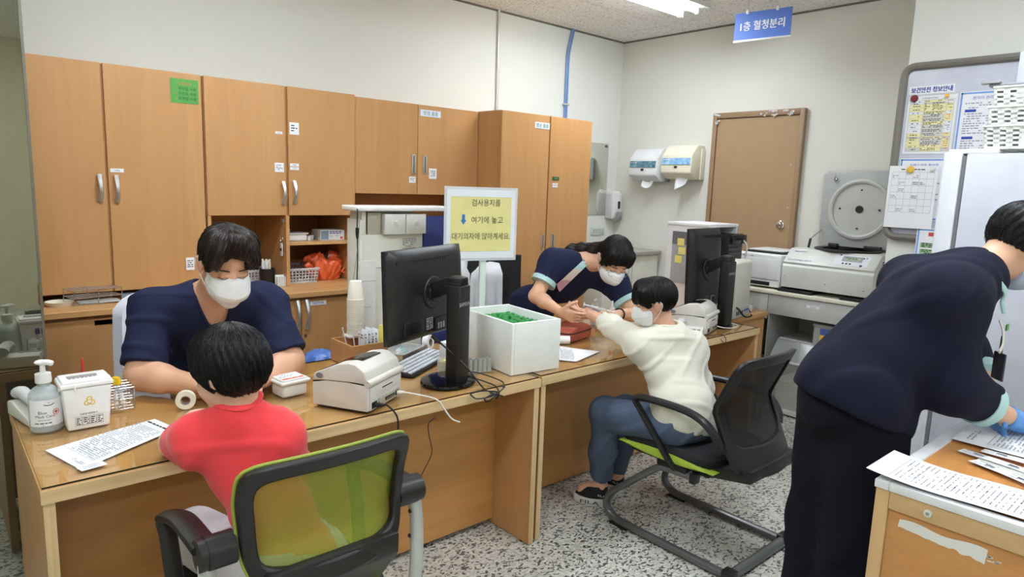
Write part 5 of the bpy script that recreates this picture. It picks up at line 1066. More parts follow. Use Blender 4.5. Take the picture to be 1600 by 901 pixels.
for k, dx in enumerate((-.011, .011)): MB().tube(bez([(4.395+dx, 4.264, CEIL), (4.375+dx, 4.264, CEIL-.08), (4.350+dx, 4.266, 2.72), (4.345+dx, 4.268, 2.6), (4.346+dx, 4.268, 2.3), (4.347+dx, 4.268, 2.03)], 6), .009, 8).build('hose', bl, t)
MB().box(4.312, 4.378, 4.25, 4.28, 2.26, 2.274, .002).build('clip', MATS['conduit_white'], t)
def hanging_sign():
    t = thing('hanging_sign', 'blue hanging ceiling sign with white Korean lettering', 'sign', (4.26, 2.42, CEIL)); a = Vector((4.43, 2.715, 0)); d = Vector((.06, -.385, 0)); ang = math.atan2(d.y, d.x); w = d.length; T = Matrix.Translation((a.x, a.y, 2.60)) @ Matrix.Rotation(ang, 4, 'Z'); h = .195
    b = MB(); b.T = T; b.box(0, w, 0, .006, .012, h); [b.text('1층 혈청분리', .068, (w*.5+q, 0, h*.52+q*.5), XR, ZU, 1, w=w*.78, lift=.0015+abs(q)*.1) for q in (-.0022, 0, .0022)]; b.build('panel', [M('sign_blue', (84, 120, 204), .4, var=.1, vscale=3), M('sign_white', (240, 242, 248), .5, var=0)], t)
    b = MB(); b.T = T; b.box(-.003, w+.003, -.002, .008, 0, .013, .001).build('edge_strip', WHITE, t)
    for fx in (.22, .75):
        b = MB(); b.T = T; b.box(fx*w-.01, fx*w+.01, -.006, .012, h-.012, h+.016, .003).build('clip', WHITE, t)
        b = MB(); b.T = T; b.cyl((fx*w, .003, h+.015), (fx*w, .003, CEIL-2.60), .0012, n=6).build('hanging_wire', GREYP, t)
hanging_sign()
# ================================================================ whiteboard, fridge and cart at the right
def whiteboard():
    t = thing('whiteboard', 'grey-framed magnetic whiteboard covered with notices on the right wall', 'whiteboard', (3.99, .9, 1.78)); y1, y0, z0, z1 = 1.405, .35, 1.345, 2.235; fr = M('frame_taupe', (120, 116, 108), .45)
    MB().box(3.982, 3.998, y0, y1, z0, z1).build('board', M('board_white', (206, 210, 224), .2), t)
    r = .05; pts = []
    for cy, cz, a0 in ((y1-r, z1-r, 0), (y0+r, z1-r, PI/2), (y0+r, z0+r, PI), (y1-r, z0+r, 1.5*PI)):
        for k in range(7): a = a0+PI/2*k/6; pts.append((3.978, cy+r*math.cos(a), cz+r*math.sin(a)))
    MB().tube(pts, .020, 10, closed=True, up=(1, 0, 0)).build('frame', fr, t)
whiteboard()
UY = (0, -1, 0)
def sheet_on_wall(nm, lab, y0, y1, z0, z1, x=3.981, border=None, fn=None, cat='notice'):
    """y0 = left edge seen from the room (larger y)"""
    b = MB().box(x-.0008, x, y1, y0, z0, z1); o = Vector((x-.0008, y0, z1)); w, h = y0-y1, z1-z0
    if border: b.frame((x-.0008, y0-.004, z0+.004), UY, ZU, w-.008, h-.008, .008, 3)
    if fn: fn(b, o, w, h)
    return tag(b.build(nm, [WPAPER, INK, M('pale_yellow_print', (240, 234, 176), .8), M('border_blue', (120, 160, 226), .7), BLUEINK, M('green_print', (150, 190, 140), .7), GREYINK, M('red_print2', (206, 80, 70), .7), M('pale_grey_print', (214, 212, 206), .8)], loc=(x, y0, z1)), lab, cat)
def header(b, o, w, h): b.frame((o.x, o.y-.002, o.z-h+.002), UY, ZU, w-.004, h-.004, .0014, 6); [b.text('보건안전 정보안내', .03, o+Vector((0, -w/2+q, -h/2+q*.6)), UY, ZU, 4, w=w*.86, lift=.0006+abs(q)*.1) for q in (-.0011, 0, .0011)]
sheet_on_wall('notice_header', 'long white strip with blue handwritten heading at the top of the whiteboard', 1.378, 1.158, 2.087, 2.138, 3.980, None, header)
def table_poster(b, o, w, h):
    b.text('건강위험요인정보', .010, o+Vector((0, -w*.45, -h*.045)), UY, ZU, 1); rg = random.Random(3); z = h*.08
    while z < h*.93:
        rh = rg.uniform(.028, .075)*h; q = 2 if rg.random() < .45 else 8 if rg.random() < .2 else None
        rh = min(rh, h*.955-z)
        if q: b.rect(o+Vector((0, -w*.05, -z-rh)), UY, ZU, w*.9, rh, q)
        b.rect(o+Vector((0, -w*.05, -z-rh)), UY, ZU, w*.9, .0008, 6, .001); b.rect(o+Vector((0, -w*.34, -z-rh)), UY, ZU, w*.44, rh, 8 if rg.random() < .6 else 2, .0008)
        b.dashes(o+Vector((0, -w*.36, -z-.003)), UY, ZU, w*.42, max(1, int(rh/.007)), .007, .0034, 1, rg.randint(0, 99), lift=.0014); b.dashes(o+Vector((0, -w*.12, -z-rh*.4)), UY, ZU, w*.15, 1, .01, .0036, 1, rg.randint(0, 99), lift=.0014)
        b.dashes(o+Vector((0, -w*.82, -z-.004)), UY, ZU, w*.1, max(1, int(rh/.01)), .009, .003, rg.choice((1, 7)), rg.randint(0, 99), lift=.0014); z += rh
    b.frame((o.x, o.y-w*.05, o.z-h*.955), UY, ZU, w*.9, h*.88, .001, 6, .0012); b.rect((o.x, o.y-w*.34, o.z-h*.955), UY, ZU, .0008, h*.88, 6, .0016); b.rect((o.x, o.y-w*.8, o.z-h*.955), UY, ZU, .0008, h*.88, 6, .0016)
sheet_on_wall('table_poster', 'poster with a yellow and white table under the blue heading strip', 1.372, 1.145, 1.785, 2.083, 3.9802, None, table_poster, 'poster')
def blue_poster(b, o, w, h):
    b.text('환자의 권리', .018, o+Vector((0, -w*.45, -h*.10)), UY, ZU, 4); b.dashes(o+Vector((0, -w*.12, -h*.17)), UY, ZU, w*.76, 3, .011, .005, 6, 4)
    for k, z in enumerate((.27, .68)): b.rect(o+Vector((0, -w*.13, -h*z-.013)), UY, ZU, w*.22, .013, 4); b.dashes(o+Vector((0, -w*.12, -h*(z+.06))), UY, ZU, w*.78, 9 if k == 0 else 6, .0118, .005, 6, 7+k)
sheet_on_wall('rights_poster', 'blue-bordered text poster on the whiteboard behind the white baskets', 1.135, .915, 1.765, 2.088, 3.9804, True, blue_poster, 'poster')
def lower_poster(b, o, w, h): b.text('심폐소생술 활성화', .017, o+Vector((0, -w*.52, -h*.11)), UY, ZU, 4, w=w*.6); b.dashes(o+Vector((0, -w*.1, -h*.26)), UY, ZU, w*.8, 12, .014, .006, 6, 11)
sheet_on_wall('lower_poster', 'blue-bordered poster partly hidden under the hanging calendar sheet', 1.376, 1.15, 1.44, 1.762, 3.9802, True, lower_poster, 'poster')
def calendar(b, o, w, h):
    for i in range(7): b.rect(o+Vector((0, -w*.07, -h*(.1+.108*i))), UY, ZU, w*.86, .0011, 6)
    for j in range(7): b.rect(o+Vector((0, -w*(.07+.1433*j), -h*.748)), UY, ZU, .0009, h*.648, 6)
    b.dashes(o+Vector((0, -w*.25, -h*.05)), UY, ZU, w*.5, 1, .01, .005, 1, 2); rg = random.Random(8)
    for k in range(13): b.dashes(o+Vector((0, -w*(.085+.1433*rg.randint(0, 5)), -h*(.15+.108*rg.randint(0, 5)))), UY, ZU, w*.12, 2, .009, .004, 6, k)
sheet_on_wall('calendar_sheet', 'plain white monthly calendar sheet hanging from a yellow magnet', 1.414, 1.18, 1.395, 1.722, 3.952, None, calendar, 'calendar')
def green_poster(b, o, w, h):
    b.rect(o+Vector((0, -w*.3, -.04)), UY, ZU, w*.5, .02, 7)
    for k in range(7): b.rect(o+Vector((0, -w*.12, -.075-.034*k-.026)), UY, ZU, w*.8, .026, 5); b.dashes(o+Vector((0, -w*.16, -.077-.034*k)), UY, ZU, w*.7, 3, .008, .0045, 1, k, lift=.001)
sheet_on_wall('flow_poster', 'blue-bordered poster with green flow boxes below the whiteboard', 1.245, 1.06, 1.03, 1.40, 3.957, True, green_poster, 'poster')
def magnet(lab, y, z, r, mat, x=3.975):
    b = MB(); b.T = Matrix.Translation((x, y, z)) @ Matrix.Rotation(-PI/2, 4, 'Y'); b.lathe([(0, -.004), (r, -.004), (r, .004), (r*.85, .009), (0, .010)], n=20); tag(b.build('magnet', mat, loc=(x, y, z)), lab, 'magnet')
magnet('round dark red magnet at the left of the table poster', 1.343, 2.072, .018, M('magnet_red', (120, 24, 40), .35)); magnet('small yellow magnet at the top right of the table poster', 1.193, 2.076, .010, M('magnet_yellow', (240, 190, 70), .35)); magnet('large yellow magnet holding the calendar sheet', 1.310, 1.703, .018, MATS['magnet_yellow'], 3.946); magnet('small white magnet at the right top of the calendar sheet', 1.205, 1.708, .012, WHITE, 3.946)
def fridge():
    t = thing('refrigerator', 'tall white refrigerator standing side-on behind the standing worker at right', 'refrigerator', (3.5, .55, 0)); w = M('fridge_white', (206, 210, 222), .3); X0 = 3.20
    MB().box(X0, 3.85, .22, .862, .03, 1.738, .006).build('body', w, t)
    MB().box(X0+.004, 3.846, .863, .876, .04, 1.73).build('gasket', M('gasket_grey', (120, 122, 128), .5), t)
    MB().box(X0-.002, 3.852, .877, .945, .03, 1.745, .010, seg=3).build('door', M('fridge_door_white', (224, 228, 234), .3), t)
    MB().box(X0+.01, X0+.10, .76, .93, 1.7385, 1.757, .004).build('hinge_cover', WHITE, t); MB().box(X0+.02, 3.83, .25, .84, 0, .03).build('plinth', GREYP, t)
fridge()
BW = M('basket_white', (240, 243, 238), .5)
for i, (z, dy, lab) in enumerate(((1.758, 0, 'white perforated basket at the bottom of the stack on the refrigerator'), (1.832, -.006, 'white perforated basket in the middle of the stack on the refrigerator'), (1.908, -.016, 'white perforated basket on top of the stack on the refrigerator'))):
    basket('plastic_basket', lab, 3.235, 3.52, .40+dy, .815+dy, z, .088, BW, 14, 10, 4, 'baskets on the refrigerator', .009, .52)
tag(MB().box(3.24, 3.50, .42, .83, 2.001, 2.012, .004).box(3.23, 3.26, .79, .855, 2.0125, 2.02, .002).build('grey_tray', M('tray_grey', (150, 152, 156), .4), loc=(3.37, .6, 2.0)), 'flat grey tray lying across the top white basket', 'tray')
t = thing('clear_holder', 'clear acrylic holder standing in the top basket in front of the whiteboard', 'holder', (3.3, .71, 2.013)); MB().box(3.26, 3.266, .66, .745, 2.013, 2.13, .002).box(3.266, 3.33, .742, .745, 2.013, 2.13).box(3.26, 3.33, .66, .745, 2.0125, 2.0135).build('holder', clear('acrylic', (226, 232, 244), .55, .1), t)
def cart():
    t = thing('work_cart', 'beech work table at the lower right with white rim, papers on top', 'table', (2.2, .26, 0)); x0, x1, y0, y1, z = 1.765, 2.66, -.10, .575, .85
    fr = M('cart_frame', (206, 170, 122), .4)
    b = MB().box(x0, x1, y0, y1, z-.02, z-.006).build('top_board', wood('cart_top', (212, 150, 82), (196, 132, 66), (.7, 6, 6)), t)
    r = MB().box(x0-.004, x1, y1-.03, y1+.004, z-.022, z, .003).box(x0-.004, x0+.026, y0, y1-.03, z-.022, z, .003).box(x1-.03, x1, y0, y1-.03, z-.022, z, .003); r.build('white_rim', M('rim_white', (232, 234, 238), .35), t)
    for lx, ly in ((x0, y1-.032), (x0, y0), (x1-.03, y1-.032), (x1-.03, y0)): MB().box(lx, lx+.03, ly, ly+.032, .08, z-.022, .002).build('leg', fr, t)
    MB().box(x0, x0+.028, y0+.0325, y1-.0325, z-.068, z-.022, .002).build('front_rail', fr, t)
    p = MB().box(x0+.008, x0+.024, y0+.03, y1-.033, .08, z-.069).build('front_panel', wood('cart_panel', (206, 150, 92), (192, 134, 78), (6, 1.2, 6)), t)
    MB().box(x0+.03, x1-.03, y1-.02, y1-.004, .08, z-.022).box(x0+.03, x1-.03, y0+.004, y0+.02, .08, z-.022).build('side_panel', WOODV, t)
    rg = random.Random(1); b = MB()
    V = []; n = 26
    for i in range(n+1):
        u = i/n; y = .515-.185*u; V += [(x0+.0072, y, z-.087+.004*math.sin(9*u)-.0*u), (x0+.0072, y+.003, z-.108-.012*u+(.006*rg.random() if u > .6 else .002*rg.random())-.003*u)]
    b.add(V, [(2*i, 2*i+1, 2*i+3, 2*i+2) for i in range(n)])
    for k in range(9): y = .335-.028*rg.random(); zz = z-.098-.014*rg.random(); b.rect((x0+.0078, y, zz), UY, ZU, .004+.008*rg.random(), .003, 0)
    b.build('tape_residue', M('residue_white', (226, 226, 222), .8), p)
    for y in (.455, .17): MB().lathe([(0, -.005), (.009, -.005), (.009, .0), (0, .0)], (x0-.0, y, z-.045), 14, axis='X').lathe([(0, -.006), (.004, -.006), (.004, -.004), (0, -.004)], (x0, y, z-.045), 10, axis='X', m=1).build('screw', [M('screw_white', (216, 220, 210), .4), GREYP], t)
    for xx in (x0+.04, x1-.05):
        for yy in (y0+.05, y1-.05): MB().cyl((xx, yy-.012, .035), (xx, yy+.012, .035), .034, n=18).box(xx-.012, xx+.012, yy-.014, yy+.014, .03, .082).build('caster', BLACK, t)
cart()
def curved_form():
    z = .853; A, B_, C_, D = [Vector((x, y, z)) for x, y in ((1.755, .60), (1.945, .60), (1.985, .13), (1.80, .13))]; b = MB()
    f = lambda u, v: (A*(1-u)+B_*u)*(1-v)+(D*(1-u)+C_*u)*v
    lift = lambda v: .0015+.018*max(0, 1-v*2.6)**2+.004*math.sin(PI*v)
    g = lambda u, v: f(u, v)+Vector((0, 0, lift(v)))
    for k in range(3): b.sheet(lambda v, u: g(u+.012*k, v)-Vector((0, 0, .0011*k)), 22, 4, .0005)
    rg = random.Random(9)
    def put(u0, u1, v0, v1, m): b.add([g(u, v)+Vector((0, 0, .0007)) for u, v in ((u0, v0), (u1, v0), (u1, v1), (u0, v1))], [(0, 1, 2, 3)], m)
    for i in range(30):
        v = .12+.0245*i; w = .006; u = .12
        while u < .88:
            l = rg.uniform(.015, .05)
            if rg.random() < .62: put(u, u+l, v, v+.006, 2 if rg.random() < .85 else 1)
            u += l+.014
    for v in (.1, .2, .86): put(.08, .92, v, v+.0025, 2)
    for u in (.08, .915): put(u, u+.008, .1, .88, 2)
    for k in range(9): put(.3+.05*k, .33+.05*k, .9, .922, 1)
    tag(b.build('request_forms', [WPAPER, INK, GREYINK], loc=(1.85, .4, .853)), 'loose pile of white printed forms overhanging the near corner of the beech work table', 'papers')
curved_form()
def label_strip(lab, p, q, w, z, seed):
    p, q = Vector((*p, z)), Vector((*q, z)); u = (q-p).normalized(); v = Vector((-u.y, u.x, 0)); L_ = (q-p).length; b = MB(); b.T = Matrix.Identity(4)
    b.sheet(lambda s, r: p+u*L_*s+v*w*(r-.5)+Vector((0, 0, .001+.002*math.sin(5*s)**2)), 12, 1, .0004); rg = random.Random(seed); c = Vector((0, 0, .0036))
    for k in range(int(L_/.085)):
        o = p+u*(.012+.085*k)+c
        for j in range(9): b.rect(o+u*(.022+.0028*j)-v*w*.12, u, v, .0017, w*.3, 1, 0)
        b.dashes(o+v*w*.36, u, v, .06, 2, w*.12, w*.05, 2, k+seed, lift=0); b.dashes(o-v*w*.2, u, v, .06, 2, w*.12, w*.05, 2, k+seed+5, lift=0)
    tag(b.build('barcode_strip', [WPAPER, INK, GREYINK], loc=p), lab, 'labels', 'barcode label strips')
label_strip('barcode label strip nearest the pile of forms', (2.105, .455), (1.98, .16), .036, .852, 1); label_strip('barcode label strip in the middle of the work table', (2.165, .50), (2.10, .18), .036, .852, 3); label_strip('barcode label strip lying against the large sheet under the gloved hands', (2.215, .46), (2.19, .12), .036, .852, 5)
tag(MB().box(2.085, 2.15, .12, .45, .8505, .8515).build('backing_paper', M('backing_grey', (206, 204, 196), .8), loc=(2.1, .3, .85)), 'grey backing paper lying between the barcode strips', 'paper')
paper('large_sheet', 'large printed sheet under the gloved hands on the work table', 'paper', [(2.24, .545), (2.60, .555), (2.62, -.05), (2.25, -.05)], .853, 21, 22)
# ================================================================ chairs
def strip_frame(pts_out, pts_in, th, nrm):
    """closed flat ring between two loops, given thickness along nrm"""
    n = len(pts_out); V = []
    for off in (0, th):
        V += [Vector(p)+Vector(nrm)*off for p in pts_out]+[Vector(p)+Vector(nrm)*off for p in pts_in]
    F = []
    for i in range(n):
        j = (i+1) % n; a, b, c, d = i, j, n+j, n+i
        F += [(a, b, c, d), (2*n+d, 2*n+c, 2*n+b, 2*n+a), (a, 2*n+a, 2*n+b, b), (d, c, 2*n+c, 2*n+d)]
    return V, F
def back_surface(prof, half, curve):
    """prof: list of (y, z) from bottom to top; returns f(s in -1..1, t in 0..1)"""
    zs = [p[1] for p in prof]; ys = [p[0] for p in prof]; hw = half
    def f(s, t):
        z = zs[0]+(zs[-1]-zs[0])*t; y = float(np.interp(z, zs, ys)); w = float(np.interp(t, [0, .25, .7, 1], hw))
        return Vector((s*w, y-curve*(1-s*s), z+.012*(1-s*s)*(1 if t > .5 else -1)))
    return f
def mesh_chair(lab, ox, oy, rz, mesh_m, prof, half, curve, frame_w, style, edge_m):
    T = rot((ox, oy, 0), rz); t = thing('office_chair', lab, 'chair', (ox, oy, 0), rz); f = back_surface(prof, half, curve)
    def loop(ins):
        P = []; n = 14; a, b_ = ins
        for i in range(n): P.append((-1+a+(2-2*a)*i/n, b_[0]))
        for i in range(n): P.append((1-a, b_[0]+(1-b_[0]-b_[1])*i/n))
        for i in range(n): P.append((1-a-(2-2*a)*i/n, 1-b_[1]))
        for i in range(n): P.append((-1+a, 1-b_[1]-(1-b_[0]-b_[1])*i/n))
        return P
    def rounded(P, k):
        for _ in range(k): P = [((P[i-1][0]+2*P[i][0]+P[(i+1) % len(P)][0])/4, (P[i-1][1]+2*P[i][1]+P[(i+1) % len(P)][1])/4) for i in range(len(P))]
        return P
    out, inn = [f(*p) for p in rounded(loop((0, (0, 0))), 3)], [f(*p) for p in rounded(loop(frame_w), 3)]
    V, F = strip_frame(out, inn, -.026, (0, 1, 0)); b = MB(); b.T = T; b.add(V, F); o = b.build('back_frame', BLACK, t, smooth=50)
    md = o.modifiers.new('round', 'BEVEL'); md.width = .006; md.segments = 2; md.limit_method = 'ANGLE'; md.angle_limit = .7
    m = MB(); m.T = T; m.sheet(lambda u, v: f((u*2-1)*(1-frame_w[0]*.6), frame_w[1][0]*.6+v*(1-.6*sum(frame_w[1])))+Vector((0, .004 if style == 1 else -.012, 0)), 24, 20); m.build('back_mesh', mesh_m, t, smooth=180)
    if edge_m:
        e = MB(); e.T = T; e.tube([p+Vector((0, .004, 0)) for p in out], .0045, 8, closed=True); e.build('mesh_piping', edge_m, t)
    zs, hw, yf, yb = .455, .238, .275, -.235
    s = MB(); s.T = T; V, F, n, k = [], [], 40, 6
    for i, (q, z) in enumerate(((.86, -.06), (.97, -.045), (1.0, -.02), (.99, 0), (.94, .014), (.75, .02), (.0, .022))):
        for j in range(n):
            a = 2*PI*j/n; c, d = math.cos(a), math.sin(a); V.append((hw*q*math.copysign(abs(c)**.4, c), (yf+yb)/2+(yf-yb)/2*q*math.copysign(abs(d)**.4, d), zs+z-.018*(max(0, d)**4)*(i > 1)))
    F = [(i*n+j, i*n+(j+1) % n, (i+1)*n+(j+1) % n, (i+1)*n+j) for i in range(6) for j in range(n)]+[tuple(range(n))[::-1]]
    s.add(V, F).build('seat', M('seat_fabric_black', (30, 32, 36), .85, bump=.4, bscale=420), t)
    # side cushions edge: a lens-shaped coloured strip along the lower seat edge
    for sx in (-1, 1):
        g = MB(); g.T = T; N_ = 18; P = []
        for i in range(N_+1):
            u = i/N_; y = yf-.03-(yf-yb-.02)*u; h = .028*math.sin(PI*min(1, u*1.05))**.7; P.append((y, h))
        V = []
        for y, h in P: V += [(sx*(hw+.004), y, zs-.035-h*.6), (sx*(hw+.009), y, zs-.035), (sx*(hw+.001), y, zs-.035+h*.75), (sx*(hw-.05), y, zs-.035-h*.3)]
        F = [tuple((i*4+a, (i+1)*4+a, (i+1)*4+(a+1) % 4, i*4+(a+1) % 4))[::sx] for i in range(N_) for a in range(4)]
        g.add(V, F).build('seat_edging', MATS['lime_green'], t, smooth=60)
    MB_ = MB(); MB_.T = T; MB_.box(-.19, .19, yb+.04, yf-.06, zs-.085, zs-.058, .008).build('seat_pan', BLACK, t)
    b0 = f(0, 0)
    sp = MB(); sp.T = T
    sp.prism([(yb+.10, zs-.085), (b0.y-.01, b0.z-.005), (b0.y-.012, b0.z+.05), (b0.y+.02, b0.z+.05), (yb+.10, zs-.05)], 'X', -half[0]*.9, half[0]*.9, bev=.008); sp.build('back_support', BLACK, t)
    return t, T, f
# the chair under the boy in the cream sweatshirt
BM = mesh_mat('black_mesh', (22, 23, 25), 0, .8, 3000); LIME = M('lime_green', (164, 190, 62), .55, bump=.15, bscale=300)
CH2, T2, f2 = mesh_chair('black mesh chair on a grey sled base carrying the boy in cream', 2.565, 1.60, 0, BM, [(-.315, .43), (-.265, .53), (-.195, .68), (-.245, .79), (-.295, .905)], [.215, .222, .225, .222], .055, (.16, (.24, .09)), 2, None)
def sled(par, T):
    r = .021; m = M('sled_grey', (112, 114, 116), .35, .5)
    for s in (-1, 1):
        x = s*.228; pts = [(x, -.345, .022), (x, -.1, .022), (x, .15, .022), (x, .24, .026), (x, .295, .055), (x, .305, .10), (x, .275, .15), (x, .2, .215), (x, .1, .30), (x, .035, .352), (x, -.0, .366), (x, -.06, .37), (x, -.14, .372)]
        b = MB(); b.T = T; b.tube(bez(pts, 6), r*1.0, 10, flat=.8, up=(1, 0, 0)).build('sled_tube', m, par)
        b = MB(); b.T = T; b.box(x-.022, x+.022, -.165, -.138, .35, .394, .003).build('tube_cap', BLACK, par)
        b = MB(); b.T = T; b.box(x-.02, x+.02, .17, .27, .0, .012, .003).build('foot_pad', BLACK, par)
        b = MB(); b.T = T; b.box(x-.02, x+.02, -.36, -.31, 0, .012, .003).build('foot_pad', BLACK, par)
        b = MB(); b.T = T; b.box(x-.018, x+.018, -.12, .03, .376, .402, .004).build('seat_mount', BLACK, par)
    b = MB(); b.T = T; b.tube([(-.235, -.345, .024), (.235, -.345, .024)], r*1.05, 12).build('rear_bar', m, par)
    for s in (-1, 1): b = MB(); b.T = T; b.box(s*.228-.026, s*.228+.026, -.37, -.318, .004, .05, .006).build('corner_cap', BLACK, par)
sled(CH2, T2)
def loop_arm(par, T, s):
    x = s*.268; pts = [(x-s*.03, -.06, .385), (x-s*.008, -.02, .44), (x, .05, .53), (x, .115, .60), (x, .145, .632), (x, .135, .652), (x, .08, .66), (x, -.03, .663), (x, -.13, .657), (x, -.20, .635), (x-s*.012, -.245, .59), (x-s*.03, -.262, .545)]
    b = MB(); b.T = T; P = bez(pts, 6); n = len(P); b.tube(P, [.022 if i > n*.42 else .017 for i in range(n)], 10, flat=.72, up=(1, 0, 0)).build('armrest', BLACK, par)
for s in (-1, 1): loop_arm(CH2, T2, s)
# the chair in the foreground, under the boy in red
GM = mesh_mat('green_mesh', (130, 144, 44), 0, .5, 1450)
CH1, T1, f1 = mesh_chair('black-framed chair with lime green mesh back in the foreground', .675, 1.68, 0, GM, [(-.285, .645), (-.262, .74), (-.268, .84), (-.30, .932)], [.185, .20, .212, .212], .045, (.15, (.155, .13)), 1, M('olive_piping', (150, 166, 66), .7))
def foreground_arm(par, T, s):
    x = s*.262; g = M('arm_tube_grey', (190, 194, 192), .35, .3)
    b = MB(); b.T = T; P = bez([(x, -.235, .742), (x, -.18, .742), (x, -.06, .735), (x, .05, .70), (x+s*.004, .085, .675), (x, .075, .64), (x-s*.002, .05, .56), (x-s*.008, .03, .47), (x-s*.02, .02, .41)], 6); n = len(P)
    b.tube(P, [.031 if i < n*.42 else .022 for i in range(n)], 12, flat=.5, up=(1, 0, 0)).build('armrest', BLACK, par)
    b = MB(); b.T = T; b.cyl((x-s*.055, -.245, .735), (x+s*.022, -.245, .735), .036, n=22).cyl((x-s*.055, -.245, .735), (x+s*.005, -.245, .735), .038, n=22).build('arm_hub', BLACK, par)
    b = MB(); b.T = T; b.tube(bez([(x+s*.004, -.25, .715), (x+s*.006, -.262, .64), (x+s*.004, -.265, .52), (x-s*.005, -.255, .44), (x-s*.04, -.225, .395), (x-s*.13, -.16, .375)], 6), .019, 12, flat=.8).build('side_tube', g, par)
    for zz in (.68, .61): b = MB(); b.T = T; b.ball((x+s*.004-.019, -.26, zz), (.004, .006, .006), n=8, k=6).build('screw', BLACK, par)
for s in (-1, 1): foreground_arm(CH1, T1, s)
def five_star(par, T):
    b = MB(); b.T = T; b.cyl((0, 0, .12), (0, 0, .37), .026, n=16).cyl((0, 0, .075), (0, 0, .14), .04, n=16).build('gas_column', BLACK, par)
    for k in range(5):
        a = 2*PI*k/5+.3; b = MB(); b.T = T; e = (.27*math.cos(a), .27*math.sin(a))
        b.tube([(0, 0, .105), (e[0]*.5, e[1]*.5, .095), (e[0], e[1], .07)], [.028, .022, .017], 10).build('base_arm', BLACK, par)
        b = MB(); b.T = T @ Matrix.Translation((e[0], e[1], 0)) @ Matrix.Rotation(a, 4, 'Z'); b.cyl((0, -.022, .026), (0, -.006, .026), .026, n=16).cyl((0, .006, .026), (0, .022, .026), .026, n=16).cyl((0, 0, .03), (0, 0, .07), .008, n=8).build('caster', BLACK, par)
five_star(CH1, T1)
# the nurse's chair: black high back with headrest
def high_chair():
    t = thing('office_chair', 'black high-backed office chair with headrest behind the nurse', 'chair', (2.70, 2.98, 0), PI); T = rot((2.72, 3.02, 0), PI-.1); 
    b = MB(); b.T = T; b.box(-.24, .24, -.24, .24, .40, .475, .03, seg=3).build('seat', MATS['seat_fabric_black'], t)
    b = MB(); b.T = T; b.sheet(lambda u, v: ((u-.5)*.46*(1-.12*v), -.25-.03*math.sin(PI*v)+.05*(2*u-1)**2-.05*v, .50+.60*v), 12, 12, .03).build('backrest', M('black_backrest', (28, 28, 31), .7, bump=.3, bscale=300), t)
    V, F, n, k = [], [], 28, 10
    b = MB(); b.T = T @ Matrix.Translation((0, -.30, 1.245)); b.ball((0, 0, 0), (.145, .045, .075), n=28, k=14); b.V = [v for v in b.V]; b.build('headrest', M('black_vinyl', (24, 24, 26), .35), t)
    b = MB(); b.T = T; b.box(-.03, .03, -.335, -.305, 1.02, 1.22, .008).box(-.035, .035, -.34, -.10, .36, .40, .008).box(-.035, .035, -.345, -.30, .38, 1.05, .008).build('headrest_post', BLACK, t)
    for s in (-1, 1): b = MB(); b.T = T; b.box(s*.29-.03, s*.29+.03, -.14, .12, .66, .69, .012).box(s*.285-.015, s*.285+.015, -.05, .03, .40, .66, .006).box(s*.2, s*.3, -.04, .02, .385, .41, .004).build('armrest', BLACK, t)
    five_star(t, T); return T
TN = high_chair()
b = MB(); b.T = TN
def coat(u, v):
    x = (u-.5)*.30+.10; d = 2*v-1; z = 1.085-abs(d)*(.52 if v > .5 else .20); y = -.285-.05*(1 if v < .5 else -1)*min(1, abs(d)*6)
    return (x*(1+.12*abs(d)), y+.016*math.sin(24*u+3*v)*abs(d), z-.015*abs(2*u-1)**2)
b.sheet(lambda u, v: coat(u, v), 36, 24, .004); tag(b.build('lab_coat', M('coat_white', (232, 234, 238), .85, bump=.2, bscale=40), loc=(2.72, 3.3, 1.0)), 'white lab coat draped over the high-backed black chair', 'coat')
def white_chair():
    T = rot((.86, 2.98, 0), PI+.25); t = thing('covered_chair', 'chair under a white cloth cover behind the man in navy scrubs', 'chair', (.86, 2.98, 0), PI); cv = M('cover_white', (226, 230, 240), .85, bump=.15, bscale=50)
    b = MB(); b.T = T; b.box(-.23, .23, -.22, .24, .40, .47, .03, seg=3).build('seat', MATS['seat_fabric_black'], t)
    b = MB(); b.T = T; b.sheet(lambda u, v: ((u-.5)*(.50-.06*v*v)*1.0, -.265+.05*(2*u-1)**2-.06*v,   .43+.60*v-.06*(2*u-1)**4*v), 16, 16, .05).build('cover', cv, t, smooth=70)
    five_star(t, T)
    b = MB(); b.T = T; b.box(-.03, .03, -.3, -.1, .36, .42, .006).build('back_bar', BLACK, t)
white_chair()
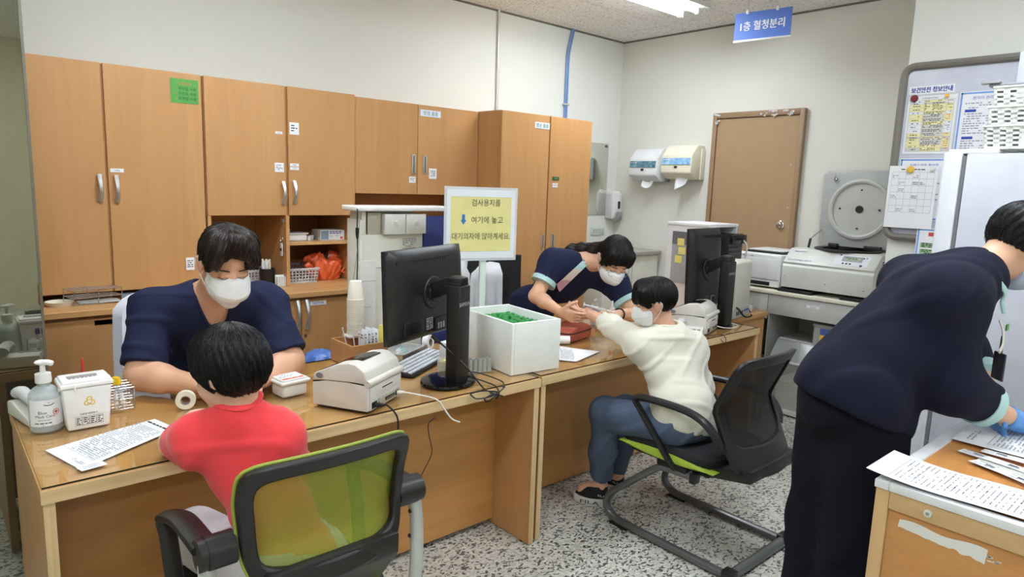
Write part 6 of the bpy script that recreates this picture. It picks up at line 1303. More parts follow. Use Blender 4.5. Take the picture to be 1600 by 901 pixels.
# ================================================================ soft-body builder for people (smooth union of rounded volumes, meshed as one surface)
from mathutils.bvhtree import BVHTree
class Soft:
    def __init__(self): self.ops = []
    def cap(self, a, b, ra, rb=None, k=.03, flat=False, flata=False, sq=None):
        self.ops.append(('cap', Vector(a), Vector(b), ra, ra if rb is None else rb, k, flat, flata, sq)); return self
    def chain(self, pts, rs, k=.03):
        for i in range(len(pts)-1): self.cap(pts[i], pts[i+1], rs[i], rs[i+1], k)
        return self
    def ell(self, c, r, M3=None, k=.03):
        self.ops.append(('ell', Vector(c), r, M3, k)); return self
    def sub(self, a, b, ra, rb=None, k=.008):
        self.ops.append(('sub', Vector(a), Vector(b), ra, ra if rb is None else rb, k)); return self
    def cut(self, p, n): self.ops.append(('cut', Vector(p), Vector(n).normalized())); return self      # keeps the side n points away from
    def fn(self, f): self.ops.append(('fn', f)); return self
    def solve(self, h):
        lo, hi = np.full(3, 1e9), np.full(3, -1e9)
        for o in self.ops:
            if o[0] == 'cap':
                for p, r in ((o[1], o[3]), (o[2], o[4])): lo = np.minimum(lo, np.array(p)-r); hi = np.maximum(hi, np.array(p)+r)
            if o[0] == 'ell': r = max(o[2]); lo = np.minimum(lo, np.array(o[1])-r); hi = np.maximum(hi, np.array(o[1])+r)
        lo -= .03; hi += .03; n = np.ceil((hi-lo)/h).astype(int)+1
        ax = [(lo[i]+h*np.arange(n[i])).astype(np.float32) for i in range(3)]; F = np.full(n, .08, np.float32)
        def block(l, u):
            i0 = np.clip(np.floor((np.array(l)-lo)/h).astype(int), 0, n-1); i1 = np.clip(np.ceil((np.array(u)-lo)/h).astype(int)+1, 1, n)
            s = tuple(slice(a, b) for a, b in zip(i0, i1)); return s, ax[0][s[0]][:, None, None], ax[1][s[1]][None, :, None], ax[2][s[2]][None, None, :]
        def capd(X, Y, Z, a, b, ra, rb):
            d = b-a; L = max(d.dot(d), 1e-9); t = np.clip(((X-a.x)*d.x+(Y-a.y)*d.y+(Z-a.z)*d.z)/L, 0, 1)
            return np.sqrt((X-a.x-t*d.x)**2+(Y-a.y-t*d.y)**2+(Z-a.z-t*d.z)**2)-(ra+(rb-ra)*t)
        for o in self.ops:
            if o[0] in ('cap', 'sub'):
                a, b, ra, rb, k = o[1:6]; m = max(ra, rb)+k+3*h
                s, X, Y, Z = block([min(a[i], b[i])-m for i in range(3)], [max(a[i], b[i])+m for i in range(3)])
                d = capd(X, Y, Z, a, b, ra, rb)
                if o[0] == 'cap':
                    if o[6]: q = (b-a).normalized(); d = np.maximum(d, (X-b.x)*q.x+(Y-b.y)*q.y+(Z-b.z)*q.z)
                    if o[7]: q = (a-b).normalized(); d = np.maximum(d, (X-a.x)*q.x+(Y-a.y)*q.y+(Z-a.z)*q.z)
                    g = F[s]; w = np.clip(.5+.5*(g-d)/k, 0, 1); F[s] = g*(1-w)+d*w-k*w*(1-w)
                else:
                    g = F[s]; w = np.clip(.5-.5*(g+d)/k, 0, 1); F[s] = g*(1-w)-d*w+k*w*(1-w)
            elif o[0] == 'ell':
                c, r, M3, k = o[1:]; m = max(r)+k+3*h
                s, X, Y, Z = block([c[i]-m for i in range(3)], [c[i]+m for i in range(3)])
                X, Y, Z = X-c.x, Y-c.y, Z-c.z
                if M3 is not None: X, Y, Z = [X*M3[0][i]+Y*M3[1][i]+Z*M3[2][i] for i in range(3)]
                k0 = np.sqrt((X/r[0])**2+(Y/r[1])**2+(Z/r[2])**2); k1 = np.sqrt((X/r[0]**2)**2+(Y/r[1]**2)**2+(Z/r[2]**2)**2)
                d = k0*(k0-1)/np.maximum(k1, 1e-6); g = F[s]; w = np.clip(.5+.5*(g-d)/k, 0, 1); F[s] = g*(1-w)+d*w-k*w*(1-w)
            elif o[0] == 'cut':
                p, q = o[1], o[2]; F = np.maximum(F, ((ax[0]-p.x)*q.x)[:, None, None]+((ax[1]-p.y)*q.y)[None, :, None]+((ax[2]-p.z)*q.z)[None, None, :])
            else: F = o[1](F, ax[0][:, None, None], ax[1][None, :, None], ax[2][None, None, :])
        return F.astype(np.float32), lo, h
    def mesh(self, h):
        F, lo, h = self.solve(h); S_ = F < 0; n = np.array(F.shape)
        c = np.zeros(n-1, np.uint8); offs = [(i, j, k) for i in (0, 1) for j in (0, 1) for k in (0, 1)]
        for o in offs: c += S_[o[0]:n[0]-1+o[0], o[1]:n[1]-1+o[1], o[2]:n[2]-1+o[2]]
        I = np.argwhere((c > 0) & (c < 8)); idx = np.full(n-1, -1, np.int64); idx[tuple(I.T)] = np.arange(len(I))
        val = [F[I[:, 0]+o[0], I[:, 1]+o[1], I[:, 2]+o[2]] for o in offs]; acc = np.zeros((len(I), 3)); cnt = np.zeros(len(I))
        for a in range(8):
            for b in range(a+1, 8):
                da = np.array(offs[b])-np.array(offs[a])
                if np.abs(da).sum() != 1: continue
                va, vb = val[a], val[b]; m = (va < 0) != (vb < 0); t = np.where(m, va/np.where(m, va-vb, 1), 0)
                acc += m[:, None]*(np.array(offs[a])+t[:, None]*da); cnt += m
        V = lo+h*(I+acc/np.maximum(cnt, 1)[:, None]); Q = []
        for A in range(3):
            B, D = (A+1) % 3, (A+2) % 3; sl0 = [slice(None)]*3; sl1 = [slice(None)]*3; sl0[A] = slice(0, -1); sl1[A] = slice(1, None)
            a, b = S_[tuple(sl0)], S_[tuple(sl1)]; E_ = np.argwhere(a != b); ins = a[tuple(E_.T)]
            ok = (E_[:, B] > 0) & (E_[:, D] > 0) & (E_[:, B] < n[B]-1) & (E_[:, D] < n[D]-1); E_, ins = E_[ok], ins[ok]
            def at(db, dd): q = E_.copy(); q[:, B] -= db; q[:, D] -= dd; return idx[tuple(q.T)]
            quad = np.stack([at(1, 1), at(0, 1), at(0, 0), at(1, 0)], 1); quad[~ins] = quad[~ins][:, ::-1]; Q.append(quad)
        return V, np.concatenate(Q)
    def build(self, name, mat, parent=None, loc=None, h=.006, strand=None, smooth_iter=2):
        V, Q = self.mesh(h)
        for _ in range(smooth_iter):                                    # light smoothing of the meshed surface
            A = np.zeros_like(V); n = np.zeros(len(V))
            for i in range(4):
                for j in ((i+1) % 4, (i-1) % 4): np.add.at(A, Q[:, i], V[Q[:, j]]); np.add.at(n, Q[:, i], 1)
            V = V*.5+.5*A/np.maximum(n, 1)[:, None]
        mw = WM[parent.name] if parent is not None else Matrix.Translation(loc)
        W_ = V-np.array(mw.translation); me = bpy.data.meshes.new(name); me.vertices.add(len(W_)); me.vertices.foreach_set('co', W_.astype(np.float32).ravel())
        me.loops.add(Q.size); me.loops.foreach_set('vertex_index', Q.ravel().astype(np.int32)); me.polygons.add(len(Q)); me.polygons.foreach_set('loop_start', np.arange(0, Q.size, 4, dtype=np.int32))
        me.update(calc_edges=True); me.polygons.foreach_set('use_smooth', np.ones(len(Q), bool)); me.materials.append(mat)
        if strand is not None:
            at = me.attributes.new('strand', 'FLOAT_VECTOR', 'POINT'); at.data.foreach_set('vector', strand(V).astype(np.float32).ravel())
        me.validate(); o = bpy.data.objects.new(name, me); COL.objects.link(o)
        if parent is not None: o.parent = parent
        else: o.matrix_world = mw
        WM[o.name] = mw
        return o
def frame3(f, u=(0, 0, 1)):
    """columns right, forward, up"""
    f = Vector(f).normalized(); u = Vector(u); r = f.cross(u).normalized(); u = r.cross(f).normalized()
    return [[r[i], f[i], u[i]] for i in range(3)]
class Head:
    def __init__(self, c, f, s=1.0, u=(0, 0, 1)): self.c, self.M, self.s = Vector(c), frame3(f, u), s
    def P(self, x, y, z): M_ = self.M; s = self.s; return self.c+Vector([M_[i][0]*x*s+M_[i][1]*y*s+M_[i][2]*z*s for i in range(3)])
    def loc(self, X, Y, Z):
        X, Y, Z = X-self.c.x, Y-self.c.y, Z-self.c.z; M_ = self.M; return [(X*M_[0][i]+Y*M_[1][i]+Z*M_[2][i])/self.s for i in range(3)]
    def skin(self, b, child=False):
        s = self.s; E = lambda c, r, k=.02: b.ell(self.P(*c), [v*s for v in r], self.M, k*s); C = lambda p, q, ra, rb, k=.012: b.cap(self.P(*p), self.P(*q), ra*s, rb*s, k*s)
        E((0, -.012, .03), (.077, .097, .092)); E((0, .036, -.045), (.058 if not child else .062, .058, .066), .03); E((0, .058, -.098), (.026, .024, .02), .03)
        E((.034, .056, -.035), (.026, .028, .026), .02); E((-.034, .056, -.035), (.026, .028, .026), .02)
        C((0, .088, .008), (0, .106, -.028), .008, .012); E((.0, .100, -.034), (.016, .012, .009), .01)
        for x in (-1, 1):
            E((x*.030, .080, .006), (.016, .009, .010), .006); E((x*.078, -.012, -.012), (.009, .022, .031), .008); E((x*.084, -.018, -.002), (.007, .021, .024), .006)
        E((0, .091, -.066), (.021, .010, .007), .006)
    def hair(self, cap, line, extra=None, amp=.003, freq=26, thick=(.0, .0)):
        """cap: radii; line: [(y, z)] lower hair limit from nape to brow, line(x) may vary with x"""
        s = self.s; b = Soft(); b.ell(self.P(0, -.014, .032), [v*s for v in cap], self.M, .02)
        if extra: extra(b, self)
        ys = [p[0] for p in line]; zs = [p[1] for p in line]
        def f(F, X, Y, Z):
            x, y, z = self.loc(X, Y, Z); az = np.arctan2(x, y+.045); po = np.arctan2(np.sqrt(x*x+(y+.045)**2), z-.02)
            d = amp*s*(np.sin(freq*az+2.5*np.sin(3*po+az*2))+.6*np.sin(freq*2.3*az+4*np.sin(2*po)))*np.clip(po*1.2, 0, 1)
            lim = np.interp(y, ys, zs)+.008*np.sin(31*az)*np.clip(po, 0, 1)+.005*np.sin(67*az)
            if extra and hasattr(extra, 'line'): lim = extra.line(x, y, z, lim)
            return np.maximum(F+d, (lim-z)*s*.8)
        return b.fn(f)
    def strand(self):
        def g(V):
            x, y, z = self.loc(V[:, 0], V[:, 1], V[:, 2]); az = np.arctan2(x, y+.045); po = np.arctan2(np.sqrt(x*x+(y+.045)**2), z-.02)
            az = az+.25*np.sin(2*po+1); return np.stack([np.cos(az)*17, np.sin(az)*17, po*1.1], 1)
        return g
    def strands(self, hair, mat, n=1500, span=(.5, 1.3), w=.0011, up=1.75, swirl=.25, stiff=.0035):
        """fine locks laid over the hair volume, running from the crown to the hairline"""
        me = hair.data; off = WM[hair.name].translation; bv = BVHTree.FromPolygons([v.co+off for v in me.vertices], [tuple(p.vertices) for p in me.polygons]); rg = random.Random(n); b = MB(); s = self.s
        for _ in range(n):
            az = rg.uniform(-PI, PI); po = math.acos(1-rg.random()*1.15)*.9; L_ = rg.uniform(*span); k = 8; pts = []; o_ = rg.uniform(.0, stiff)*s; dr = rg.uniform(-.08, .08)+swirl*.3
            for i in range(k):
                a = az+dr*i/k*2+.06*math.sin(5*po+az*3); p = po+L_*i/(k-1); d = self.P(math.sin(p)*math.sin(a), math.sin(p)*math.cos(a), math.cos(p))-self.c; d.normalize(); q = self.P(0, -.045, .02)
                h = bv.ray_cast(q+d*.26, -d, .27)
                if h[0] is None or h[1].dot(d) < .12:
                    if len(pts) > 1: pts.append(pts[-1]+(pts[-1]-pts[-2])*.7)
                    break
                pts.append(h[0]+d*(o_*(.3+.7*i/k)))
            if len(pts) > 2: m = len(pts); b.tube(pts, [w*s*(1-.75*i/(m-1)) for i in range(m)], 3, caps=False)
        return b.build('strands', mat, hair, smooth=180)
    def mask(self, par, mat, loops=True, style=0):
        s = self.s; b = Soft()
        if style == 0:
            b.ell(self.P(0, .040, -.052), [.071*s, .076*s, .074*s], self.M, .02).cap(self.P(0, .098, -.012), self.P(0, .122, -.050), .012*s, .018*s, .05).cap(self.P(-.03, .100, -.052), self.P(.03, .100, -.052), .022*s, .022*s, .03).cap(self.P(0, .085, -.1), self.P(0, .06, -.115), .024*s, .02*s, .03)
            top = lambda x, y, z: z-(.004-.28*np.abs(x)+.0*y)
        else:
            b.ell(self.P(0, .040, -.052), [.069*s, .074*s, .072*s], self.M, .02).cap(self.P(0, .100, -.018), self.P(0, .110, -.05), .012*s, .018*s, .04)
            top = lambda x, y, z: z-(.000-.22*np.abs(x))
        def f(F, X, Y, Z):
            x, y, z = self.loc(X, Y, Z); pl = .0012*np.sin(z*420)*(np.abs(z+.05) < .035) if style else .0016*np.exp(-((z+.046)/.004)**2)
            return np.maximum(np.maximum(F-pl*s, top(x, y, z)*s), np.maximum((-.122-z)*s, (.022+.25*np.maximum(0, -.06-z)-y)*s))
        m = b.fn(f).build('mask', mat, par, h=.0035)
        if loops:
            for x in (-1, 1):
                l = MB(); P = self.P
                l.tube(bez([P(x*.064, .038, -.022), P(x*.078, .01, .008), P(x*.088, -.022, .012), P(x*.090, -.038, -.008), P(x*.082, -.02, -.04), P(x*.060, .026, -.088)], 6), .0017*s, 6); l.build('ear_loop', mat, m)
        return m
    def brows(self, par, mat, lash=True, eye_open=False):
        P = self.P; s = self.s
        for x in (-1, 1):
            b = MB(); b.tube(bez([P(x*.014, .0865, .026), P(x*.03, .087, .031), P(x*.05, .073, .026)], 5), [.0009*s]+[.0021*s]*8+[.001*s]*2, 6, flat=.7); b.build('eyebrow', mat, par)
            if lash: b = MB(); b.tube(bez([P(x*.015, .0868, .001), P(x*.03, .0895, -.003), P(x*.047, .0795, .001)], 5), .0009*s, 6); b.build('eyelashes', mat, par)
    def neck(self, b, base, r=.052):
        s = self.s; b.cap(self.P(0, -.025, -.055), base, r*s*.98, r*s*1.08, .03*s)
def hand(b, wr, d, n, th, s=1.0, curl=(.35, .4, .45, .5), thumb=.5, spread=.1, kn=.008):
    """wr wrist, d direction of the fingers, n the way the palm faces, th towards the thumb side"""
    wr, d = Vector(wr), Vector(d).normalized(); n = Vector(n); n = (n-d*n.dot(d)).normalized(); t = d.cross(n); t = t if t.dot(Vector(th)) > 0 else -t
    tips = []
    for i in range(4):
        o = (1.5-i)*.0195*s; kp = wr+d*(.088-.004*abs(i-1))*s+t*o; b.cap(wr+t*o*.55+d*.01*s, kp, .0145*s, .0112*s, .012*s)
        L_ = (.076, .084, .078, .062)[i]*s; a = 0; p = kp; fd = (d+t*(1.5-i)*spread).normalized(); r = (.0090, .0092, .0088, .0078)[i]*s
        for k, q in enumerate((.44, .31, .25)):
            a += curl[i]*(1.0, 1.15, .7)[k]; v = fd*math.cos(a)+n*math.sin(a); e = p+v*L_*q; b.cap(p, e, r*(1-.10*k), r*(1-.10*(k+1)), .004*s); p = e
        tips.append(p)
    p = wr+d*.022*s+t*.022*s; v = (d*.62+t*.75+n*.25*thumb).normalized()
    for k, (q, r) in enumerate(((.040, .0135), (.032, .0105), (.026, .0092))):
        e = p+v*q*s; b.cap(p, e, r*s, r*.9*s, .010*s if k == 0 else .004*s); p = e; v = (v*(1-.35*thumb)+d*.30*thumb+n*.32*thumb-t*.15*thumb).normalized()
    return tips
def wr_fn(amp, fx=(38, 21, 17), seed=0.):
    a, b_, c = fx
    def f(F, X, Y, Z):
        return F+amp*(np.sin(a*X+b_*Y+c*Z+2.2*np.sin(11*Z-9*X+seed))+.7*np.sin(-19*X+31*Y+26*Z+1.8*np.sin(13*Y+7*X+seed*2)))*.6
    return f
def spine_frame(shL, shR, up): r = (Vector(shR)-Vector(shL)).normalized(); u = Vector(up).normalized(); f = u.cross(r).normalized(); r = f.cross(u).normalized(); return [[r[i], f[i], u[i]] for i in range(3)]
def torso(b, J, off=0., s=1.0, wide=1.0, k=.06):
    pv, bl, ch, nk, L_, R_ = [Vector(J[q]) for q in ('pelvis', 'belly', 'chest', 'neck', 'shL', 'shR')]
    Mc, Mp = spine_frame(L_, R_, nk-bl), spine_frame(L_, R_, bl-pv)
    b.ell(pv, [(.155*wide*s+off), .115*s+off, .12*s+off], Mp, k).ell(bl, [.135*wide*s+off, .108*s+off, .14*s+off], Mc, k).ell(ch, [.155*wide*s+off, .108*s+off, .155*s+off], Mc, k)
    b.cap(L_, R_, .052*s+off, .052*s+off, k); b.cap(nk, L_, .045*s+off, .05*s+off, k).cap(nk, R_, .045*s+off, .05*s+off, k)
    return Mc

def folds(F, X, Y, Z):
    """sharp diagonal cloth creases"""
    a = np.sin(34*X+20*Y+46*Z+2.4*np.sin(9*X-7*Z)); b = np.sin(-40*X+16*Y+38*Z+2*np.sin(8*Y+6*Z)+1.3); m = np.clip(np.sin(7*X+11*Y-9*Z+.7)+.35, 0, 1)
    return F-.017*np.clip(a-.55, 0, 1)*m-.015*np.clip(b-.6, 0, 1)*(1-m)

def soft_folds(amp, seed=0., d=(1., 1., 1.)):
    def f(F, X, Y, Z):
        a = np.sin(30*d[0]*X+24*d[1]*Y+40*d[2]*Z+2.6*np.sin(8*X-9*Z+seed)); b = np.sin(-34*d[0]*X+28*d[1]*Y+30*d[2]*Z+2.2*np.sin(9*Y+7*Z+seed)+1.1); m = np.clip(np.sin(8*X+10*Y-7*Z+seed)+.3, 0, 1)
        return F-amp*np.clip(a-.5, 0, 1)*m-amp*.9*np.clip(b-.55, 0, 1)*(1-m)
    return f
# ================================================================ the people
NAVY = M('navy_scrubs', (30, 36, 66), .85, var=.06, vscale=20, spec=.25); DNAVY = M('dark_navy_suit', (18, 21, 43), .85, var=.06, vscale=20, spec=.25)
MINT = M('mint_trim', (176, 214, 214), .7); MASKW = M('mask_white', (236, 238, 240), .75); HAIRB = hair_mat('black_hair', (14, 13, 14), (52, 48, 48)); HAIRM = hair_mat('dark_brown_hair', (24, 18, 16), (70, 56, 48))
STRA = M('hair_strand_black', (20, 19, 20), .42, var=.5, vscale=90, spec=.35); STRB = M('hair_strand_brown', (34, 27, 24), .42, var=.5, vscale=90, spec=.35)
BROW = M('brow_black', (30, 24, 22), .8, var=0)
SK1, SK2, SK3, SK4, SK5 = skin_mat('skin_man', (222, 172, 142)), skin_mat('skin_boy', (226, 180, 156)), skin_mat('skin_nurse', (226, 178, 148)), skin_mat('skin_boy_two', (220, 172, 146)), skin_mat('skin_worker', (224, 178, 148))
def person(label, b, skin, base, h=.0055):
    o = b.build('person', skin, None, base, h=h); return tag(o, label, 'person')
def lerp(a, b, t): return Vector(a).lerp(Vector(b), t)
# ---------------------------------------------------------------- man in navy scrubs behind the nearer desk
def man():
    s = 1.06; J = dict(pelvis=(.86, 3.0, .60), belly=(.86, 2.93, .78), chest=(.845, 2.78, .95), neck=(.825, 2.685, 1.085), shL=(1.005, 2.61, 1.045), shR=(.635, 2.745, 1.035))
    elR, wrR, elL, wrL = (.555, 2.63, .825), (.69, 2.435, .815), (1.04, 2.465, .84), (.885, 2.365, .815)
    H = Head((.812, 2.465, 1.240), (-.05, -.86, -.50), s); b = Soft(); torso(b, J, 0, s, 1.05); H.skin(b); H.neck(b, Vector(J['neck'])+Vector((0, -.01, 0)), .058)
    for sh, el, wr, hd, n in ((J['shR'], elR, wrR, (.55, -.42, -.02), (.1, .1, -1)), (J['shL'], elL, wrL, (-.6, -.2, -.02), (-.1, .2, -1))):
        b.cap(sh, el, .056*s, .049*s, .05).cap(el, lerp(el, wr, .35), .049*s, .047*s, .03).cap(lerp(el, wr, .3), wr, .047*s, .031*s, .03)
        hand(b, Vector(wr)+Vector(hd).normalized()*.0, hd, n, (0, -1, .2), s, (.25, .3, .3, .3), .4)
    for x in (-.09, .09): b.cap((.86+x, 2.98, .58), (.86+x*1.4, 2.55, .56), .085*s, .066*s, .05).cap((.86+x*1.4, 2.55, .56), (.86+x*1.3, 2.62, .10), .06*s, .042*s, .03).cap((.86+x*1.3, 2.64, .05), (.86+x*1.4, 2.48, .035), .04, .034, .03)
    p = person('man in navy scrubs and white mask leaning over the nearer desk', b, SK1, (.86, 3.0, 0))
    c = Soft(); torso(c, J, .015, s, 1.0); c.cut((.86, 3, .50), (0, 0, -1))
    for sh, el in ((J['shR'], elR), (J['shL'], elL)): c.cap(sh, lerp(sh, el, .86), .070*s, .073*s, .05, flat=True)
    nk = Vector(J['neck']); c.sub(nk+Vector((.0, .01, .06)), nk+Vector((-.01, -.05, .02)), .064, .066, .006).sub(nk+Vector((-.01, -.055, .02)), nk+Vector((-.008, -.075, -.06)), .066, .046, .006).sub(nk+Vector((-.008, -.075, -.06)), nk+Vector((-.004, -.075, -.15)), .046, .012, .006)
    c.fn(wr_fn(.0025)).fn(soft_folds(.010, 2.)); sh_ = c.build('scrub_top', NAVY, p, h=.006)
    # crossed V collar band
    for sx, e in ((-1, .0), (1, .006)):
        m = MB(); a0 = nk+Vector((sx*.066, .02, .05)); a1 = nk+Vector((sx*.068-.008, -.04, .02)); a2 = nk+Vector((sx*.046-.012, -.085, -.06)); a3 = nk+Vector((-.008+sx*.004, -.088-e, -.155))
        m.tube(bez([a0, a1, a2, a3], 6), .010, 8, flat=.5).build('collar_band', NAVY, sh_)
    t = Soft()
    for x in (-.09, .09): t.cap((.86+x, 2.98, .58), (.86+x*1.4, 2.55, .56), .098*s, .078*s, .05).cap((.86+x*1.4, 2.55, .56), (.86+x*1.3, 2.62, .12), .075*s, .065*s, .03, flat=True)
    t.ell((.86, 3.0, .58), (.175, .13, .11)); t.build('scrub_trousers', NAVY, p, h=.009)
    def ex(b_, h_):
        for x in (-1, 1):
            b_.cap(h_.P(x*.008, .055, .118), h_.P(x*.060, .080, .060), .030*s, .020*s, .02).cap(h_.P(x*.055, .080, .068), h_.P(x*.072, .062, .015), .022*s, .013*s, .015)
        b_.ell(h_.P(-.036, .02, .085), [.052*s, .075*s, .052*s], h_.M, .015).ell(h_.P(.040, .02, .085), [.050*s, .075*s, .052*s], h_.M, .015)
    ex.line = lambda x, y, z, lim: np.where(y > .045, np.where(np.abs(x-.004) < .040, .066+.3*(.040-np.abs(x-.004)), .030-.35*(np.abs(x)-.040)), lim)
    hr = H.hair((.085, .106, .101), [(-.12, -.055), (-.06, -.055), (-.02, -.02), (.0, .002), (.03, -.002), (.05, .02), (.12, .04)], ex, .0035, 19).build('hair', HAIRM, p, h=.0042, strand=H.strand()); H.strands(hr, STRB, 1700)
    und = Soft(); und.ell(H.P(0, -.013, .028), [.0795*s, .0985*s, .093*s], H.M, .01)
    def fu(F, X, Y, Z): x, y, z = H.loc(X, Y, Z); return np.maximum(F, np.maximum((np.interp(y, [-.1, -.03, .0, .03, .05], [-.085, -.06, -.03, -.035, .03])-z)*s, y*s-.05))
    und.fn(fu).build('shaved_hair', M('shaved_hair', (66, 52, 46), .9, var=.1, vscale=200), p, h=.0045)
    H.brows(p, BROW); H.mask(p, MASKW)
man()
# ---------------------------------------------------------------- boy in red
def boy_red():
    s = .86; J = dict(pelvis=(.655, 1.55, .565), belly=(.63, 1.60, .68), chest=(.60, 1.675, .81), neck=(.572, 1.67, .945), shL=(.49, 1.745, .880), shR=(.655, 1.635, .880))
    elL, wrL, elR, wrR = (.492, 1.975, .795), (.60, 2.17, .792), (.745, 1.75, .72), (.70, 1.87, .64)
    H = Head((.552, 1.685, 1.068), (-.50, .84, -.30), s*1.02); b = Soft(); torso(b, J, 0, s*.80, .95); H.skin(b, True); H.neck(b, J['neck'], .047)
    for sh, el, wr, hd in ((J['shL'], elL, wrL, (.6, .7, 0)), (J['shR'], elR, wrR, (-.3, .8, -.3))):
        b.cap(sh, el, .044, .038, .03).cap(el, wr, .039, .024, .02); hand(b, wr, hd, (0, 0, -1), (1, 0, 0), s*.8, (.25,)*4)
    for x, kx in ((-.07, -.15), (.07, .04)): b.cap((.655+x, 1.57, .55), (.66+kx, 1.90, .555), .068, .052, .04).cap((.66+kx, 1.90, .555), (.66+kx, 1.96, .14), .048, .034, .03).cap((.66+kx, 1.95, .09), (.66+kx, 2.08, .07), .034, .028, .02)
    p = person('boy with black hair in a red t-shirt seen from behind at the nearer desk', b, SK2, (.655, 1.6, 0), .005)
    c = Soft(); torso(c, J, .014, s*.80, .96); c.cut((.66, 1.5, .56), (.1, -.2, -1))
    c.cap(J['shL'], lerp(J['shL'], elL, .56), .054, .062, .04, flat=True).cap(J['shR'], lerp(J['shR'], elR, .8), .054, .060, .04, flat=True); nk = Vector(J['neck']); c.sub(nk+Vector((0, 0, .015)), nk+Vector((-.01, .02, .10)), .050, .060, .008)
    c.fn(wr_fn(.003, (26, 30, 22), 1.)).fn(soft_folds(.011, 1.)); sh_ = c.build('t_shirt', M('red_cotton', (238, 62, 70), .85, var=.03, vscale=30, bump=.1, bscale=500, sheen=.2), p, h=.0055)
    m = MB(); R_ = []
    d = (Vector((-.01, .02, .085))).normalized(); q = Vector((0, 0, 1)).rotation_difference(d).to_matrix()
    for k in range(28): a = 2*PI*k/28; R_.append(nk+Vector((-.001, .002, .034))+q @ Vector((.0525*math.cos(a), .0525*math.sin(a), .010*math.cos(2*a))))
    m.tube(R_, .0075, 8, closed=True, flat=1.2).build('collar', MATS['red_cotton'], sh_)
    t = Soft()
    for x, kx in ((-.07, -.15), (.07, .04)): t.cap((.655+x, 1.57, .55), (.66+kx, 1.88, .555), .086, .074, .04)
    t.ell((.655, 1.55, .56), (.135, .115, .09)).fn(wr_fn(.003)).build('shorts', M('pale_grey_cotton', (196, 192, 196), .85, bump=.1), p, h=.007)
    for kx in (-.15, .04): x = .66+kx; MB().box(x-.04, x+.04, 1.91, 2.13, .004, .035, .014, seg=3).box(x-.036, x+.036, 1.915, 2.06, .035, .085, .02, seg=3).build('shoe', M('sneaker_grey', (90, 92, 98), .7), p)
    def ex(b_, h_): b_.ell(h_.P(0, -.04, .0), [.086*s, .078*s, .085*s], h_.M, .03).cap(h_.P(.0, .07, .075), h_.P(.0, .084, .03), .035*s, .02*s, .03)
    hr = H.hair((.094, .113, .103), [(-.13, -.122), (-.05, -.112), (-.025, -.070), (.0, -.042), (.025, -.070), (.05, -.045), (.07, .012), (.13, .015)], ex, .0036, 24).build('hair', HAIRB, p, h=.0042, strand=H.strand()); H.strands(hr, STRA, 2200)
    H.brows(p, BROW)
boy_red()
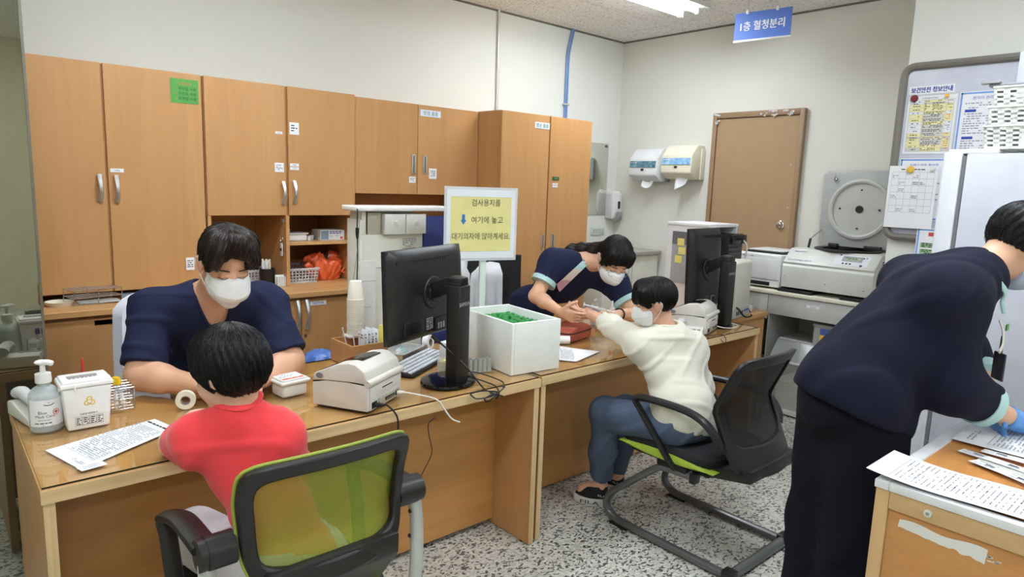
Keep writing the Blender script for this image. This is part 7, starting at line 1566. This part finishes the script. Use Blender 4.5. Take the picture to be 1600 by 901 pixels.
# ---------------------------------------------------------------- nurse
def nurse():
    s = .98; J = dict(pelvis=(2.70, 2.99, .62), belly=(2.715, 2.88, .83), chest=(2.76, 2.68, 1.03), neck=(2.775, 2.505, 1.14), shL=(2.935, 2.43, 1.02), shR=(2.66, 2.65, 1.125))
    elR, wrR, elL, wrL = (2.535, 2.655, .945), (2.468, 2.395, .905), (2.955, 2.30, .86), (2.72, 2.225, .895)
    H = Head((2.765, 2.30, 1.175), (-.36, -.62, -.68), s, (.06, -.1, 1)); b = Soft(); torso(b, J, 0, s, .92); H.skin(b); H.neck(b, J['neck'], .046)
    b.cap(J['shR'], elR, .046*s, .040*s, .04).cap(elR, lerp(elR, wrR, .35), .040*s, .039*s, .02).cap(lerp(elR, wrR, .3), wrR, .038*s, .024*s, .02)
    b.cap(J['shL'], elL, .046*s, .040*s, .04).cap(elL, wrL, .040*s, .024*s, .02)
    hand(b, wrR, (.16, -.90, -.16), (.85, .25, .30), (.3, -.2, .9), s*.98, (.15, .32, .42, .5), .45, .06)
    hand(b, wrL, (-.80, -.42, -.06), (-.25, .35, -.7), (-.5, -.3, .6), s*.95, (.45, .6, .65, .7), .6)
    for x in (-.09, .09): b.cap((2.70+x, 2.97, .58), (2.70+x*1.3, 2.55, .56), .08, .06, .05).cap((2.70+x*1.3, 2.55, .56), (2.70+x, 2.62, .10), .055, .04, .03).cap((2.70+x, 2.64, .05), (2.70+x, 2.48, .035), .036, .03, .03)
    p = person('woman in navy uniform with mint cuffs bending over to draw blood', b, SK3, (2.70, 2.99, 0), .005)
    c = Soft(); Mc = torso(c, J, .016, s, .95); c.cut((2.7, 3, .50), (0, 0, -1)); cr, cl = lerp(J['shR'], elR, .60), lerp(J['shL'], elL, .62)
    c.cap(J['shR'], cr, .066, .068, .04, flat=True).cap(J['shL'], cl, .066, .066, .04, flat=True); nk = Vector(J['neck'])
    c.sub(nk+Vector((.0, .03, .05)), nk+Vector((-.02, -.10, .01)), .056, .062, .006).sub(nk+Vector((-.02, -.08, .0)), nk+Vector((-.05, -.10, -.08)), .05, .03, .006)
    c.fn(wr_fn(.002, (30, 24, 33), 2.)).fn(soft_folds(.009, 3.)); top = c.build('uniform_top', NAVY, p, h=.0055)
    for q, el in ((cr, elR), (cl, elL)):
        d = (Vector(el)-q).normalized(); m = MB(); m.cyl(q-d*.022, q+d*.006, .0715, .0725, n=36, m=0); m.build('cuff', MINT, top)
    # slanting placket from the collar, mint above and pink below
    pl = M('placket', (176, 212, 214), .7); nt = pl.node_tree; ramp = [n for n in nt.nodes if n.type == 'VALTORGB'][0]; tcn = [n for n in nt.nodes if n.type == 'TEX_COORD'][0]; sp = N(nt, 'ShaderNodeSeparateXYZ'); nt.links.new(tcn.outputs['Generated'], sp.inputs[0])
    ramp.color_ramp.interpolation = 'CONSTANT'; ramp.color_ramp.elements[0].color = lin((214, 164, 178)); ramp.color_ramp.elements[0].position = 0; ramp.color_ramp.elements[1].color = lin((226, 214, 204)); ramp.color_ramp.elements[1].position = .36; e = ramp.color_ramp.elements.new(.70); e.color = lin((178, 214, 216)); nt.links.new(sp.outputs[2], ramp.inputs['Fac'])
    V, Q = None, None
    deps = top; me = top.data; co = np.zeros(len(me.vertices)*3, np.float32); me.vertices.foreach_get('co', co); co = co.reshape(-1, 3)+np.array((2.70, 2.99, 0))
    a, z_ = np.array((2.700, 2.43, 1.165)), np.array((2.615, 2.55, 1.01)); view = np.array((-.55, -.75, .38)); view /= np.linalg.norm(view); uu = np.cross(view, (a-z_)/np.linalg.norm(a-z_)); uu /= np.linalg.norm(uu)
    def surf(pt):
        d = co-pt; t = d @ view; r2 = (d*d).sum(1)-t*t; ok = np.where(r2 < .012**2)[0]
        return Vector(pt+view*((t[ok].max() if len(ok) else 0)+.004))
    m = MB(); m.sheet(lambda u, v: surf(z_+(a-z_)*u+uu*(v-.5)*.036), 12, 3, .003); m.build('placket', pl, top)
    bt = surf(a*.93+z_*.07); MB().ball(bt, .006, n=12, k=8).build('button', WHITE, top)
    # ID badge clipped at the chest, seen beside the sleeve
    o = Vector((2.84, 2.36, .90)); MB().box(o.x-.02, o.x+.02, o.y-.003, o.y, o.z-.06, o.z, .002).box(o.x-.012, o.x+.012, o.y-.004, o.y-.003, o.z-.04, o.z-.015, m=1).cyl(o, o+Vector((0, 0, .035)), .006, n=10).build('name_badge', [WHITE, M('badge_pink', (200, 90, 110), .6)], p)
    t = Soft()
    for x in (-.09, .09): t.cap((2.70+x, 2.97, .58), (2.70+x*1.3, 2.55, .56), .095, .075, .05).cap((2.70+x*1.3, 2.55, .56), (2.70+x, 2.62, .12), .07, .06, .03, flat=True)
    t.ell((2.70, 2.99, .58), (.165, .125, .11)); t.build('uniform_trousers', NAVY, p, h=.009)
    def ex(b_, h_):
        b_.cap(h_.P(-.05, .045, .085), h_.P(-.078, .03, -.02), .026*s, .014*s, .02).cap(h_.P(.05, .045, .085), h_.P(.078, .03, -.02), .026*s, .014*s, .02).ell(h_.P(0, -.075, -.005), [.055*s, .045*s, .06*s], h_.M, .03)
        b_.chain([h_.P(0, -.105, .0), (2.79, 2.47, 1.215), (2.775, 2.54, 1.215), (2.755, 2.61, 1.205), (2.735, 2.69, 1.175)], [.030, .030, .027, .023, .010], .03)
    ex.line = lambda x, y, z, lim: np.where(y < -.10, -1, np.where((y > .05) & (np.abs(x) < .05), .052-.35*np.abs(x), lim))
    hr = H.hair((.087, .107, .102), [(-.13, -.07), (-.08, -.07), (-.03, -.055), (.0, -.025), (.03, -.02), (.06, .01), (.12, .04)], ex, .0022, 30).build('hair', HAIRB, p, h=.0042, strand=H.strand()); H.strands(hr, STRA, 1700)
    H.brows(p, BROW); H.mask(p, MASKW, style=1)
    g = MB(); P = H.P
    for x in (-1, 1): g.tube([P(x*.033+.025*math.cos(a), .100-.004*math.cos(2*a), -.003+.018*math.sin(a)) for a in np.linspace(0, 2*PI, 25)[:-1]], .0011, 6, closed=True).tube([P(x*.058, .097, .0), P(x*.08, .03, .006), P(x*.085, -.02, .006)], .0012, 6)
    g.tube([P(-.008, .102, .0), P(0, .105, .004), P(.008, .102, .0)], .0011, 6).build('spectacles', M('spectacle_frame', (120, 170, 170), .3, .6), p)
    d = (Vector(wrL)-Vector(elL)).normalized(); q = Vector((0, 0, 1)).rotation_difference(d).to_matrix(); c0 = lerp(elL, wrL, .88); MB().tube([c0+q @ Vector((.031*math.cos(a), .031*math.sin(a), 0)) for a in np.linspace(0, 2*PI, 25)[:-1]], .0042, 8, closed=True).build('wristband', BLACK, p)
nurse()
syringe(2.516, 2.225, .957, 0, 'clear syringe held in the nurse\'s left hand over the boy\'s forearm', None, d=(.48, -.78, -.16), scale=1.35, cap=(230, 232, 236))
# ---------------------------------------------------------------- boy in the cream sweatshirt
def boy_cream():
    s = .86; J = dict(pelvis=(2.46, 1.585, .55), belly=(2.47, 1.63, .65), chest=(2.485, 1.70, .765), neck=(2.49, 1.735, .905), shL=(2.395, 1.80, .855), shR=(2.60, 1.69, .84))
    elL, wrL, elR, wrR = (2.478, 2.045, .888), (2.530, 2.262, .918), (2.665, 1.655, .645), (2.62, 1.80, .60)
    H = Head((2.447, 1.79, 1.052), (-.60, .78, -.28), s*1.0); b = Soft(); torso(b, J, 0, s*.80, .95); H.skin(b, True); H.neck(b, J['neck'], .045)
    b.cap(J['shL'], elL, .042, .036, .03).cap(elL, wrL, .036, .025, .02).cap(J['shR'], elR, .042, .036, .03).cap(elR, wrR, .036, .024, .02)
    hand(b, wrL, (-.16, .97, .16), (.2, -.3, 1), (-1, 0, 0), s*.84, (.22, .25, .28, .3), .3, .10); hand(b, wrR, (-.3, .9, -.2), (-.3, 0, -1), (-1, 0, 0), s*.8, (.3,)*4)
    hips, knees, ank = ((2.395, 1.61, .535), (2.525, 1.60, .535)), ((2.365, 1.965, .500), (2.545, 1.985, .470)), ((2.435, 2.035, .115), (2.61, 2.075, .105))
    for a, k_, e in zip(hips, knees, ank): b.cap(a, k_, .066, .050, .04).cap(k_, e, .046, .030, .03)
    b.cap((2.437, 2.03, .09), (2.39, 2.11, .055), .034, .026, .02).cap((2.612, 2.07, .085), (2.595, 2.15, .05), .034, .026, .02)
    p = person('boy in a cream sweatshirt and white mask holding out his arm', b, SK4, (2.46, 1.62, 0), .0048)
    CR = M('cream_fleece', (226, 224, 208), .9, var=.02, vscale=30, bump=.15, bscale=400, sheen=.25)
    c = Soft(); torso(c, J, .022, s*.80, 1.0, .08); c.cap((2.45, 1.60, .60), (2.46, 1.62, .54), .13, .13, .06)
    c.cap(J['shL'], elL, .056, .055, .05).cap(elL, lerp(elL, wrL, .40), .054, .042, .03, flat=True).cap(J['shR'], elR, .056, .058, .05).cap(elR, lerp(elR, wrR, .85), .056, .044, .03)
    nk = Vector(J['neck']); c.sub(nk+Vector((0, 0, .02)), nk+Vector((-.01, .02, .11)), .049, .060, .008); c.fn(wr_fn(.0035, (22, 26, 20), .5)).fn(folds).cut((2.46, 1.6, .535), (-.15, .15, -1)); sw = c.build('sweatshirt', CR, p, h=.0055)
    d = (Vector(wrL)-Vector(elL)).normalized(); q = lerp(elL, wrL, .40); m = MB(); m.tube([q-d*.036, q-d*.024, q-d*.006, q+d*.006, q+d*.012], [.038, .041, .041, .037, .031], 28); m.build('cuff', CR, sw)
    m = MB(); qq = Vector((0, 0, 1)).rotation_difference(Vector((-.01, .02, .09)).normalized()).to_matrix(); m.tube([nk+Vector((-.003, .006, .045))+qq @ Vector((.0525*math.cos(a), .0525*math.sin(a), .006*math.cos(2*a))) for a in np.linspace(0, 2*PI, 29)[:-1]], .010, 8, closed=True).build('collar', CR, sw)
    t = Soft()
    for a, k_, e in zip(hips, knees, ank): t.cap(a, k_, .086, .075, .04).cap(k_, lerp(k_, e, .55), .070, .062, .04).cap(lerp(k_, e, .5), lerp(k_, e, .96), .062, .046, .03, flat=True)
    t.ell((2.46, 1.585, .545), (.13, .115, .085)).fn(wr_fn(.003, (30, 26, 40), .2)).fn(soft_folds(.016, .4)); t.build('trousers', M('slate_jersey', (78, 94, 118), .85, var=.05, bump=.1), p, h=.006)
    for hx, hy, tx, ty in ((2.452, 1.995, 2.365, 2.135), (2.622, 2.035, 2.59, 2.20)):
        a, z_ = Vector((hx, hy, 0)), Vector((tx, ty, 0)); d = (z_-a); L_ = d.length; T = rot((hx, hy, 0), math.atan2(d.y, d.x))
        def outline(g, n=28):
            P = []
            for k in range(n):
                an = 2*PI*k/n; x = .5+.5*math.cos(an); w = .036*(1+.18*math.sin(PI*x))*abs(math.sin(an))**.75*math.copysign(1, math.sin(an)); P.append((x*L_*1.04-.01*g+(x-.5)*2*g, w*(1+g*10)))
            return P
        def loft(b_, rings, m=0):
            n = len(rings[0]); V = [v for r in rings for v in r]; F = [(i*n+j, i*n+(j+1) % n, (i+1)*n+(j+1) % n, (i+1)*n+j) for i in range(len(rings)-1) for j in range(n)]+[tuple(range(n))[::-1], tuple(range((len(rings)-1)*n, len(rings)*n))]
            b_.add(V, F, m)
        so = MB(); so.T = T; loft(so, [[(x, y, z+.012*max(0, x/L_-.75)) for x, y in outline(g)] for z, g in ((.001, -.001), (.008, .003), (.030, .003), (.037, .0))]); 
        if hx < 2.5:
            for i, (fx, w) in enumerate(((.30, 1),)): so.text('FILA', .026, (L_*.50, .0438, .0185), (-1, 0, 0), ZU, 1, w=.095, lift=.0006)
        sh = MB(); sh.T = T
        loft(sh, [[(max(x, .004) if z > .06 else x, y*(1-.18*max(0, (z-.03)/.06)), z) if x < L_*.55 else (x-(z-.03)*.3*max(0, x/L_-.5), y*(1-.5*max(0, z-.03)/.06), .03+(z-.03)*max(.25, 1-1.9*(x/L_-.55))) for x, y in outline(0)] for z in (.035, .055, .078, .095)])
        for sgn in (1, -1): sh.text('FILA', .016, (L_*.16, sgn*.0392*1.0, .058), (-sgn, 0, 0), ZU, 1, w=.034, lift=.001)
        sh.text('FILA', .013, (-.0045, 0, .066), (0, -1, 0), ZU, 1, w=.03, lift=.003)
        so_ = sh.build('shoe', [M('sneaker_black', (26, 26, 28), .8, bump=.2, bscale=300), M('sneaker_white', (222, 220, 214), .6)], p); so.build('sole', [MATS['sneaker_white'], BLACK], so_)
    def ex(b_, h_): b_.cap(h_.P(0, .05, .09), h_.P(0, .09, .03), .04*s, .016*s, .03).cap(h_.P(-.06, .05, .07), h_.P(-.064, .062, .02), .03*s, .012*s, .02).cap(h_.P(.06, .05, .07), h_.P(.064, .062, .02), .03*s, .012*s, .02)
    hr = H.hair((.092, .112, .102), [(-.13, -.078), (-.06, -.08), (-.035, -.055), (-.01, .004), (.015, .006), (.03, -.03), (.048, -.005), (.07, .016), (.13, .018)], ex, .0022, 30).build('hair', HAIRB, p, h=.0042, strand=H.strand()); H.strands(hr, STRA, 1900)
    H.brows(p, BROW); H.mask(p, MASKW, style=1)
boy_cream()
# ---------------------------------------------------------------- worker in the dark navy suit at the right
def worker():
    s = 1.03; J = dict(pelvis=(2.15, .795, .93), belly=(2.20, .755, 1.07), chest=(2.315, .69, 1.20), neck=(2.475, .60, 1.315), shL=(2.50, .785, 1.265), shR=(2.235, .60, 1.268))
    elR, wrR, elL, wrL = (2.225, .555, 1.01), (2.440, .432, .898), (2.575, .63, 1.06), (2.470, .50, .935)
    H = Head((2.615, .525, 1.415), (.62, -.42, -.62), s); b = Soft(); torso(b, J, 0, s, .95); H.skin(b); H.neck(b, J['neck'], .052)
    b.cap(J['shR'], elR, .052, .044, .04).cap(elR, wrR, .043, .027, .03).cap(J['shL'], elL, .052, .044, .04).cap(elL, wrL, .043, .027, .03)
    hdR, hdL = (.82, -.45, -.18), (-.35, -.30, -.85)
    hand(b, wrR, hdR, (0, .1, -1), (.3, .9, 0), s*.96, (.2, .25, .3, .3), .3); hand(b, wrL, hdL, (-.4, .5, -.1), (-.5, -.5, 0), s*.9, (.1, .35, .5, .6), .5)
    hips, knees, ank = ((2.12, .735, .91), (2.19, .87, .91)), ((2.10, .72, .49), (2.185, .87, .49)), ((2.08, .735, .08), (2.165, .875, .08))
    for a, k_, e in zip(hips, knees, ank): b.cap(a, k_, .085, .06, .05).cap(k_, e, .056, .04, .03); b.cap((e[0]-.02, e[1]+.01, .05), (e[0]+.14, e[1]-.10, .035), .04, .032, .03)
    p = person('worker in dark navy suit and blue gloves bending over the work table', b, SK5, (2.15, .795, 0), .0055)
    c = Soft(); torso(c, J, .026, s, 1.0, .07); cr, cl = lerp(elR, wrR, .46), lerp(elL, wrL, .50)
    c.cap((2.13, .80, .94), (2.15, .79, .88), .165, .17, .05).cut((2.15, .79, .895), (-.28, .25, -1))
    c.cap(J['shR'], elR, .066, .074, .05).cap(elR, cr, .074, .066, .04, flat=True).cap(J['shL'], elL, .074, .072, .05).cap(elL, cl, .068, .062, .04, flat=True)
    nk = Vector(J['neck']); c.sub(nk+Vector((.02, -.012, .012)), nk+Vector((.10, -.06, .075)), .054, .066, .008); c.fn(wr_fn(.003, (24, 28, 18), 3.)).fn(soft_folds(.012, 5., (.7, .7, .6))); jk = c.build('jacket', DNAVY, p, h=.006)
    for q, el, wr, r in ((cr, elR, wrR, .0695), (cl, elL, wrL, .0655)): d = (Vector(wr)-Vector(el)).normalized(); MB().cyl(q-d*.022, q+d*.008, r, r*1.0, n=36).build('cuff', MINT, jk)
    # mint collar edge and chest trim
    m = MB(); m.tube(bez([(2.385, .515, 1.315), (2.405, .50, 1.285), (2.425, .51, 1.255), (2.42, .50, 1.22)], 5), .008, 8, flat=.5).build('collar_trim', MINT, jk)
    m = MB(); m.tube(bez([(2.405, .505, 1.20), (2.40, .492, 1.17), (2.375, .482, 1.135), (2.345, .482, 1.115)], 5), .006, 8, flat=.5).build('chest_trim', M('cream_trim', (220, 214, 204), .7), jk)
    m = MB(); m.T = rot((2.425, .495, 1.10), .75); m.box(-.028, .028, -.003, .003, -.085, .0, .003).box(-.006, .006, -.002, .002, 0, .05).build('name_badge', M('badge_dark', (70, 66, 84), .4), p)
    MB().box(2.44, 2.462, .49, .496, 1.165, 1.185, .002).build('green_pin', M('pin_green', (110, 170, 100), .5), p)
    t = Soft()
    for a, k_, e in zip(hips, knees, ank): t.cap(a, k_, .112, .098, .05).cap(k_, (e[0], e[1], .06), .096, .092, .05, flat=True)
    t.ell((2.15, .80, .92), (.165, .15, .13)).fn(wr_fn(.003, (12, 14, 9), 1.)).fn(soft_folds(.014, 2., (.6, .6, .35))); t.build('trousers', M('black_navy_trousers', (17, 18, 30), .9, spec=.2), p, h=.008)
    for wr, el, hd, n, th, cu, sc in ((wrR, elR, hdR, (0, .1, -1), (.3, .9, 0), (.2, .25, .3, .3), .96), (wrL, elL, hdL, (-.4, .5, -.1), (-.5, -.5, 0), (.1, .35, .5, .6), .9)):
        g = Soft(); hand(g, wr, hd, n, th, s*sc*1.07, cu, .4); d = (Vector(wr)-Vector(el)).normalized(); g.cap(Vector(wr)-d*.045, Vector(wr)+d*.01, .035, .031, .02, flata=True); g.build('glove', M('nitrile_blue', (96, 156, 226), .45, bump=.1, bscale=120), p, h=.0042)
    for a in ank: MB().box(a[0]-.07, a[0]+.19, a[1]-.06, a[1]+.05, .002, .06, .025, seg=3).build('shoe', WHITE, p)
    hr = H.hair((.088, .108, .101), [(-.13, -.075), (-.06, -.075), (-.03, -.045), (.0, -.0), (.03, -.01), (.06, .02), (.12, .04)], None, .0028, 24).build('hair', HAIRB, p, h=.0045, strand=H.strand()); H.strands(hr, STRA, 1200); H.mask(p, M('mask_blue', (176, 190, 208), .7), style=1); H.brows(p, BROW)
worker()
